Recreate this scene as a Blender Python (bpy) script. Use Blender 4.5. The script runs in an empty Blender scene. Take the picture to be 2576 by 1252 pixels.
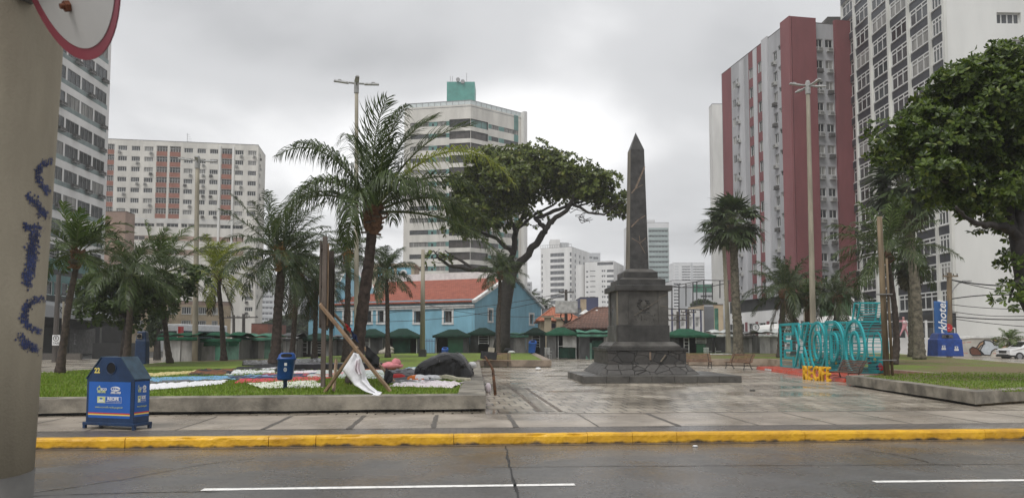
import bpy, bmesh, math, random
from mathutils import Vector, Matrix, noise
R=math.radians
sc=bpy.context.scene
# ---------------------------------------------------------------- camera
W,FPX,HOR,CZ=2576.0,1860.0,855.0,1.7
PIT=R(3.5); FN=FPX/W
SH=(HOR-626.0)/W-FN*math.tan(PIT)
cd=bpy.data.cameras.new('camera'); cam=bpy.data.objects.new('camera',cd); sc.collection.objects.link(cam); sc.camera=cam
cd.sensor_width=36; cd.lens=36*FN; cd.shift_y=SH; cam.location=(0,0,CZ); cam.rotation_euler=(R(90)+PIT,0,0)
cd.clip_start=.05; cd.clip_end=6000
cd.dof.use_dof=True; cd.dof.focus_distance=26; cd.dof.aperture_fstop=9.0
# ---------------------------------------------------------------- world, sun, exposure
SUN_EL,SUN_AZ=R(58),R(215)
wd=bpy.data.worlds.new('World'); sc.world=wd; wd.use_nodes=True
def build_world():
    nt=wd.node_tree; N=nt.nodes; L=nt.links; N.clear()
    def nd(t,**k):
        n=N.new(t)
        for a,b in k.items(): setattr(n,a,b)
        return n
    def mth(op,a,b=None,clamp=False):
        n=nd('ShaderNodeMath',operation=op,use_clamp=clamp)
        for i,x in enumerate((a,b)):
            if x is None: continue
            if isinstance(x,(int,float)): n.inputs[i].default_value=x
            else: L.new(x,n.inputs[i])
        return n.outputs[0]
    out=nd('ShaderNodeOutputWorld'); bg=nd('ShaderNodeBackground'); bg.inputs['Strength'].default_value=.1
    sky=nd('ShaderNodeTexSky',sky_type='NISHITA'); sky.sun_disc=False; sky.sun_elevation=SUN_EL; sky.sun_rotation=SUN_AZ; sky.dust_density=4
    tc=nd('ShaderNodeTexCoord'); sp=nd('ShaderNodeSeparateXYZ'); L.new(tc.outputs['Generated'],sp.inputs[0])
    z=mth('MAXIMUM',sp.outputs[2],0.0)
    q=mth('ADD',z,.16)
    cx=mth('DIVIDE',sp.outputs[0],q); cy=mth('DIVIDE',sp.outputs[1],q)
    cb=nd('ShaderNodeCombineXYZ'); L.new(cx,cb.inputs[0]); L.new(cy,cb.inputs[1])
    n1=nd('ShaderNodeTexNoise'); n1.inputs['Scale'].default_value=.75; n1.inputs['Detail'].default_value=6; n1.inputs['Roughness'].default_value=.5; n1.inputs['Distortion'].default_value=.3
    L.new(cb.outputs[0],n1.inputs['Vector'])
    # broad light and dark banks of the cloud deck, by direction
    def blob(az,el,wa,we,amp):
        a=nd('ShaderNodeMath',operation='ARCTAN2'); L.new(sp.outputs[0],a.inputs[0]); L.new(sp.outputs[1],a.inputs[1])
        da=mth('DIVIDE',mth('SUBTRACT',a.outputs[0],R(az)),R(wa))
        de=mth('DIVIDE',mth('SUBTRACT',mth('ARCSINE',sp.outputs[2]),R(el)),R(we))
        s=mth('ADD',mth('MULTIPLY',da,da),mth('MULTIPLY',de,de))
        return mth('MULTIPLY',mth('EXPONENT',mth('MULTIPLY',s,-1.0)) if False else mth('POWER',2.71828,mth('MULTIPLY',s,-1.0)),amp)
    v=mth('MULTIPLY',mth('SUBTRACT',n1.outputs[0],.5),1.45)
    for b in ((-18,14,18,5,.22),(3,15,11,6,.26),(0,29,40,6,-.16),(17,20,10,4,-.22),(12,8,9,4.5,-.2),(-9,20.5,16,3.0,-.3),(-28,23,12,3,-.15),(26,16,9,8,.12),(-5,10,10,6,.12)):
        v=mth('ADD',v,blob(*b))
    v=mth('ADD',v,.62)
    cr=nd('ShaderNodeValToRGB'); cr.color_ramp.interpolation='EASE'
    e=cr.color_ramp.elements; e[0].position=.2; e[0].color=(.33,.335,.345,1); e[1].position=.9; e[1].color=(.76,.76,.765,1)
    m=cr.color_ramp.elements.new(.55); m.color=(.48,.485,.495,1)
    L.new(v,cr.inputs[0])
    sc10=nd('ShaderNodeVectorMath',operation='SCALE'); L.new(cr.outputs[0],sc10.inputs[0]); sc10.inputs['Scale'].default_value=10
    mx=nd('ShaderNodeMix',data_type='RGBA'); mx.inputs[0].default_value=.97
    L.new(sky.outputs[0],mx.inputs[6]); L.new(sc10.outputs[0],mx.inputs[7]); L.new(mx.outputs[2],bg.inputs[0]); L.new(bg.outputs[0],out.inputs[0])
build_world()
sd=bpy.data.lights.new('sun','SUN'); sd.energy=1.3; sd.angle=R(25); sd.color=(1,.985,.965)
so=bpy.data.objects.new('sun',sd); sc.collection.objects.link(so)
# sun behind the camera's left shoulder, high, diffused by cloud
so.rotation_euler=(R(90)-SUN_EL,0,-SUN_AZ+math.pi); so.location=(0,0,80)
vs=sc.view_settings; vs.view_transform='Standard'; vs.look='None'; vs.exposure=.58; vs.gamma=1
sc.cycles.use_denoising=True; sc.cycles.max_bounces=6; sc.cycles.transparent_max_bounces=8
sc.cycles.use_adaptive_sampling=True; sc.cycles.caustics_reflective=False; sc.cycles.caustics_refractive=False
# ---------------------------------------------------------------- pixel helpers (photo pixel -> point of the place)
def _ray(u,v):
    x=(u-1288)/W; y=(626-v)/W+SH
    return Vector((x, FN*math.cos(PIT)-y*math.sin(PIT), FN*math.sin(PIT)+y*math.cos(PIT)))
def P(u,v,Y):
    d=_ray(u,v); return Vector((0,0,CZ))+d*(Y/d.y)
def G(u,v,z=0.0):
    d=_ray(u,v); return Vector((0,0,CZ))+d*((z-CZ)/d.z)
def Zat(v,Y): return P(1288,v,Y).z
def s_at(A,B,u,v=600):
    d=_ray(u,v); A=Vector(A);B=Vector(B);e=(B-A)
    k=(A.x*d.y-A.y*d.x)/(e.y*d.x-e.x*d.y)
    return k*e.length
# ---------------------------------------------------------------- materials
M={}
def mat(name,col,rough=.7,var=.15,scale=3.0,bump=0.0,bscale=30.0,col2=None,spec=.4,metal=0.0,detail=5,lo=.35,hi=.65,streak=0,rvar=.0,island=0.0):
    m=bpy.data.materials.new(name); m.use_nodes=True; nt=m.node_tree; N=nt.nodes; L=nt.links; b=N['Principled BSDF']
    tc=N.new('ShaderNodeTexCoord'); mp=N.new('ShaderNodeMapping'); L.new(tc.outputs['Object'],mp.inputs[0])
    if streak: mp.inputs['Scale'].default_value=(1,1,1.0/streak)
    n=N.new('ShaderNodeTexNoise'); n.inputs['Scale'].default_value=scale; n.inputs['Detail'].default_value=detail; n.inputs['Roughness'].default_value=.6
    L.new(mp.outputs[0],n.inputs['Vector'])
    r=N.new('ShaderNodeValToRGB'); e=r.color_ramp.elements; e[0].position=lo; e[1].position=hi
    c1=[max(0,c*(1-var)) for c in col]; c2=[min(1,c*(1+var)) for c in col] if col2 is None else col2
    e[0].color=(*c1,1); e[1].color=(*c2,1); L.new(n.outputs[0],r.inputs[0]); src=r.outputs[0]
    if island:
        g=N.new('ShaderNodeNewGeometry'); h=N.new('ShaderNodeHueSaturation'); mr=N.new('ShaderNodeMapRange')
        mr.inputs[3].default_value=1-island; mr.inputs[4].default_value=1+island
        L.new(g.outputs['Random Per Island'],mr.inputs[0]); L.new(mr.outputs[0],h.inputs['Value']); L.new(src,h.inputs['Color']); src=h.outputs[0]
    L.new(src,b.inputs['Base Color']); b.inputs['Roughness'].default_value=rough; b.inputs['Metallic'].default_value=metal
    b.inputs['Specular IOR Level'].default_value=spec
    if rvar:
        mr=N.new('ShaderNodeMapRange'); mr.inputs[1].default_value=.35; mr.inputs[2].default_value=.65; mr.inputs[3].default_value=max(.02,rough-rvar); mr.inputs[4].default_value=rough+rvar
        n3=N.new('ShaderNodeTexNoise'); n3.inputs['Scale'].default_value=scale*.6; n3.inputs['Detail'].default_value=4; L.new(tc.outputs['Object'],n3.inputs['Vector'])
        L.new(n3.outputs[0],mr.inputs[0]); L.new(mr.outputs[0],b.inputs['Roughness'])
    if bump:
        n2=N.new('ShaderNodeTexNoise'); n2.inputs['Scale'].default_value=bscale; n2.inputs['Detail'].default_value=4; L.new(tc.outputs['Object'],n2.inputs['Vector'])
        bp=N.new('ShaderNodeBump'); bp.inputs['Strength'].default_value=bump; bp.inputs['Distance'].default_value=.03; L.new(n2.outputs[0],bp.inputs['Height']); L.new(bp.outputs[0],b.inputs['Normal'])
    M[name]=m; return m
def leafmat(name,c1,c2,rough=.35,tr=.25,c3=None):
    m=bpy.data.materials.new(name); m.use_nodes=True; nt=m.node_tree; N=nt.nodes; L=nt.links; b=N['Principled BSDF']; o=N['Material Output']
    g=N.new('ShaderNodeNewGeometry'); r=N.new('ShaderNodeValToRGB'); e=r.color_ramp.elements
    e[0].color=(*c1,1); e[1].color=(*c2,1)
    if c3: x=r.color_ramp.elements.new(.9); x.color=(*c2,1); e=r.color_ramp.elements; e[-1].color=(*c3,1)
    L.new(g.outputs['Random Per Island'],r.inputs[0]); L.new(r.outputs[0],b.inputs['Base Color']); b.inputs['Roughness'].default_value=rough; b.inputs['Specular IOR Level'].default_value=.35
    t=N.new('ShaderNodeBsdfTranslucent'); h=N.new('ShaderNodeHueSaturation'); h.inputs['Value'].default_value=1.3; h.inputs['Saturation'].default_value=1.1
    L.new(r.outputs[0],h.inputs['Color']); L.new(h.outputs[0],t.inputs[0])
    mx=N.new('ShaderNodeMixShader'); mx.inputs[0].default_value=tr; L.new(b.outputs[0],mx.inputs[1]); L.new(t.outputs[0],mx.inputs[2]); L.new(mx.outputs[0],o.inputs[0])
    M[name]=m; return m
# ---------------------------------------------------------------- mesh builder
def link(o): sc.collection.objects.link(o)
def wloc(o):
    v=Vector(o.location); p=o.parent
    while p: v=Matrix.Rotation(p.rotation_euler.z,3,'Z')@v+Vector(p.location); p=p.parent
    return v
class MB:
    def __init__(s): s.v=[];s.f=[];s.m=[]
    def add(s,vs,fs,m):
        o=len(s.v); s.v.extend([tuple(x) for x in vs]); s.f.extend([tuple(i+o for i in f) for f in fs]); s.m.extend([m]*len(fs))
    def quad(s,a,b,c,d,m): s.add((a,b,c,d),((0,1,2,3),),m)
    def tri(s,a,b,c,m): s.add((a,b,c),((0,1,2),),m)
    def box(s,c,d,m,rz=0.0,mt=None,tx=1.0,ty=1.0):
        hx,hy,hz=d[0]/2,d[1]/2,d[2]/2; pts=[]
        for z in (-hz,hz):
            kx,ky=(tx,ty) if z>0 else (1,1)
            for x,y in ((-hx,-hy),(hx,-hy),(hx,hy),(-hx,hy)): pts.append(Vector((x*kx,y*ky,z)))
        if mt is None: mt=Matrix.Rotation(rz,3,'Z')
        pts=[mt@p+Vector(c) for p in pts]
        s.add(pts,((3,2,1,0),(4,5,6,7),(0,1,5,4),(1,2,6,5),(2,3,7,6),(3,0,4,7)),m)
    def beam(s,a,b,w,h,m,up=(0,0,1)):
        a=Vector(a);b=Vector(b);y=(b-a);L=y.length;y.normalize(); x=y.cross(Vector(up))
        if x.length<1e-4: x=Vector((1,0,0))
        x.normalize(); z=x.cross(y); mt=Matrix((x,y,z)).transposed(); s.box((a+b)/2,(w,L,h),m,mt=mt)
    def tube(s,pts,rad,m,n=8,cap=True,jit=0,rng=random):
        pts=[Vector(p) for p in pts]; k=len(pts)
        if not isinstance(rad,(list,tuple)): rad=[rad]*k
        vs=[];up=None
        for i,p in enumerate(pts):
            t=(pts[min(i+1,k-1)]-pts[max(i-1,0)]).normalized()
            if up is None: up=Vector((0,0,1)) if abs(t.z)<.9 else Vector((1,0,0))
            x=up.cross(t).normalized(); y=t.cross(x).normalized(); up=y
            for j in range(n):
                a=2*math.pi*j/n; r=rad[i]*(1+(rng.uniform(-jit,jit) if jit else 0)); vs.append(p+x*(r*math.cos(a))+y*(r*math.sin(a)))
        fs=[]
        for i in range(k-1):
            for j in range(n): fs.append((i*n+j,i*n+(j+1)%n,(i+1)*n+(j+1)%n,(i+1)*n+j))
        if cap: fs.append(tuple(range(n-1,-1,-1))); fs.append(tuple((k-1)*n+j for j in range(n)))
        s.add(vs,fs,m)
    def prism(s,poly,z0,z1,m,mtop=None,taper=None):
        n=len(poly); b=[Vector((p[0],p[1],z0)) for p in poly]
        tp=taper or poly; t=[Vector((p[0],p[1],z1)) for p in tp]
        s.add(b+t,[(i,(i+1)%n,n+(i+1)%n,n+i) for i in range(n)]+[tuple(range(n-1,-1,-1))],m); s.add(t,[tuple(range(n))],mtop or m)
    def lathe(s,c,prof,m,n=16,sx=1,sy=1,rz=0):
        vs=[];c=Vector(c)
        for r,z in prof:
            for j in range(n):
                a=2*math.pi*j/n+rz; vs.append(c+Vector((r*math.cos(a)*sx,r*math.sin(a)*sy,z)))
        k=len(prof); fs=[(i*n+j,i*n+(j+1)%n,(i+1)*n+(j+1)%n,(i+1)*n+j) for i in range(k-1) for j in range(n)]
        fs.append(tuple(range(n-1,-1,-1))); fs.append(tuple((k-1)*n+j for j in range(n))); s.add(vs,fs,m)
    def grid(s,fn,nu,nv,m):
        vs=[fn(i/nu,j/nv) for j in range(nv+1) for i in range(nu+1)]
        s.add(vs,[(j*(nu+1)+i,j*(nu+1)+i+1,(j+1)*(nu+1)+i+1,(j+1)*(nu+1)+i) for j in range(nv) for i in range(nu)],m)
    def sphere(s,c,r,m,nu=12,nv=8,f=None):
        c=Vector(c); r=Vector(r) if not isinstance(r,(int,float)) else Vector((r,r,r)); vs=[]
        for j in range(nv+1):
            ph=math.pi*j/nv-math.pi/2
            for i in range(nu):
                a=2*math.pi*i/nu; d=Vector((math.cos(a)*math.cos(ph),math.sin(a)*math.cos(ph),math.sin(ph))); k=f(d) if f else 1
                vs.append(c+Vector((d.x*r.x,d.y*r.y,d.z*r.z))*k)
        s.add(vs,[(j*nu+i,j*nu+(i+1)%nu,(j+1)*nu+(i+1)%nu,(j+1)*nu+i) for j in range(nv) for i in range(nu)],m)
    def build(s,name,parent=None,local=False,smooth=False,loc=None,bevel=0):
        me=bpy.data.meshes.new(name)
        if local: off=Vector((0,0,0))
        elif parent: off=wloc(parent)
        else:
            xs=[p[0] for p in s.v]; ys=[p[1] for p in s.v]; off=Vector(((min(xs)+max(xs))/2,(min(ys)+max(ys))/2,min(p[2] for p in s.v)))
            if loc is not None: off=Vector(loc)
        me.from_pydata([(p[0]-off.x,p[1]-off.y,p[2]-off.z) for p in s.v],[],s.f)
        names=list(dict.fromkeys(s.m)); ix={n:i for i,n in enumerate(names)}
        for n in names: me.materials.append(M[n])
        me.polygons.foreach_set('material_index',[ix[n] for n in s.m])
        if smooth: me.polygons.foreach_set('use_smooth',[True]*len(me.polygons))
        me.update()
        o=bpy.data.objects.new(name,me); link(o)
        if parent: o.parent=parent
        elif not local: o.location=off
        if bevel:
            md=o.modifiers.new('bevel','BEVEL'); md.width=bevel; md.segments=2; md.limit_method='ANGLE'
        return o
def tag(o,label=None,cat=None,group=None,kind=None):
    if label: o['label']=label
    if cat: o['category']=cat
    if group: o['group']=group
    if kind: o['kind']=kind
    return o
def thing(name,label,cat,loc=(0,0,0),group=None,rz=0.0):
    o=bpy.data.objects.new(name,None); link(o); o.empty_display_size=.2; o.location=loc; o.rotation_euler=(0,0,rz)
    return tag(o,label,cat,group)
def struct(mb,name,**k): return tag(mb.build(name,**k),kind='structure')
def copy_tree(o,parent=None):
    c=o.copy(); link(c)
    if parent: c.parent=parent
    for ch in list(o.children): copy_tree(ch,c)
    return c
def text_mesh(txt,size,m,name,parent,mw,ext=.002,align='CENTER',shear=0,wide=1.0,bold=0.0):
    cu=bpy.data.curves.new(name,'FONT'); cu.body=txt; cu.size=size; cu.extrude=ext; cu.align_x=align; cu.align_y='CENTER'; cu.shear=shear; cu.offset=bold; cu.resolution_u=3
    t=bpy.data.objects.new(name,cu); link(t); dg=bpy.context.evaluated_depsgraph_get(); me=bpy.data.meshes.new_from_object(t.evaluated_get(dg))
    bpy.data.objects.remove(t); off=wloc(parent) if parent else Vector((0,0,0))
    mm=mw@Matrix.Diagonal((wide,1,1,1)); me.transform(mm); me.transform(Matrix.Translation(-off)); me.materials.clear(); me.materials.append(M[m])
    o=bpy.data.objects.new(name,me); link(o); o.parent=parent; return o
def plane_mw(o,x,z):
    x=Vector(x).normalized(); z=Vector(z).normalized(); y=z.cross(x).normalized(); x=y.cross(z)
    mt=Matrix((x,y,z)).transposed().to_4x4(); mt.translation=Vector(o); return mt
# ---------------------------------------------------------------- material list
def asphalt_mat():
    m=bpy.data.materials.new('asphalt'); m.use_nodes=True; nt=m.node_tree; N=nt.nodes; L=nt.links; b=N['Principled BSDF']; g=N.new('ShaderNodeNewGeometry')
    def noi(s,d,r=.6):
        n=N.new('ShaderNodeTexNoise'); n.inputs['Scale'].default_value=s; n.inputs['Detail'].default_value=d; n.inputs['Roughness'].default_value=r; L.new(g.outputs['Position'],n.inputs['Vector']); return n.outputs[0]
    def mr(x,a,c,lo,hi):
        q=N.new('ShaderNodeMapRange'); q.inputs[1].default_value=a; q.inputs[2].default_value=c; q.inputs[3].default_value=lo; q.inputs[4].default_value=hi; L.new(x,q.inputs[0]); return q.outputs[0]
    def mth(op,a,c):
        q=N.new('ShaderNodeMath'); q.operation=op
        for i,x in enumerate((a,c)):
            if isinstance(x,(int,float)): q.inputs[i].default_value=x
            else: L.new(x,q.inputs[i])
        return q.outputs[0]
    big=noi(.5,9,.68); fine=noi(22,4,.7); v=mth('MULTIPLY',mr(big,.3,.7,.70,1.35),mr(fine,.3,.7,.62,1.4)); v=mth('ADD',v,mr(noi(34,2),.64,.74,0,1.1))
    sp=N.new('ShaderNodeSeparateXYZ'); L.new(g.outputs['Position'],sp.inputs[0])
    t=mth('SUBTRACT',sp.outputs[1],mth('MULTIPLY',sp.outputs[0],.075)); mud=mth('ADD',t,mr(noi(1.1,6),.3,.7,-.8,.5)); mk=mr(mud,10.6,12.1,0,.85)
    mx=N.new('ShaderNodeMixRGB'); L.new(mk,mx.inputs[0]); mx.inputs[1].default_value=(.096,.094,.092,1); mx.inputs[2].default_value=(.115,.098,.083,1)
    h=N.new('ShaderNodeHueSaturation'); L.new(v,h.inputs['Value']); L.new(mx.outputs[0],h.inputs['Color']); L.new(h.outputs[0],b.inputs['Base Color'])
    L.new(mr(noi(.8,6),.35,.65,.14,.42),b.inputs['Roughness']); b.inputs['Specular IOR Level'].default_value=.55
    bp=N.new('ShaderNodeBump'); bp.inputs['Strength'].default_value=.35; bp.inputs['Distance'].default_value=.02; L.new(fine,bp.inputs['Height']); L.new(bp.outputs[0],b.inputs['Normal']); M['asphalt']=m
asphalt_mat()
mat('far_asphalt',(.075,.073,.07),rough=.45,var=.2,scale=.3,rvar=.1)
mat('crack',(.02,.019,.018),rough=.5,var=.3,scale=8)
mat('road_paint',(.72,.71,.68),rough=.45,var=.25,scale=9,lo=.3,hi=.5)
mat('kerb_joint',(.12,.08,.03),rough=.8)
mat('concrete_wall',(.215,.195,.16),rough=.6,var=.5,scale=1.8,bump=.35,bscale=25,rvar=.15,detail=8)
mat('concrete_warm',(.27,.215,.165),rough=.6,var=.3,scale=2.0,bump=.3,bscale=20,rvar=.12,detail=8)
mat('slab',(.33,.285,.235),rough=.30,var=.28,scale=.9,bump=.12,bscale=30,rvar=.14,detail=7,spec=.5)
mat('slab_joint',(.11,.098,.085),rough=.5,var=.3,scale=20,bump=.5,bscale=60)
mat('dirt_strip',(.13,.10,.075),rough=.4,var=.35,scale=5,bump=.4,bscale=40,rvar=.12)
mat('stone',(.088,.083,.075),rough=.42,var=.55,scale=1.6,bump=.35,bscale=18,rvar=.15,detail=9,lo=.3,hi=.72)
mat('stone_dark',(.048,.046,.043),rough=.4,var=.5,scale=1.5,bump=.4,bscale=16,rvar=.12,detail=9)
mat('stone_light',(.17,.145,.11),rough=.5,var=.4,scale=2,bump=.3,bscale=18,streak=4)
mat('stone_vein',(.21,.155,.115),rough=.5,var=.3,scale=8)
mat('stone_shaft',(.052,.050,.048),rough=.4,var=.5,scale=3.5,bump=.25,bscale=22,rvar=.14,detail=10,lo=.3,hi=.7)
mat('pole_concrete',(.37,.325,.245),rough=.85,var=.17,scale=6,bump=.10,bscale=140,streak=4,detail=14)
mat('pole_band',(.15,.145,.135),rough=.8,var=.2,scale=8)
mat('spray_blue',(.045,.06,.15),rough=.7,var=.4,scale=30)
mat('sign_white',(.60,.585,.56),rough=.35,var=.06,scale=3)
mat('sign_red',(.33,.06,.09),rough=.35,var=.12,scale=4)
mat('rust',(.14,.05,.025),rough=.8,var=.5,scale=20)
mat('rust_metal',(.09,.06,.045),rough=.6,var=.5,scale=12,col2=(.2,.09,.04))
mat('metal_grey',(.3,.3,.3),rough=.45,var=.15,metal=.4)
mat('lamp_grey',(.34,.34,.33),rough=.5,var=.25,scale=8)
mat('lamp_lens',(.5,.5,.48),rough=.2,var=.1)
mat('lamp_pole',(.30,.27,.21),rough=.75,var=.3,scale=2.5,streak=6,detail=8)
mat('lamp_pole_light',(.33,.30,.235),rough=.75,var=.25,scale=2,streak=6,detail=8)
mat('util_pole',(.085,.075,.068),rough=.8,var=.3,scale=3,streak=4)
mat('wood_pole',(.17,.125,.075),rough=.65,var=.45,scale=5,streak=8,bump=.3,bscale=30)
mat('wood_beam',(.30,.20,.125),rough=.6,var=.35,scale=6,streak=3,bump=.3,bscale=30)
mat('wood_old',(.11,.088,.072),rough=.7,var=.4,scale=6,streak=7,bump=.3,bscale=30)
mat('wood_dark',(.05,.038,.03),rough=.7,var=.4,scale=6,streak=7)
mat('bench_slat',(.16,.083,.045),rough=.35,var=.35,scale=8,bump=.1,rvar=.1)
mat('bench_slat_dark',(.095,.052,.035),rough=.35,var=.35,scale=8,bump=.1,rvar=.1)
mat('bench_iron',(.02,.018,.017),rough=.5)
mat('bin_navy',(.010,.032,.085),rough=.35,var=.25,scale=4,bump=.05,bscale=30)
mat('bin_lid',(.03,.06,.09),rough=.3,var=.3,scale=6)
mat('bin_black',(.004,.004,.005),rough=.8)
mat('poster_blue',(.018,.11,.42),rough=.3,var=.08,scale=2)
mat('poster_blue_side',(.018,.10,.36),rough=.3,var=.08,scale=2)
mat('txt_white',(.75,.75,.75),rough=.4,var=.03)
mat('txt_yellow',(.75,.62,.14),rough=.4,var=.08)
mat('txt_lime',(.55,.6,.25),rough=.4,var=.08)
mat('txt_black',(.02,.02,.02),rough=.5)
mat('stripe_red',(.55,.03,.03),rough=.35,var=.05)
mat('stripe_yellow',(.75,.6,.15),rough=.35,var=.05)
mat('bin_blue',(.012,.062,.24),rough=.32,var=.2,scale=6,bump=.03)
mat('bin_bright',(.03,.13,.50),rough=.35,var=.1,scale=4)
mat('igloo_blue',(.012,.055,.27),rough=.4,var=.25,scale=3,bump=.05)
mat('trunk_palm',(.062,.045,.037),rough=.8,var=.5,scale=7,bump=.5,bscale=20)
mat('trunk_grey',(.12,.105,.085),rough=.8,var=.45,scale=5,bump=.5,bscale=20)
mat('trunk_fan',(.13,.115,.085),rough=.8,var=.55,scale=5,bump=.5,bscale=18,detail=8)
mat('husk',(.16,.085,.05),rough=.8,var=.5,scale=12,bump=.4)
mat('husk_gold',(.30,.17,.06),rough=.8,var=.4,scale=12)
mat('bark',(.033,.028,.025),rough=.75,var=.45,scale=4,bump=.7,bscale=9,detail=8)
leafmat('palm_leaf',(.026,.042,.012),(.075,.11,.03),rough=.38,tr=.3)
leafmat('palm_leaf_young',(.055,.10,.02),(.12,.17,.035),rough=.38,tr=.35)
leafmat('palm_leaf_yellow',(.10,.135,.02),(.30,.33,.05),rough=.38,tr=.35)
leafmat('palm_leaf_grey',(.026,.042,.016),(.07,.098,.036),rough=.4,tr=.25)
leafmat('palm_leaf_dead',(.05,.048,.025),(.11,.10,.05),rough=.6,tr=.2)
mat('rachis',(.085,.105,.03),rough=.5,var=.2)
mat('rachis_yellow',(.22,.24,.05),rough=.5,var=.2)
leafmat('almond_leaf',(.026,.04,.010),(.16,.20,.04),rough=.35,tr=.28,c3=(.17,.16,.04))
leafmat('almond_leaf_near',(.026,.048,.010),(.125,.18,.03),rough=.32,tr=.3,c3=(.19,.22,.05))
leafmat('almond_leaf_dark',(.030,.048,.016),(.085,.125,.035),rough=.38,tr=.25)
leafmat('bush_leaf',(.03,.045,.02),(.06,.085,.04),rough=.6,tr=.2)
leafmat('grass_blade',(.11,.18,.02),(.22,.31,.045),rough=.6,tr=.3,c3=(.25,.22,.08))
mat('tarp_black',(.013,.013,.014),rough=.32,var=.3,scale=5,bump=.6,bscale=6,rvar=.1)
mat('tarp_grey',(.23,.225,.21),rough=.5,var=.35,scale=2.2,streak=3,bump=.3,bscale=5,detail=7)
mat('tarp_grey_dark',(.125,.125,.12),rough=.45,var=.4,scale=2.2,streak=3,bump=.3,bscale=5,detail=7)
mat('tarp_grey_light',(.33,.325,.31),rough=.5,var=.3,scale=2.2,streak=3,bump=.3,bscale=5,detail=7)
mat('tarp_black_old',(.035,.036,.036),rough=.45,var=.5,scale=2.2,streak=3,bump=.3,bscale=5)
mat('tarp_green',(.017,.08,.044),spec=.15,rough=.8,var=.35,scale=2.5,bump=.2,bscale=6,detail=7)
mat('tarp_green_dark',(.011,.035,.024),spec=.15,rough=.8,var=.35,scale=2.5,bump=.2,bscale=6,detail=7)
mat('tarp_green_pale',(.075,.19,.135),spec=.15,rough=.8,var=.4,scale=1.6,bump=.2,bscale=6,detail=8)
mat('tarp_green_grey',(.09,.17,.13),spec=.15,rough=.8,var=.35,scale=2.5,streak=3,bump=.2,bscale=6)
mat('tarp_white',(.5,.52,.5),rough=.4,var=.3,scale=2.5,bump=.2,bscale=6)
mat('stall_green',(.012,.065,.03),rough=.45,var=.2,scale=3)
mat('stall_frame',(.42,.43,.42),rough=.5,var=.25,scale=5)
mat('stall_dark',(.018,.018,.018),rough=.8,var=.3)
mat('cloth_white',(.74,.74,.76),rough=.85,var=.1,scale=10,bump=.3,bscale=14)
mat('cloth_cream',(.66,.68,.58),rough=.85,var=.1,scale=8,bump=.3,bscale=14)
mat('cloth_red',(.55,.06,.085),rough=.85,var=.15,scale=5,bump=.3,bscale=14)
mat('cloth_pink',(.55,.20,.22),rough=.85,var=.15,scale=6,bump=.3,bscale=12)
mat('cloth_palepink',(.66,.56,.60),rough=.85,var=.1,scale=6,col2=(.75,.72,.74),bump=.3,bscale=12)
mat('cloth_blue',(.12,.30,.50),rough=.85,var=.2,scale=3,col2=(.2,.4,.6),bump=.3,bscale=12)
mat('cloth_navy',(.02,.035,.10),rough=.85,var=.3,scale=5,bump=.3,bscale=12)
mat('cloth_black',(.014,.014,.016),rough=.75,var=.4,scale=5,bump=.3,bscale=12)
mat('cloth_grey',(.10,.10,.11),rough=.8,var=.4,scale=5,bump=.3,bscale=12)
mat('cloth_palegrey',(.45,.49,.48),rough=.85,var=.2,scale=6,bump=.3,bscale=14)
mat('cloth_yellow',(.62,.46,.14),rough=.85,var=.3,scale=7,col2=(.7,.62,.35),bump=.3,bscale=12)
mat('cloth_brown',(.16,.065,.03),rough=.85,var=.5,scale=6,bump=.3,bscale=12)
mat('cloth_orange',(.6,.16,.03),rough=.85,var=.3,scale=7,bump=.3,bscale=12)
mat('cloth_redbright',(.45,.03,.03),rough=.8,var=.2,scale=5,bump=.2)
mat('foam_cream',(.62,.58,.45),rough=.8,var=.2,scale=6,bump=.2)
mat('cardboard',(.33,.29,.24),rough=.8,var=.2,scale=4)
mat('plastic_white',(.7,.7,.7),rough=.4,var=.1)
mat('sack_tan',(.33,.30,.25),rough=.7,var=.25,scale=4,bump=.3,bscale=6)
mat('turq',(.025,.36,.385),rough=.32,var=.15,scale=4)
mat('platform_red',(.50,.06,.025),rough=.3,var=.15,scale=2,rvar=.1)
mat('letter_yellow',(.72,.40,.02),rough=.4,var=.1,scale=3)
mat('letter_ochre',(.52,.30,.02),rough=.45,var=.1,scale=3)
mat('paint_yellow',(.65,.42,.05),rough=.5,var=.2)
mat('paint_red',(.4,.03,.04),rough=.5,var=.2)
# buildings
mat('wall_white',(.64,.63,.60),rough=.75,var=0.136,scale=.35,streak=5,detail=8)
mat('wall_white_bright',(.74,.73,.71),rough=.75,var=0.102,scale=.3,streak=5,detail=8)
mat('wall_cream',(.62,.595,.54),rough=.75,var=0.153,scale=.35,streak=5,detail=8)
mat('wall_greyband',(.22,.27,.265),rough=.6,var=.2,scale=1)
mat('wall_grey',(.36,.36,.37),rough=.75,var=0.170,scale=.4,streak=5,detail=8)
mat('wall_grey_light',(.46,.46,.47),rough=.75,var=0.136,scale=.4,streak=5)
mat('wall_red',(.19,.058,.062),rough=.7,var=.13,scale=.5,streak=4,detail=8)
mat('wall_red_light',(.225,.078,.082),rough=.7,var=.1,scale=.5,streak=4,detail=8)
mat('wall_hotel',(.66,.66,.635),rough=.8,var=0.102,scale=.15,streak=4,detail=9)
mat('wall_hotel_trim',(.64,.64,.60),rough=.75,var=0.170,scale=.6,streak=5)
mat('spandrel',(.030,.033,.042),rough=.35,var=.3,scale=1.5)
mat('stone_black',(.020,.020,.022),rough=.3,var=.3,scale=1.5)
mat('brick_orange',(.28,.115,.08),rough=.8,var=.2,scale=1.0)
mat('wall_pinkbrown',(.36,.255,.205),rough=.8,var=0.204,scale=.3,detail=8)
mat('wall_tan',(.46,.35,.235),rough=.85,var=.35,scale=.45,detail=9,col2=(.55,.44,.30),lo=.3,hi=.55)
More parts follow.
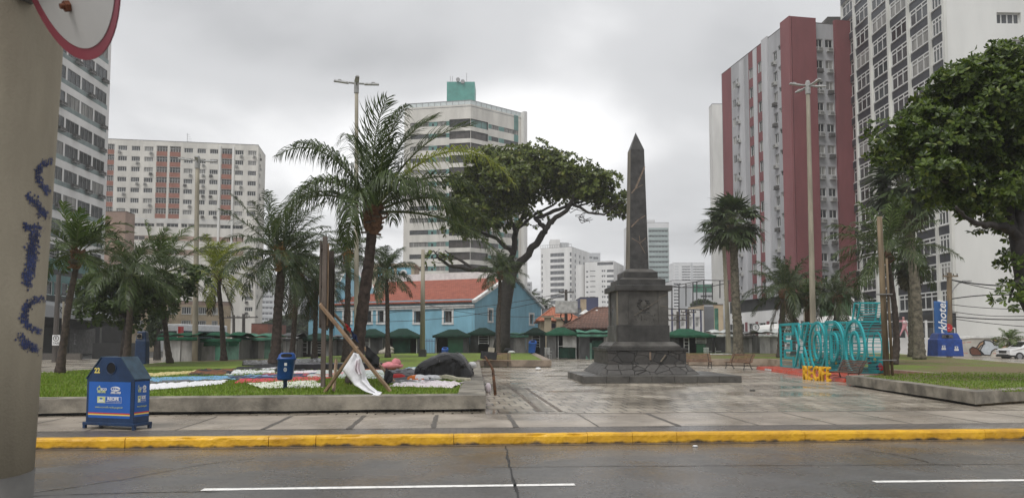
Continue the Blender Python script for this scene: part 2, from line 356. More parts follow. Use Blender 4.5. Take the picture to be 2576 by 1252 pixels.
mat('wall_teal',(.085,.17,.165),rough=.6,var=.2,scale=.5,streak=4)
mat('tile_teal',(.085,.28,.24),rough=.4,var=.15,scale=.6)
mat('tile_teal_dark',(.10,.22,.20),rough=.4,var=.15,scale=.6)
mat('wall_far',(.66,.66,.66),rough=.8,var=.05,scale=.2)
mat('wall_far_shade',(.50,.51,.52),rough=.8,var=.06,scale=.2)
mat('wall_far_band',(.33,.39,.38),rough=.6,var=.1,scale=.2)
mat('wall_far_dark',(.15,.155,.165),rough=.6,var=.2,scale=.3)
mat('wall_far_pink',(.42,.29,.26),rough=.8,var=.1,scale=.3)
mat('wall_navy',(.075,.082,.15),rough=.6,var=.1,scale=.3)
mat('wall_blue',(.21,.43,.535),rough=.8,var=.18,scale=.5,streak=3,detail=9)
mat('wall_blue_light',(.24,.43,.52),rough=.8,var=.1,scale=.5,streak=3,detail=9)
mat('trim_white',(.66,.66,.64),rough=.7,var=.18,scale=2,streak=3)
mat('roof_white',(.72,.72,.71),rough=.7,var=.12,scale=1.5)
mat('stucco',(.40,.345,.25),rough=.8,var=.15,scale=.6)
mat('wall_black',(.026,.025,.025),rough=.7,var=.3,scale=.8)
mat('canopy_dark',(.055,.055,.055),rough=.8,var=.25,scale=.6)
mat('podium_grey',(.35,.355,.36),rough=.6,var=.12,scale=.5,streak=3)
mat('graffiti',(.4,.4,.4),rough=.8,var=.3)
mat('billboard_green',(.055,.12,.05),rough=.5,var=.1,scale=.5)
mat('awning',(.62,.61,.58),rough=.6,var=.1,scale=1)
mat('glass_dark',(.022,.024,.027),rough=.12,var=.4,scale=.5,spec=.5)
mat('glass_mid',(.06,.064,.068),rough=.15,var=.4,scale=.8,spec=.5)
mat('glass_curtain',(.24,.235,.22),rough=.4,var=.45,scale=1.6,streak=6)
mat('glass_brown',(.065,.055,.05),rough=.15,var=.3,scale=1,spec=.5)
mat('glass_far',(.115,.12,.13),rough=.3,var=.3,scale=1)
mat('glass_teal',(.12,.24,.22),rough=.12,var=.2,scale=.6,spec=.5)
mat('glass_rail',(.60,.65,.64),rough=.1,var=.1,spec=.5)
mat('frame_white',(.62,.62,.60),rough=.5,var=.12)
mat('frame_grey',(.30,.30,.30),rough=.5,var=.15)
mat('frame_dark',(.06,.06,.06),rough=.5)
mat('ac_unit',(.42,.42,.40),rough=.6,var=.25,scale=3)
mat('ac_dark',(.10,.095,.09),rough=.7,var=.3,scale=3)
mat('roof_dark',(.08,.075,.07),rough=.8,var=.3)
mat('hedge_fence',(.09,.09,.085),rough=.6)
mat('cable',(.02,.02,.02),rough=.6)
mat('banner_blue',(.022,.105,.30),rough=.5,var=.08,scale=1)
mat('white_wall_paint',(.66,.66,.65),rough=.6,var=.08,scale=.7,detail=8)
mat('mural_wall',(.48,.45,.40),rough=.7,var=.18,scale=1,detail=8)
mat('mural_shirt',(.50,.54,.58),rough=.7,var=.1)
mat('mural_skin',(.40,.25,.15),rough=.7,var=.15)
mat('mural_bag',(.13,.05,.03),rough=.7,var=.2)
mat('mural_hair',(.30,.22,.10),rough=.7,var=.2)
mat('mural_line',(.015,.015,.017),rough=.7)
mat('mural_pink',(.5,.22,.19),rough=.7)
mat('pink_paint',(.50,.235,.26),rough=.6,var=.15,scale=6)
mat('pink_white',(.62,.5,.5),rough=.6,var=.15,scale=6)
mat('skin',(.42,.24,.18),rough=.6)
mat('car_white',(.72,.72,.72),rough=.18,var=.03,spec=.5)
mat('car_black',(.012,.012,.013),rough=.4)
mat('car_glass',(.015,.016,.018),rough=.05,spec=.5)
mat('car_light',(.6,.62,.65),rough=.1)
mat('rim_alloy',(.3,.3,.31),rough=.3,metal=.7)
mat('bus_red',(.45,.03,.025),rough=.3,var=.1)
mat('panel_grey_shaded',(.13,.125,.12),rough=.8,var=.3)  # podium panels, shade under the canopy darkened into their colour
def tile_mat(name,c1,c2,mortar,bw,rh,rough,rot,ms=.012,bumpd=.02,noise_s=.35):
    m=bpy.data.materials.new(name); m.use_nodes=True; nt=m.node_tree; N=nt.nodes; L=nt.links; b=N['Principled BSDF']
    g=N.new('ShaderNodeNewGeometry'); mp=N.new('ShaderNodeMapping'); mp.inputs['Rotation'].default_value=(0,0,rot); L.new(g.outputs['Position'],mp.inputs[0])
    br=N.new('ShaderNodeTexBrick'); br.inputs['Scale'].default_value=1; br.inputs['Brick Width'].default_value=bw; br.inputs['Row Height'].default_value=rh; br.inputs['Mortar Size'].default_value=ms
    br.inputs['Color1'].default_value=(*c1,1); br.inputs['Color2'].default_value=(*c2,1); br.inputs['Mortar'].default_value=(*mortar,1); br.inputs['Mortar Smooth'].default_value=.3
    nw=N.new('ShaderNodeTexNoise'); nw.inputs['Scale'].default_value=1.3; nw.inputs['Detail'].default_value=3; L.new(mp.outputs[0],nw.inputs['Vector'])
    ad=N.new('ShaderNodeMixRGB'); ad.blend_type='LINEAR_LIGHT'; ad.inputs[0].default_value=.03; L.new(mp.outputs[0],ad.inputs[1]); L.new(nw.outputs['Color'],ad.inputs[2]); L.new(ad.outputs[0],br.inputs['Vector'])
    n=N.new('ShaderNodeTexNoise'); n.inputs['Scale'].default_value=noise_s; n.inputs['Detail'].default_value=7; L.new(g.outputs['Position'],n.inputs['Vector'])
    mr=N.new('ShaderNodeMapRange'); mr.inputs[1].default_value=.3; mr.inputs[2].default_value=.7; mr.inputs[3].default_value=.7; mr.inputs[4].default_value=1.3; L.new(n.outputs[0],mr.inputs[0])
    h=N.new('ShaderNodeHueSaturation'); L.new(mr.outputs[0],h.inputs['Value']); L.new(br.outputs['Color'],h.inputs['Color']); L.new(h.outputs[0],b.inputs['Base Color'])
    r2=N.new('ShaderNodeMapRange'); r2.inputs[1].default_value=.35; r2.inputs[2].default_value=.65; r2.inputs[3].default_value=max(.05,rough-.13); r2.inputs[4].default_value=rough+.2
    n4=N.new('ShaderNodeTexNoise'); n4.inputs['Scale'].default_value=.55; n4.inputs['Detail'].default_value=6; L.new(g.outputs['Position'],n4.inputs['Vector']); L.new(n4.outputs[0],r2.inputs[0]); L.new(r2.outputs[0],b.inputs['Roughness'])
    # each stone sits a little differently: height per stone plus grain
    bw2=N.new('ShaderNodeRGBToBW'); L.new(br.outputs['Color'],bw2.inputs[0])
    n5=N.new('ShaderNodeTexNoise'); n5.inputs['Scale'].default_value=7; n5.inputs['Detail'].default_value=5; L.new(g.outputs['Position'],n5.inputs['Vector'])
    mu=N.new('ShaderNodeMath'); mu.operation='MULTIPLY_ADD'; L.new(n5.outputs[0],mu.inputs[0]); mu.inputs[1].default_value=.35; mi=N.new('ShaderNodeMath'); mi.operation='SUBTRACT'; mi.inputs[0].default_value=1; L.new(br.outputs['Fac'],mi.inputs[1]); L.new(mi.outputs[0],mu.inputs[2])
    bp=N.new('ShaderNodeBump'); bp.inputs['Strength'].default_value=.3; bp.inputs['Distance'].default_value=bumpd; L.new(mu.outputs[0],bp.inputs['Height']); L.new(bp.outputs[0],b.inputs['Normal'])
    b.inputs['Specular IOR Level'].default_value=.6
    M[name]=m
TH=math.atan(.075)
tile_mat('plaza_tiles',(.26,.222,.175),(.43,.382,.31),(.065,.054,.044),.40,.72,.22,-TH-.03,ms=.022,bumpd=.02)
tile_mat('plaza_band',(.30,.27,.22),(.20,.17,.13),(.07,.06,.05),.2,.2,.3,-TH+.5)
tile_mat('small_pavers',(.16,.135,.115),(.115,.10,.088),(.05,.044,.04),.22,.11,.3,-TH)
def rubble_mat(name,c1,c2,sc_,line):
    m=bpy.data.materials.new(name); m.use_nodes=True; nt=m.node_tree; N=nt.nodes; L=nt.links; b=N['Principled BSDF']
    tc=N.new('ShaderNodeTexCoord'); v=N.new('ShaderNodeTexVoronoi'); v.feature='DISTANCE_TO_EDGE'; v.inputs['Scale'].default_value=sc_; v2=N.new('ShaderNodeTexVoronoi'); v2.inputs['Scale'].default_value=sc_
    mp=N.new('ShaderNodeMapping'); mp.inputs['Scale'].default_value=(1,1,1.35); L.new(tc.outputs['Object'],mp.inputs[0])
    L.new(mp.outputs[0],v.inputs['Vector']); L.new(mp.outputs[0],v2.inputs['Vector'])
    st=N.new('ShaderNodeMapRange'); st.inputs[1].default_value=.0; st.inputs[2].default_value=.028; L.new(v.outputs['Distance'],st.inputs[0])
    mx=N.new('ShaderNodeMixRGB'); mx.inputs[1].default_value=(*c1,1); mx.inputs[2].default_value=(*c2,1); sp=N.new('ShaderNodeSeparateColor'); L.new(v2.outputs['Color'],sp.inputs[0]); L.new(sp.outputs[0],mx.inputs[0])
    m2=N.new('ShaderNodeMixRGB'); m2.inputs[1].default_value=(*line,1); L.new(st.outputs[0],m2.inputs[0]); L.new(mx.outputs[0],m2.inputs[2])
    n=N.new('ShaderNodeTexNoise'); n.inputs['Scale'].default_value=9; n.inputs['Detail'].default_value=6; L.new(tc.outputs['Object'],n.inputs['Vector'])
    m3=N.new('ShaderNodeMixRGB'); m3.blend_type='MULTIPLY'; m3.inputs[0].default_value=.6; L.new(m2.outputs[0],m3.inputs[1]); L.new(n.outputs[0],m3.inputs[2]); h=N.new('ShaderNodeHueSaturation'); h.inputs['Value'].default_value=1.5; L.new(m3.outputs[0],h.inputs['Color']); L.new(h.outputs[0],b.inputs['Base Color'])
    mu=N.new('ShaderNodeMath'); mu.operation='MULTIPLY_ADD'; L.new(n.outputs[0],mu.inputs[0]); mu.inputs[1].default_value=.3; L.new(st.outputs[0],mu.inputs[2])
    bp=N.new('ShaderNodeBump'); bp.inputs['Strength'].default_value=.9; bp.inputs['Distance'].default_value=.06; L.new(mu.outputs[0],bp.inputs['Height']); L.new(bp.outputs[0],b.inputs['Normal']); b.inputs['Roughness'].default_value=.42
    M[name]=m
rubble_mat('rubble',(.036,.034,.032),(.066,.06,.054),2.3,(.024,.022,.02))
rubble_mat('rubble_skirt',(.055,.051,.047),(.09,.083,.075),2.0,(.03,.028,.025))
def kerb_mat():
    m=bpy.data.materials.new('kerb_yellow'); m.use_nodes=True; nt=m.node_tree; N=nt.nodes; L=nt.links; b=N['Principled BSDF']
    tc=N.new('ShaderNodeTexCoord'); n=N.new('ShaderNodeTexNoise'); n.inputs['Scale'].default_value=2.2; n.inputs['Detail'].default_value=9; n.inputs['Roughness'].default_value=.65; L.new(tc.outputs['Object'],n.inputs['Vector'])
    r=N.new('ShaderNodeValToRGB'); e=r.color_ramp.elements; e[0].position=.35; e[0].color=(.52,.27,.015,1); e[1].position=.6; e[1].color=(.76,.43,.02,1); L.new(n.outputs[0],r.inputs[0])
    # worn paint and splash dirt along the foot of the stones
    sp=N.new('ShaderNodeSeparateXYZ'); L.new(tc.outputs['Object'],sp.inputs[0]); n2=N.new('ShaderNodeTexNoise'); n2.inputs['Scale'].default_value=4; n2.inputs['Detail'].default_value=8; L.new(tc.outputs['Object'],n2.inputs['Vector'])
    mu=N.new('ShaderNodeMath'); mu.operation='MULTIPLY_ADD'; L.new(n2.outputs[0],mu.inputs[0]); mu.inputs[1].default_value=-.16; L.new(sp.outputs[2],mu.inputs[2])
    ms=N.new('ShaderNodeMapRange'); ms.inputs[1].default_value=-.075; ms.inputs[2].default_value=-.035; L.new(mu.outputs[0],ms.inputs[0])
    mx=N.new('ShaderNodeMixRGB'); mx.inputs[1].default_value=(.06,.045,.03,1); L.new(ms.outputs[0],mx.inputs[0]); L.new(r.outputs[0],mx.inputs[2]); L.new(mx.outputs[0],b.inputs['Base Color'])
    bp=N.new('ShaderNodeBump'); bp.inputs['Strength'].default_value=.5; bp.inputs['Distance'].default_value=.03; n3=N.new('ShaderNodeTexNoise'); n3.inputs['Scale'].default_value=14; L.new(tc.outputs['Object'],n3.inputs['Vector']); L.new(n3.outputs[0],bp.inputs['Height']); L.new(bp.outputs[0],b.inputs['Normal']); b.inputs['Roughness'].default_value=.45
    M['kerb_yellow']=m
kerb_mat()
def lawn_mat(nm='lawn',sh=0.0):
    m=bpy.data.materials.new(nm); m.use_nodes=True; nt=m.node_tree; N=nt.nodes; L=nt.links; b=N['Principled BSDF']
    g=N.new('ShaderNodeNewGeometry'); n=N.new('ShaderNodeTexNoise'); n.inputs['Scale'].default_value=.22; n.inputs['Detail'].default_value=8; n.inputs['Roughness'].default_value=.65; L.new(g.outputs['Position'],n.inputs['Vector'])
    r=N.new('ShaderNodeValToRGB'); e=r.color_ramp.elements; e[0].position=.36+sh; e[0].color=(.17,.13,.07,1); e[1].position=.6+sh; e[1].color=(.17,.25,.03,1); x=e.new(.44+sh); x.color=(.13,.165,.035,1); L.new(n.outputs[0],r.inputs[0])
    n2=N.new('ShaderNodeTexNoise'); n2.inputs['Scale'].default_value=16; n2.inputs['Detail'].default_value=6; L.new(g.outputs['Position'],n2.inputs['Vector'])
    h=N.new('ShaderNodeHueSaturation'); mr=N.new('ShaderNodeMapRange'); mr.inputs[1].default_value=.3; mr.inputs[2].default_value=.7; mr.inputs[3].default_value=.65; mr.inputs[4].default_value=1.35; L.new(n2.outputs[0],mr.inputs[0]); L.new(mr.outputs[0],h.inputs['Value']); L.new(r.outputs[0],h.inputs['Color']); L.new(h.outputs[0],b.inputs['Base Color'])
    bp=N.new('ShaderNodeBump'); bp.inputs['Strength'].default_value=.9; bp.inputs['Distance'].default_value=.05; L.new(n2.outputs[0],bp.inputs['Height']); L.new(bp.outputs[0],b.inputs['Normal']); b.inputs['Roughness'].default_value=.75; b.inputs['Specular IOR Level'].default_value=.25
    M[nm]=m
lawn_mat(); lawn_mat('lawn_worn',.10)
def roof_mat(name,c1,c2,ax):
    m=bpy.data.materials.new(name); m.use_nodes=True; nt=m.node_tree; N=nt.nodes; L=nt.links; b=N['Principled BSDF']
    u=N.new('ShaderNodeUVMap'); wv=N.new('ShaderNodeTexWave'); wv.wave_type='BANDS'; wv.bands_direction='X'; wv.inputs['Scale'].default_value=1.0; wv.inputs['Distortion'].default_value=.4; wv.inputs['Detail'].default_value=1
    tc=N.new('ShaderNodeTexCoord'); mp=N.new('ShaderNodeMapping'); mp.inputs['Rotation'].default_value=(0,0,ax); L.new(tc.outputs['Object'],mp.inputs[0]); L.new(mp.outputs[0],wv.inputs['Vector'])
    wv2=N.new('ShaderNodeTexWave'); wv2.bands_direction='Z'; wv2.inputs['Scale'].default_value=1.6; wv2.inputs['Distortion'].default_value=.5; L.new(mp.outputs[0],wv2.inputs['Vector'])
    n=N.new('ShaderNodeTexNoise'); n.inputs['Scale'].default_value=1.5; n.inputs['Detail'].default_value=8; L.new(tc.outputs['Object'],n.inputs['Vector'])
    r=N.new('ShaderNodeValToRGB'); e=r.color_ramp.elements; e[0].position=.3; e[0].color=(*c1,1); e[1].position=.68; e[1].color=(*c2,1); L.new(n.outputs[0],r.inputs[0])
    m2=N.new('ShaderNodeMixRGB'); m2.blend_type='MULTIPLY'; m2.inputs[0].default_value=.55; L.new(r.outputs[0],m2.inputs[1]); a=N.new('ShaderNodeMath'); a.operation='MULTIPLY'; L.new(wv.outputs['Fac'],a.inputs[0]); L.new(wv2.outputs['Fac'],a.inputs[1]); a2=N.new('ShaderNodeMath'); a2.operation='MULTIPLY_ADD'; L.new(a.outputs[0],a2.inputs[0]); a2.inputs[1].default_value=.7; a2.inputs[2].default_value=.5; L.new(a2.outputs[0],m2.inputs[2]); L.new(m2.outputs[0],b.inputs['Base Color'])
    bp=N.new('ShaderNodeBump'); bp.inputs['Strength'].default_value=.8; bp.inputs['Distance'].default_value=.08; L.new(a.outputs[0],bp.inputs['Height']); L.new(bp.outputs[0],b.inputs['Normal']); b.inputs['Roughness'].default_value=.7
    M[name]=m
roof_mat('roof_tiles',(.24,.052,.026),(.40,.105,.055),.45)
roof_mat('roof_tiles_old',(.13,.065,.045),(.22,.11,.075),.2)
roof_mat('roof_tiles_far',(.38,.11,.05),(.48,.17,.09),.0)
# ---------------------------------------------------------------- ground, road, kerb, pavements, lawns
CT,SN=math.cos(TH),math.sin(TH)
def ST(s,t,z=0.0): return Vector((s*CT-t*SN,12.2+s*SN+t*CT,z))
b=MB(); b.quad((-900,-250,-.02),(900,-250,-.02),(900,1400,-.02),(-900,1400,-.02),'far_asphalt'); struct(b,'ground')
b=MB(); b.quad(ST(-90,-26,0),ST(90,-26,0),ST(90,0,0),ST(-90,0,0),'asphalt'); struct(b,'road')
rng=random.Random(5)
def strip(pts,w,m,z,name,jit=.0,seed=1,kind='structure'):
    rg=random.Random(seed); b=MB(); L=[];Rr=[]
    for i,p in enumerate(pts):
        a=pts[max(i-1,0)];c=pts[min(i+1,len(pts)-1)]; d=(Vector(c)-Vector(a)); d.z=0; d.normalize(); nn=Vector((-d.y,d.x,0)); k=w/2*(1+rg.uniform(-jit,jit))
        L.append(Vector((p[0],p[1],z))+nn*k); Rr.append(Vector((p[0],p[1],z))-nn*k)
    for i in range(len(pts)-1): b.quad(Rr[i],Rr[i+1],L[i+1],L[i],m)
    o=b.build(name); return tag(o,kind=kind)
def polyline(pix,z,n=1,wob=0,seed=0):
    rg=random.Random(seed); g=[G(u,v,z) for u,v in pix]; out=[]
    for i in range(len(g)-1):
        for k in range(n): 
            p=g[i].lerp(g[i+1],k/n); out.append(p+Vector((rg.uniform(-wob,wob),rg.uniform(-wob,wob),0)))
    return out+[g[-1]]
strip(polyline([(508,1231),(1446,1218)],0,14,.004),.115,'road_paint',.004,'lane_marking',.10,2)
strip(polyline([(2198,1211),(3100,1202)],0,12,.004),.115,'road_paint',.004,'lane_marking',.10,3)
strip(polyline([(1272,1118),(1281,1170),(1303,1252),(1330,1330)],0,10,.012,4),.03,'crack',.004,'road_joint',.4,4)
strip(polyline([(60,1243),(300,1207),(520,1166),(640,1152)],0,10,.02,5),.014,'crack',.004,'road_crack',.6,5)
strip(polyline([(60,1248),(360,1238),(560,1236)],0,12,.02,6),.02,'crack',.005,'road_crack',.7,6)
strip(polyline([(1240,1175),(1500,1172),(2000,1170),(2700,1166)],0,12,.012,7),.02,'crack',.004,'road_crack',.5,7)
strip(polyline([(2170,1130),(2280,1148),(2360,1168),(2420,1172)],0,8,.015,8),.02,'crack',.005,'road_crack',.6,8)
# kerb: painted stones, each a little out of line
b=MB(); s=-24.0
while s<28:
    L=rng.choice((.75,1.5,2.2,1.0)); dz=rng.uniform(-.005,.005); dt=rng.uniform(-.006,.006); n=int(L*14); gp=rng.choice((.0015,.004,.008))
    prof=((.0,-.01),(.0,.125),(.012,.155),(.03,.17),(.15,.172),(.165,.16),(.165,-.01))
    vs=[]
    for i in range(n+1):
        ss=s+gp+(L-2*gp)*i/n
        for j,(t,z) in enumerate(prof):
            k=.010*noise.noise(Vector((ss*3,t*9,z*9)))+(.07*max(0,noise.noise(Vector((ss*2.1,3,j*.3)))-.24) if j in(1,2,3) else 0)
            vs.append(ST(ss,t+dt+k,max(z+dz-(abs(k)*.8 if j in(2,3,4) else 0),-.01)))
    m=len(prof); fs=[(i*m+j,(i+1)*m+j,(i+1)*m+j+1,i*m+j+1) for i in range(n) for j in range(m-1)]+[tuple(range(m)),tuple(n*m+j for j in range(m-1,-1,-1))]
    b.add(vs,fs,'kerb_yellow'); s+=L
struct(b,'kerb',loc=(0,12.2,0))
strip([ST(-30,-.07),ST(0,-.07),ST(30,-.07)],.13,'dirt_strip',.0045,'gutter')
b=MB(); b.quad(ST(-90,.17,.166),ST(90,.17,.166),ST(90,.95,.166),ST(-90,.95,.166),'small_pavers'); b.quad(ST(-90,.17,-.01),ST(90,.17,-.01),ST(90,.17,.166),ST(-90,.17,.166),'slab'); struct(b,'pavement_border')
b=MB(); b.quad(ST(-90,.95,.168),ST(90,.95,.168),ST(90,3.35,.168),ST(-90,3.35,.168),'slab'); struct(b,'sidewalk')
for k in range(-14,16):
    s0=k*1.46+.18; pts=[ST(s0-.03+.008*rng.uniform(-1,1),.95+.25*i,0) for i in range(10)]
    if -9<s0<14: strip(pts,.09 if k in(-3,-2,-1,0,2) else .03,'slab_joint',.172,'pavement_joint',.2,k)
b=MB(); b.quad(ST(-60,3.35,.165),ST(60,3.35,.165),Vector((60,80,.165)),Vector((-24,80,.165)),'plaza_tiles'); struct(b,'plaza')
# lighter stone band that crosses the corner of the plaza
def band(pix,w,name,m='plaza_band'): strip(polyline(pix,.17,6),w,m,.170,name)
band([(1275,966),(1318,1000),(1358,1034)],.10,'paving_band','dirt_strip'); band([(1290,966),(1337,1000),(1380,1034)],.26,'paving_band'); band([(1322,975),(1372,1008),(1412,1034)],.09,'paving_band','dirt_strip')
strip([ST(-.3,3.34),ST(14,3.34)],.07,'slab_joint',.171,'pavement_joint')
# lawns
def zlawn(y): return .485 if y<30 else .485+.15*min(1,(y-30)/28)
def lawn(poly,name,mt='lawn'):
    bm=bmesh.new(); f=bm.faces.new([bm.verts.new((x,y,0)) for x,y in poly])
    y=math.ceil(min(p[1] for p in poly)/2.5)*2.5
    while y<max(p[1] for p in poly):
        bmesh.ops.bisect_plane(bm,geom=bm.verts[:]+bm.edges[:]+bm.faces[:],plane_co=(0,y,0),plane_no=(0,1,0)); y+=2.5
    for v in bm.verts: v.co.z=zlawn(v.co.y)
    bmesh.ops.triangulate(bm,faces=bm.faces[:])
    top=bm.faces[:]; ed=[e for e in bm.edges if e.is_boundary]
    r=bmesh.ops.extrude_edge_only(bm,edges=ed)
    for v in r['geom']:
        if isinstance(v,bmesh.types.BMVert): v.co.z=.15
    bmesh.ops.recalc_face_normals(bm,faces=bm.faces[:])
    me=bpy.data.meshes.new(name); bm.to_mesh(me); bm.free(); me.materials.append(M[mt]); o=bpy.data.objects.new(name,me); link(o); return tag(o,kind='structure')
def stp(s,t): v=ST(s,t); return (v.x,v.y)
CL=G(1222,996,.49); CL=(CL.x,CL.y); FL=G(90,1006,.49); FL=(FL.x,FL.y)
LEFT=[(-24,13.6),FL,CL,(-1.85,42),(2.25,42.2),(1.9,62),(-9,60),(-14.2,47),(-18.5,39.5),(-17.2,28)]
lawn([(-24,14.0),(FL[0],FL[1]+.35),(CL[0]-.35,CL[1]+.35),(-2.2,42.3),(1.9,42.5),(1.6,62),(-9,60),(-14.2,47),(-18.5,39.5),(-17.2,28)],'lawn')
CR=G(2452,987,.49); ER=G(2128,945,.49); FR=G(2576,980,.49)
d=(FR-CR).normalized(); FR2=CR+d*14
lawn([(CR.x+.3,CR.y+.3),(FR2.x,FR2.y+.3),(FR2.x+8,62),(11,62),(10.5,45.4),(15.6,44.2),(15.9,27.3),(12.5,26.0),(ER.x+.35,ER.y-.2)],'lawn','lawn_worn')
def rim(pts,w,name,label,m='concrete_wall',top=.49,foot=.23,zf=None,inset=.3,cap=.0,side=1):
    """low cantilevered concrete kerb wall that holds a lawn: slab with a recessed foot"""
    pts=[Vector((p[0],p[1],0)) for p in pts]; n=len(pts)
    def offs(k):
        out=[]
        for i in range(n):
            ns=[]
            if i>0: dd=(pts[i]-pts[i-1]).normalized(); ns.append(Vector((-dd.y,dd.x,0)))
            if i<n-1: dd=(pts[i+1]-pts[i]).normalized(); ns.append(Vector((-dd.y,dd.x,0)))
            v=sum(ns,Vector()).normalized(); q=v.dot(ns[0]); out.append(pts[i]+v*(k*side/max(q,.3)))
        return out
    sub=[]
    A,B,Cc=offs(0),offs(w),offs(inset); b=MB()
    def zt(p): return (zf(p.y) if zf else top)+.02
    rg=random.Random(3)
    for i in range(n-1):
        L=(A[i+1]-A[i]).length; k=max(1,int(L/.7))
        for j in range(k):
            def at(S,q,z): v=S[i].lerp(S[i+1],q); v.z=z if z is not None else zt(v); return v
            q0,q1=j/k,(j+1)/k
            def jz(q): return .012*noise.noise(Vector((i*7+q*L*.8,1.3,0)))
            a0,a1=at(A,q0,None),at(A,q1,None); b0,b1=at(B,q0,None),at(B,q1,None)
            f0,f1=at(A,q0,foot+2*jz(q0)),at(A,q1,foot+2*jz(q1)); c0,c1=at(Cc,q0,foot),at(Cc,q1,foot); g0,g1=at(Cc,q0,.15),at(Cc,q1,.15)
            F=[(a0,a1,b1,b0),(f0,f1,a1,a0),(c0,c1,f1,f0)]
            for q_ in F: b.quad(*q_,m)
            b.quad(g0,g1,c1,c0,'stone_dark')  # foot in a darker colour: shade under the overhang painted in
            e0,e1=b0.copy(),b1.copy(); e0.z=e1.z=.15; b.quad(b0,b1,e1,e0,m)
        for (p,q,r_,t) in ((A[0],B[0],Cc[0],0),(A[-1],B[-1],Cc[-1],1)):
            if (i==0 and t==0) or (i==n-2 and t==1):
                z=zt(p); v=[Vector((p.x,p.y,foot)),Vector((q.x,q.y,foot)),Vector((q.x,q.y,z)),Vector((p.x,p.y,z))]; b.quad(*v,m)
    o=b.build(name); return tag(o,label,'wall')
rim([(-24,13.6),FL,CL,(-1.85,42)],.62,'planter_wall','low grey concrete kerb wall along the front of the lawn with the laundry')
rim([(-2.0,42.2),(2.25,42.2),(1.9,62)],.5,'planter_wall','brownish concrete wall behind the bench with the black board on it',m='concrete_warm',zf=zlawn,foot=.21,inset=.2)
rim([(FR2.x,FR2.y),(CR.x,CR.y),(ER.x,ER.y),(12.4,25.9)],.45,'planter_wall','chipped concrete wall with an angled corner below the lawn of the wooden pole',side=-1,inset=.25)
rim([(15.35,27.2),(15.2,44.1),(8.3,45.3)],.4,'planter_wall','brownish concrete wall behind the two slatted benches beside the monument',m='concrete_warm',zf=zlawn,foot=.2,inset=.15,side=-1)
# grass blades: nobody could count them
def blades(poly,n,name,hmin,hmax,seed,clear=()):
    rg=random.Random(seed); b=MB(); xs=[p[0] for p in poly]; ys=[p[1] for p in poly]
    def inside(x,y):
        c=False; j=len(poly)-1
        for i in range(len(poly)):
            xi,yi=poly[i]; xj,yj=poly[j]
            if (yi>y)!=(yj>y) and x<(xj-xi)*(y-yi)/(yj-yi)+xi: c=not c
            j=i
        return c
    k=0
    while k<n:
        y=min(ys)+(max(ys)-min(ys))*rg.random()**1.6; x=rg.uniform(min(xs),max(xs))
        if not inside(x,y): continue
        d=noise.noise(Vector((x*.25,y*.25,7)))
        if d<-.28 and rg.random()<.6: k+=1; continue
        h=rg.uniform(hmin,hmax)*(1+.5*d); a=rg.uniform(0,6.28); w=.008+.0006*y; z=zlawn(y)-.005; c,s_=math.cos(a),math.sin(a); lx,ly=rg.uniform(-.6,.6)*h,rg.uniform(-.6,.6)*h
        b.tri((x-c*w,y-s_*w,z),(x+c*w,y+s_*w,z),(x+lx,y+ly,z+h),'grass_blade'); k+=1
    return tag(b.build(name),'short green grass growing on the lawns round the plaza','grass',kind='stuff')
blades([(-23,14.4),(FL[0],FL[1]+.65),(CL[0]-.65,CL[1]+.65),(-1.7,30),(-17.3,30),(-17.1,28)],58000,'grass',.03,.085,11)
blades([(CR.x+.55,CR.y+.5),(19,CR.y-.4),(20,28),(15.9,28),(11.5,25.2)],11000,'grass',.02,.06,12)
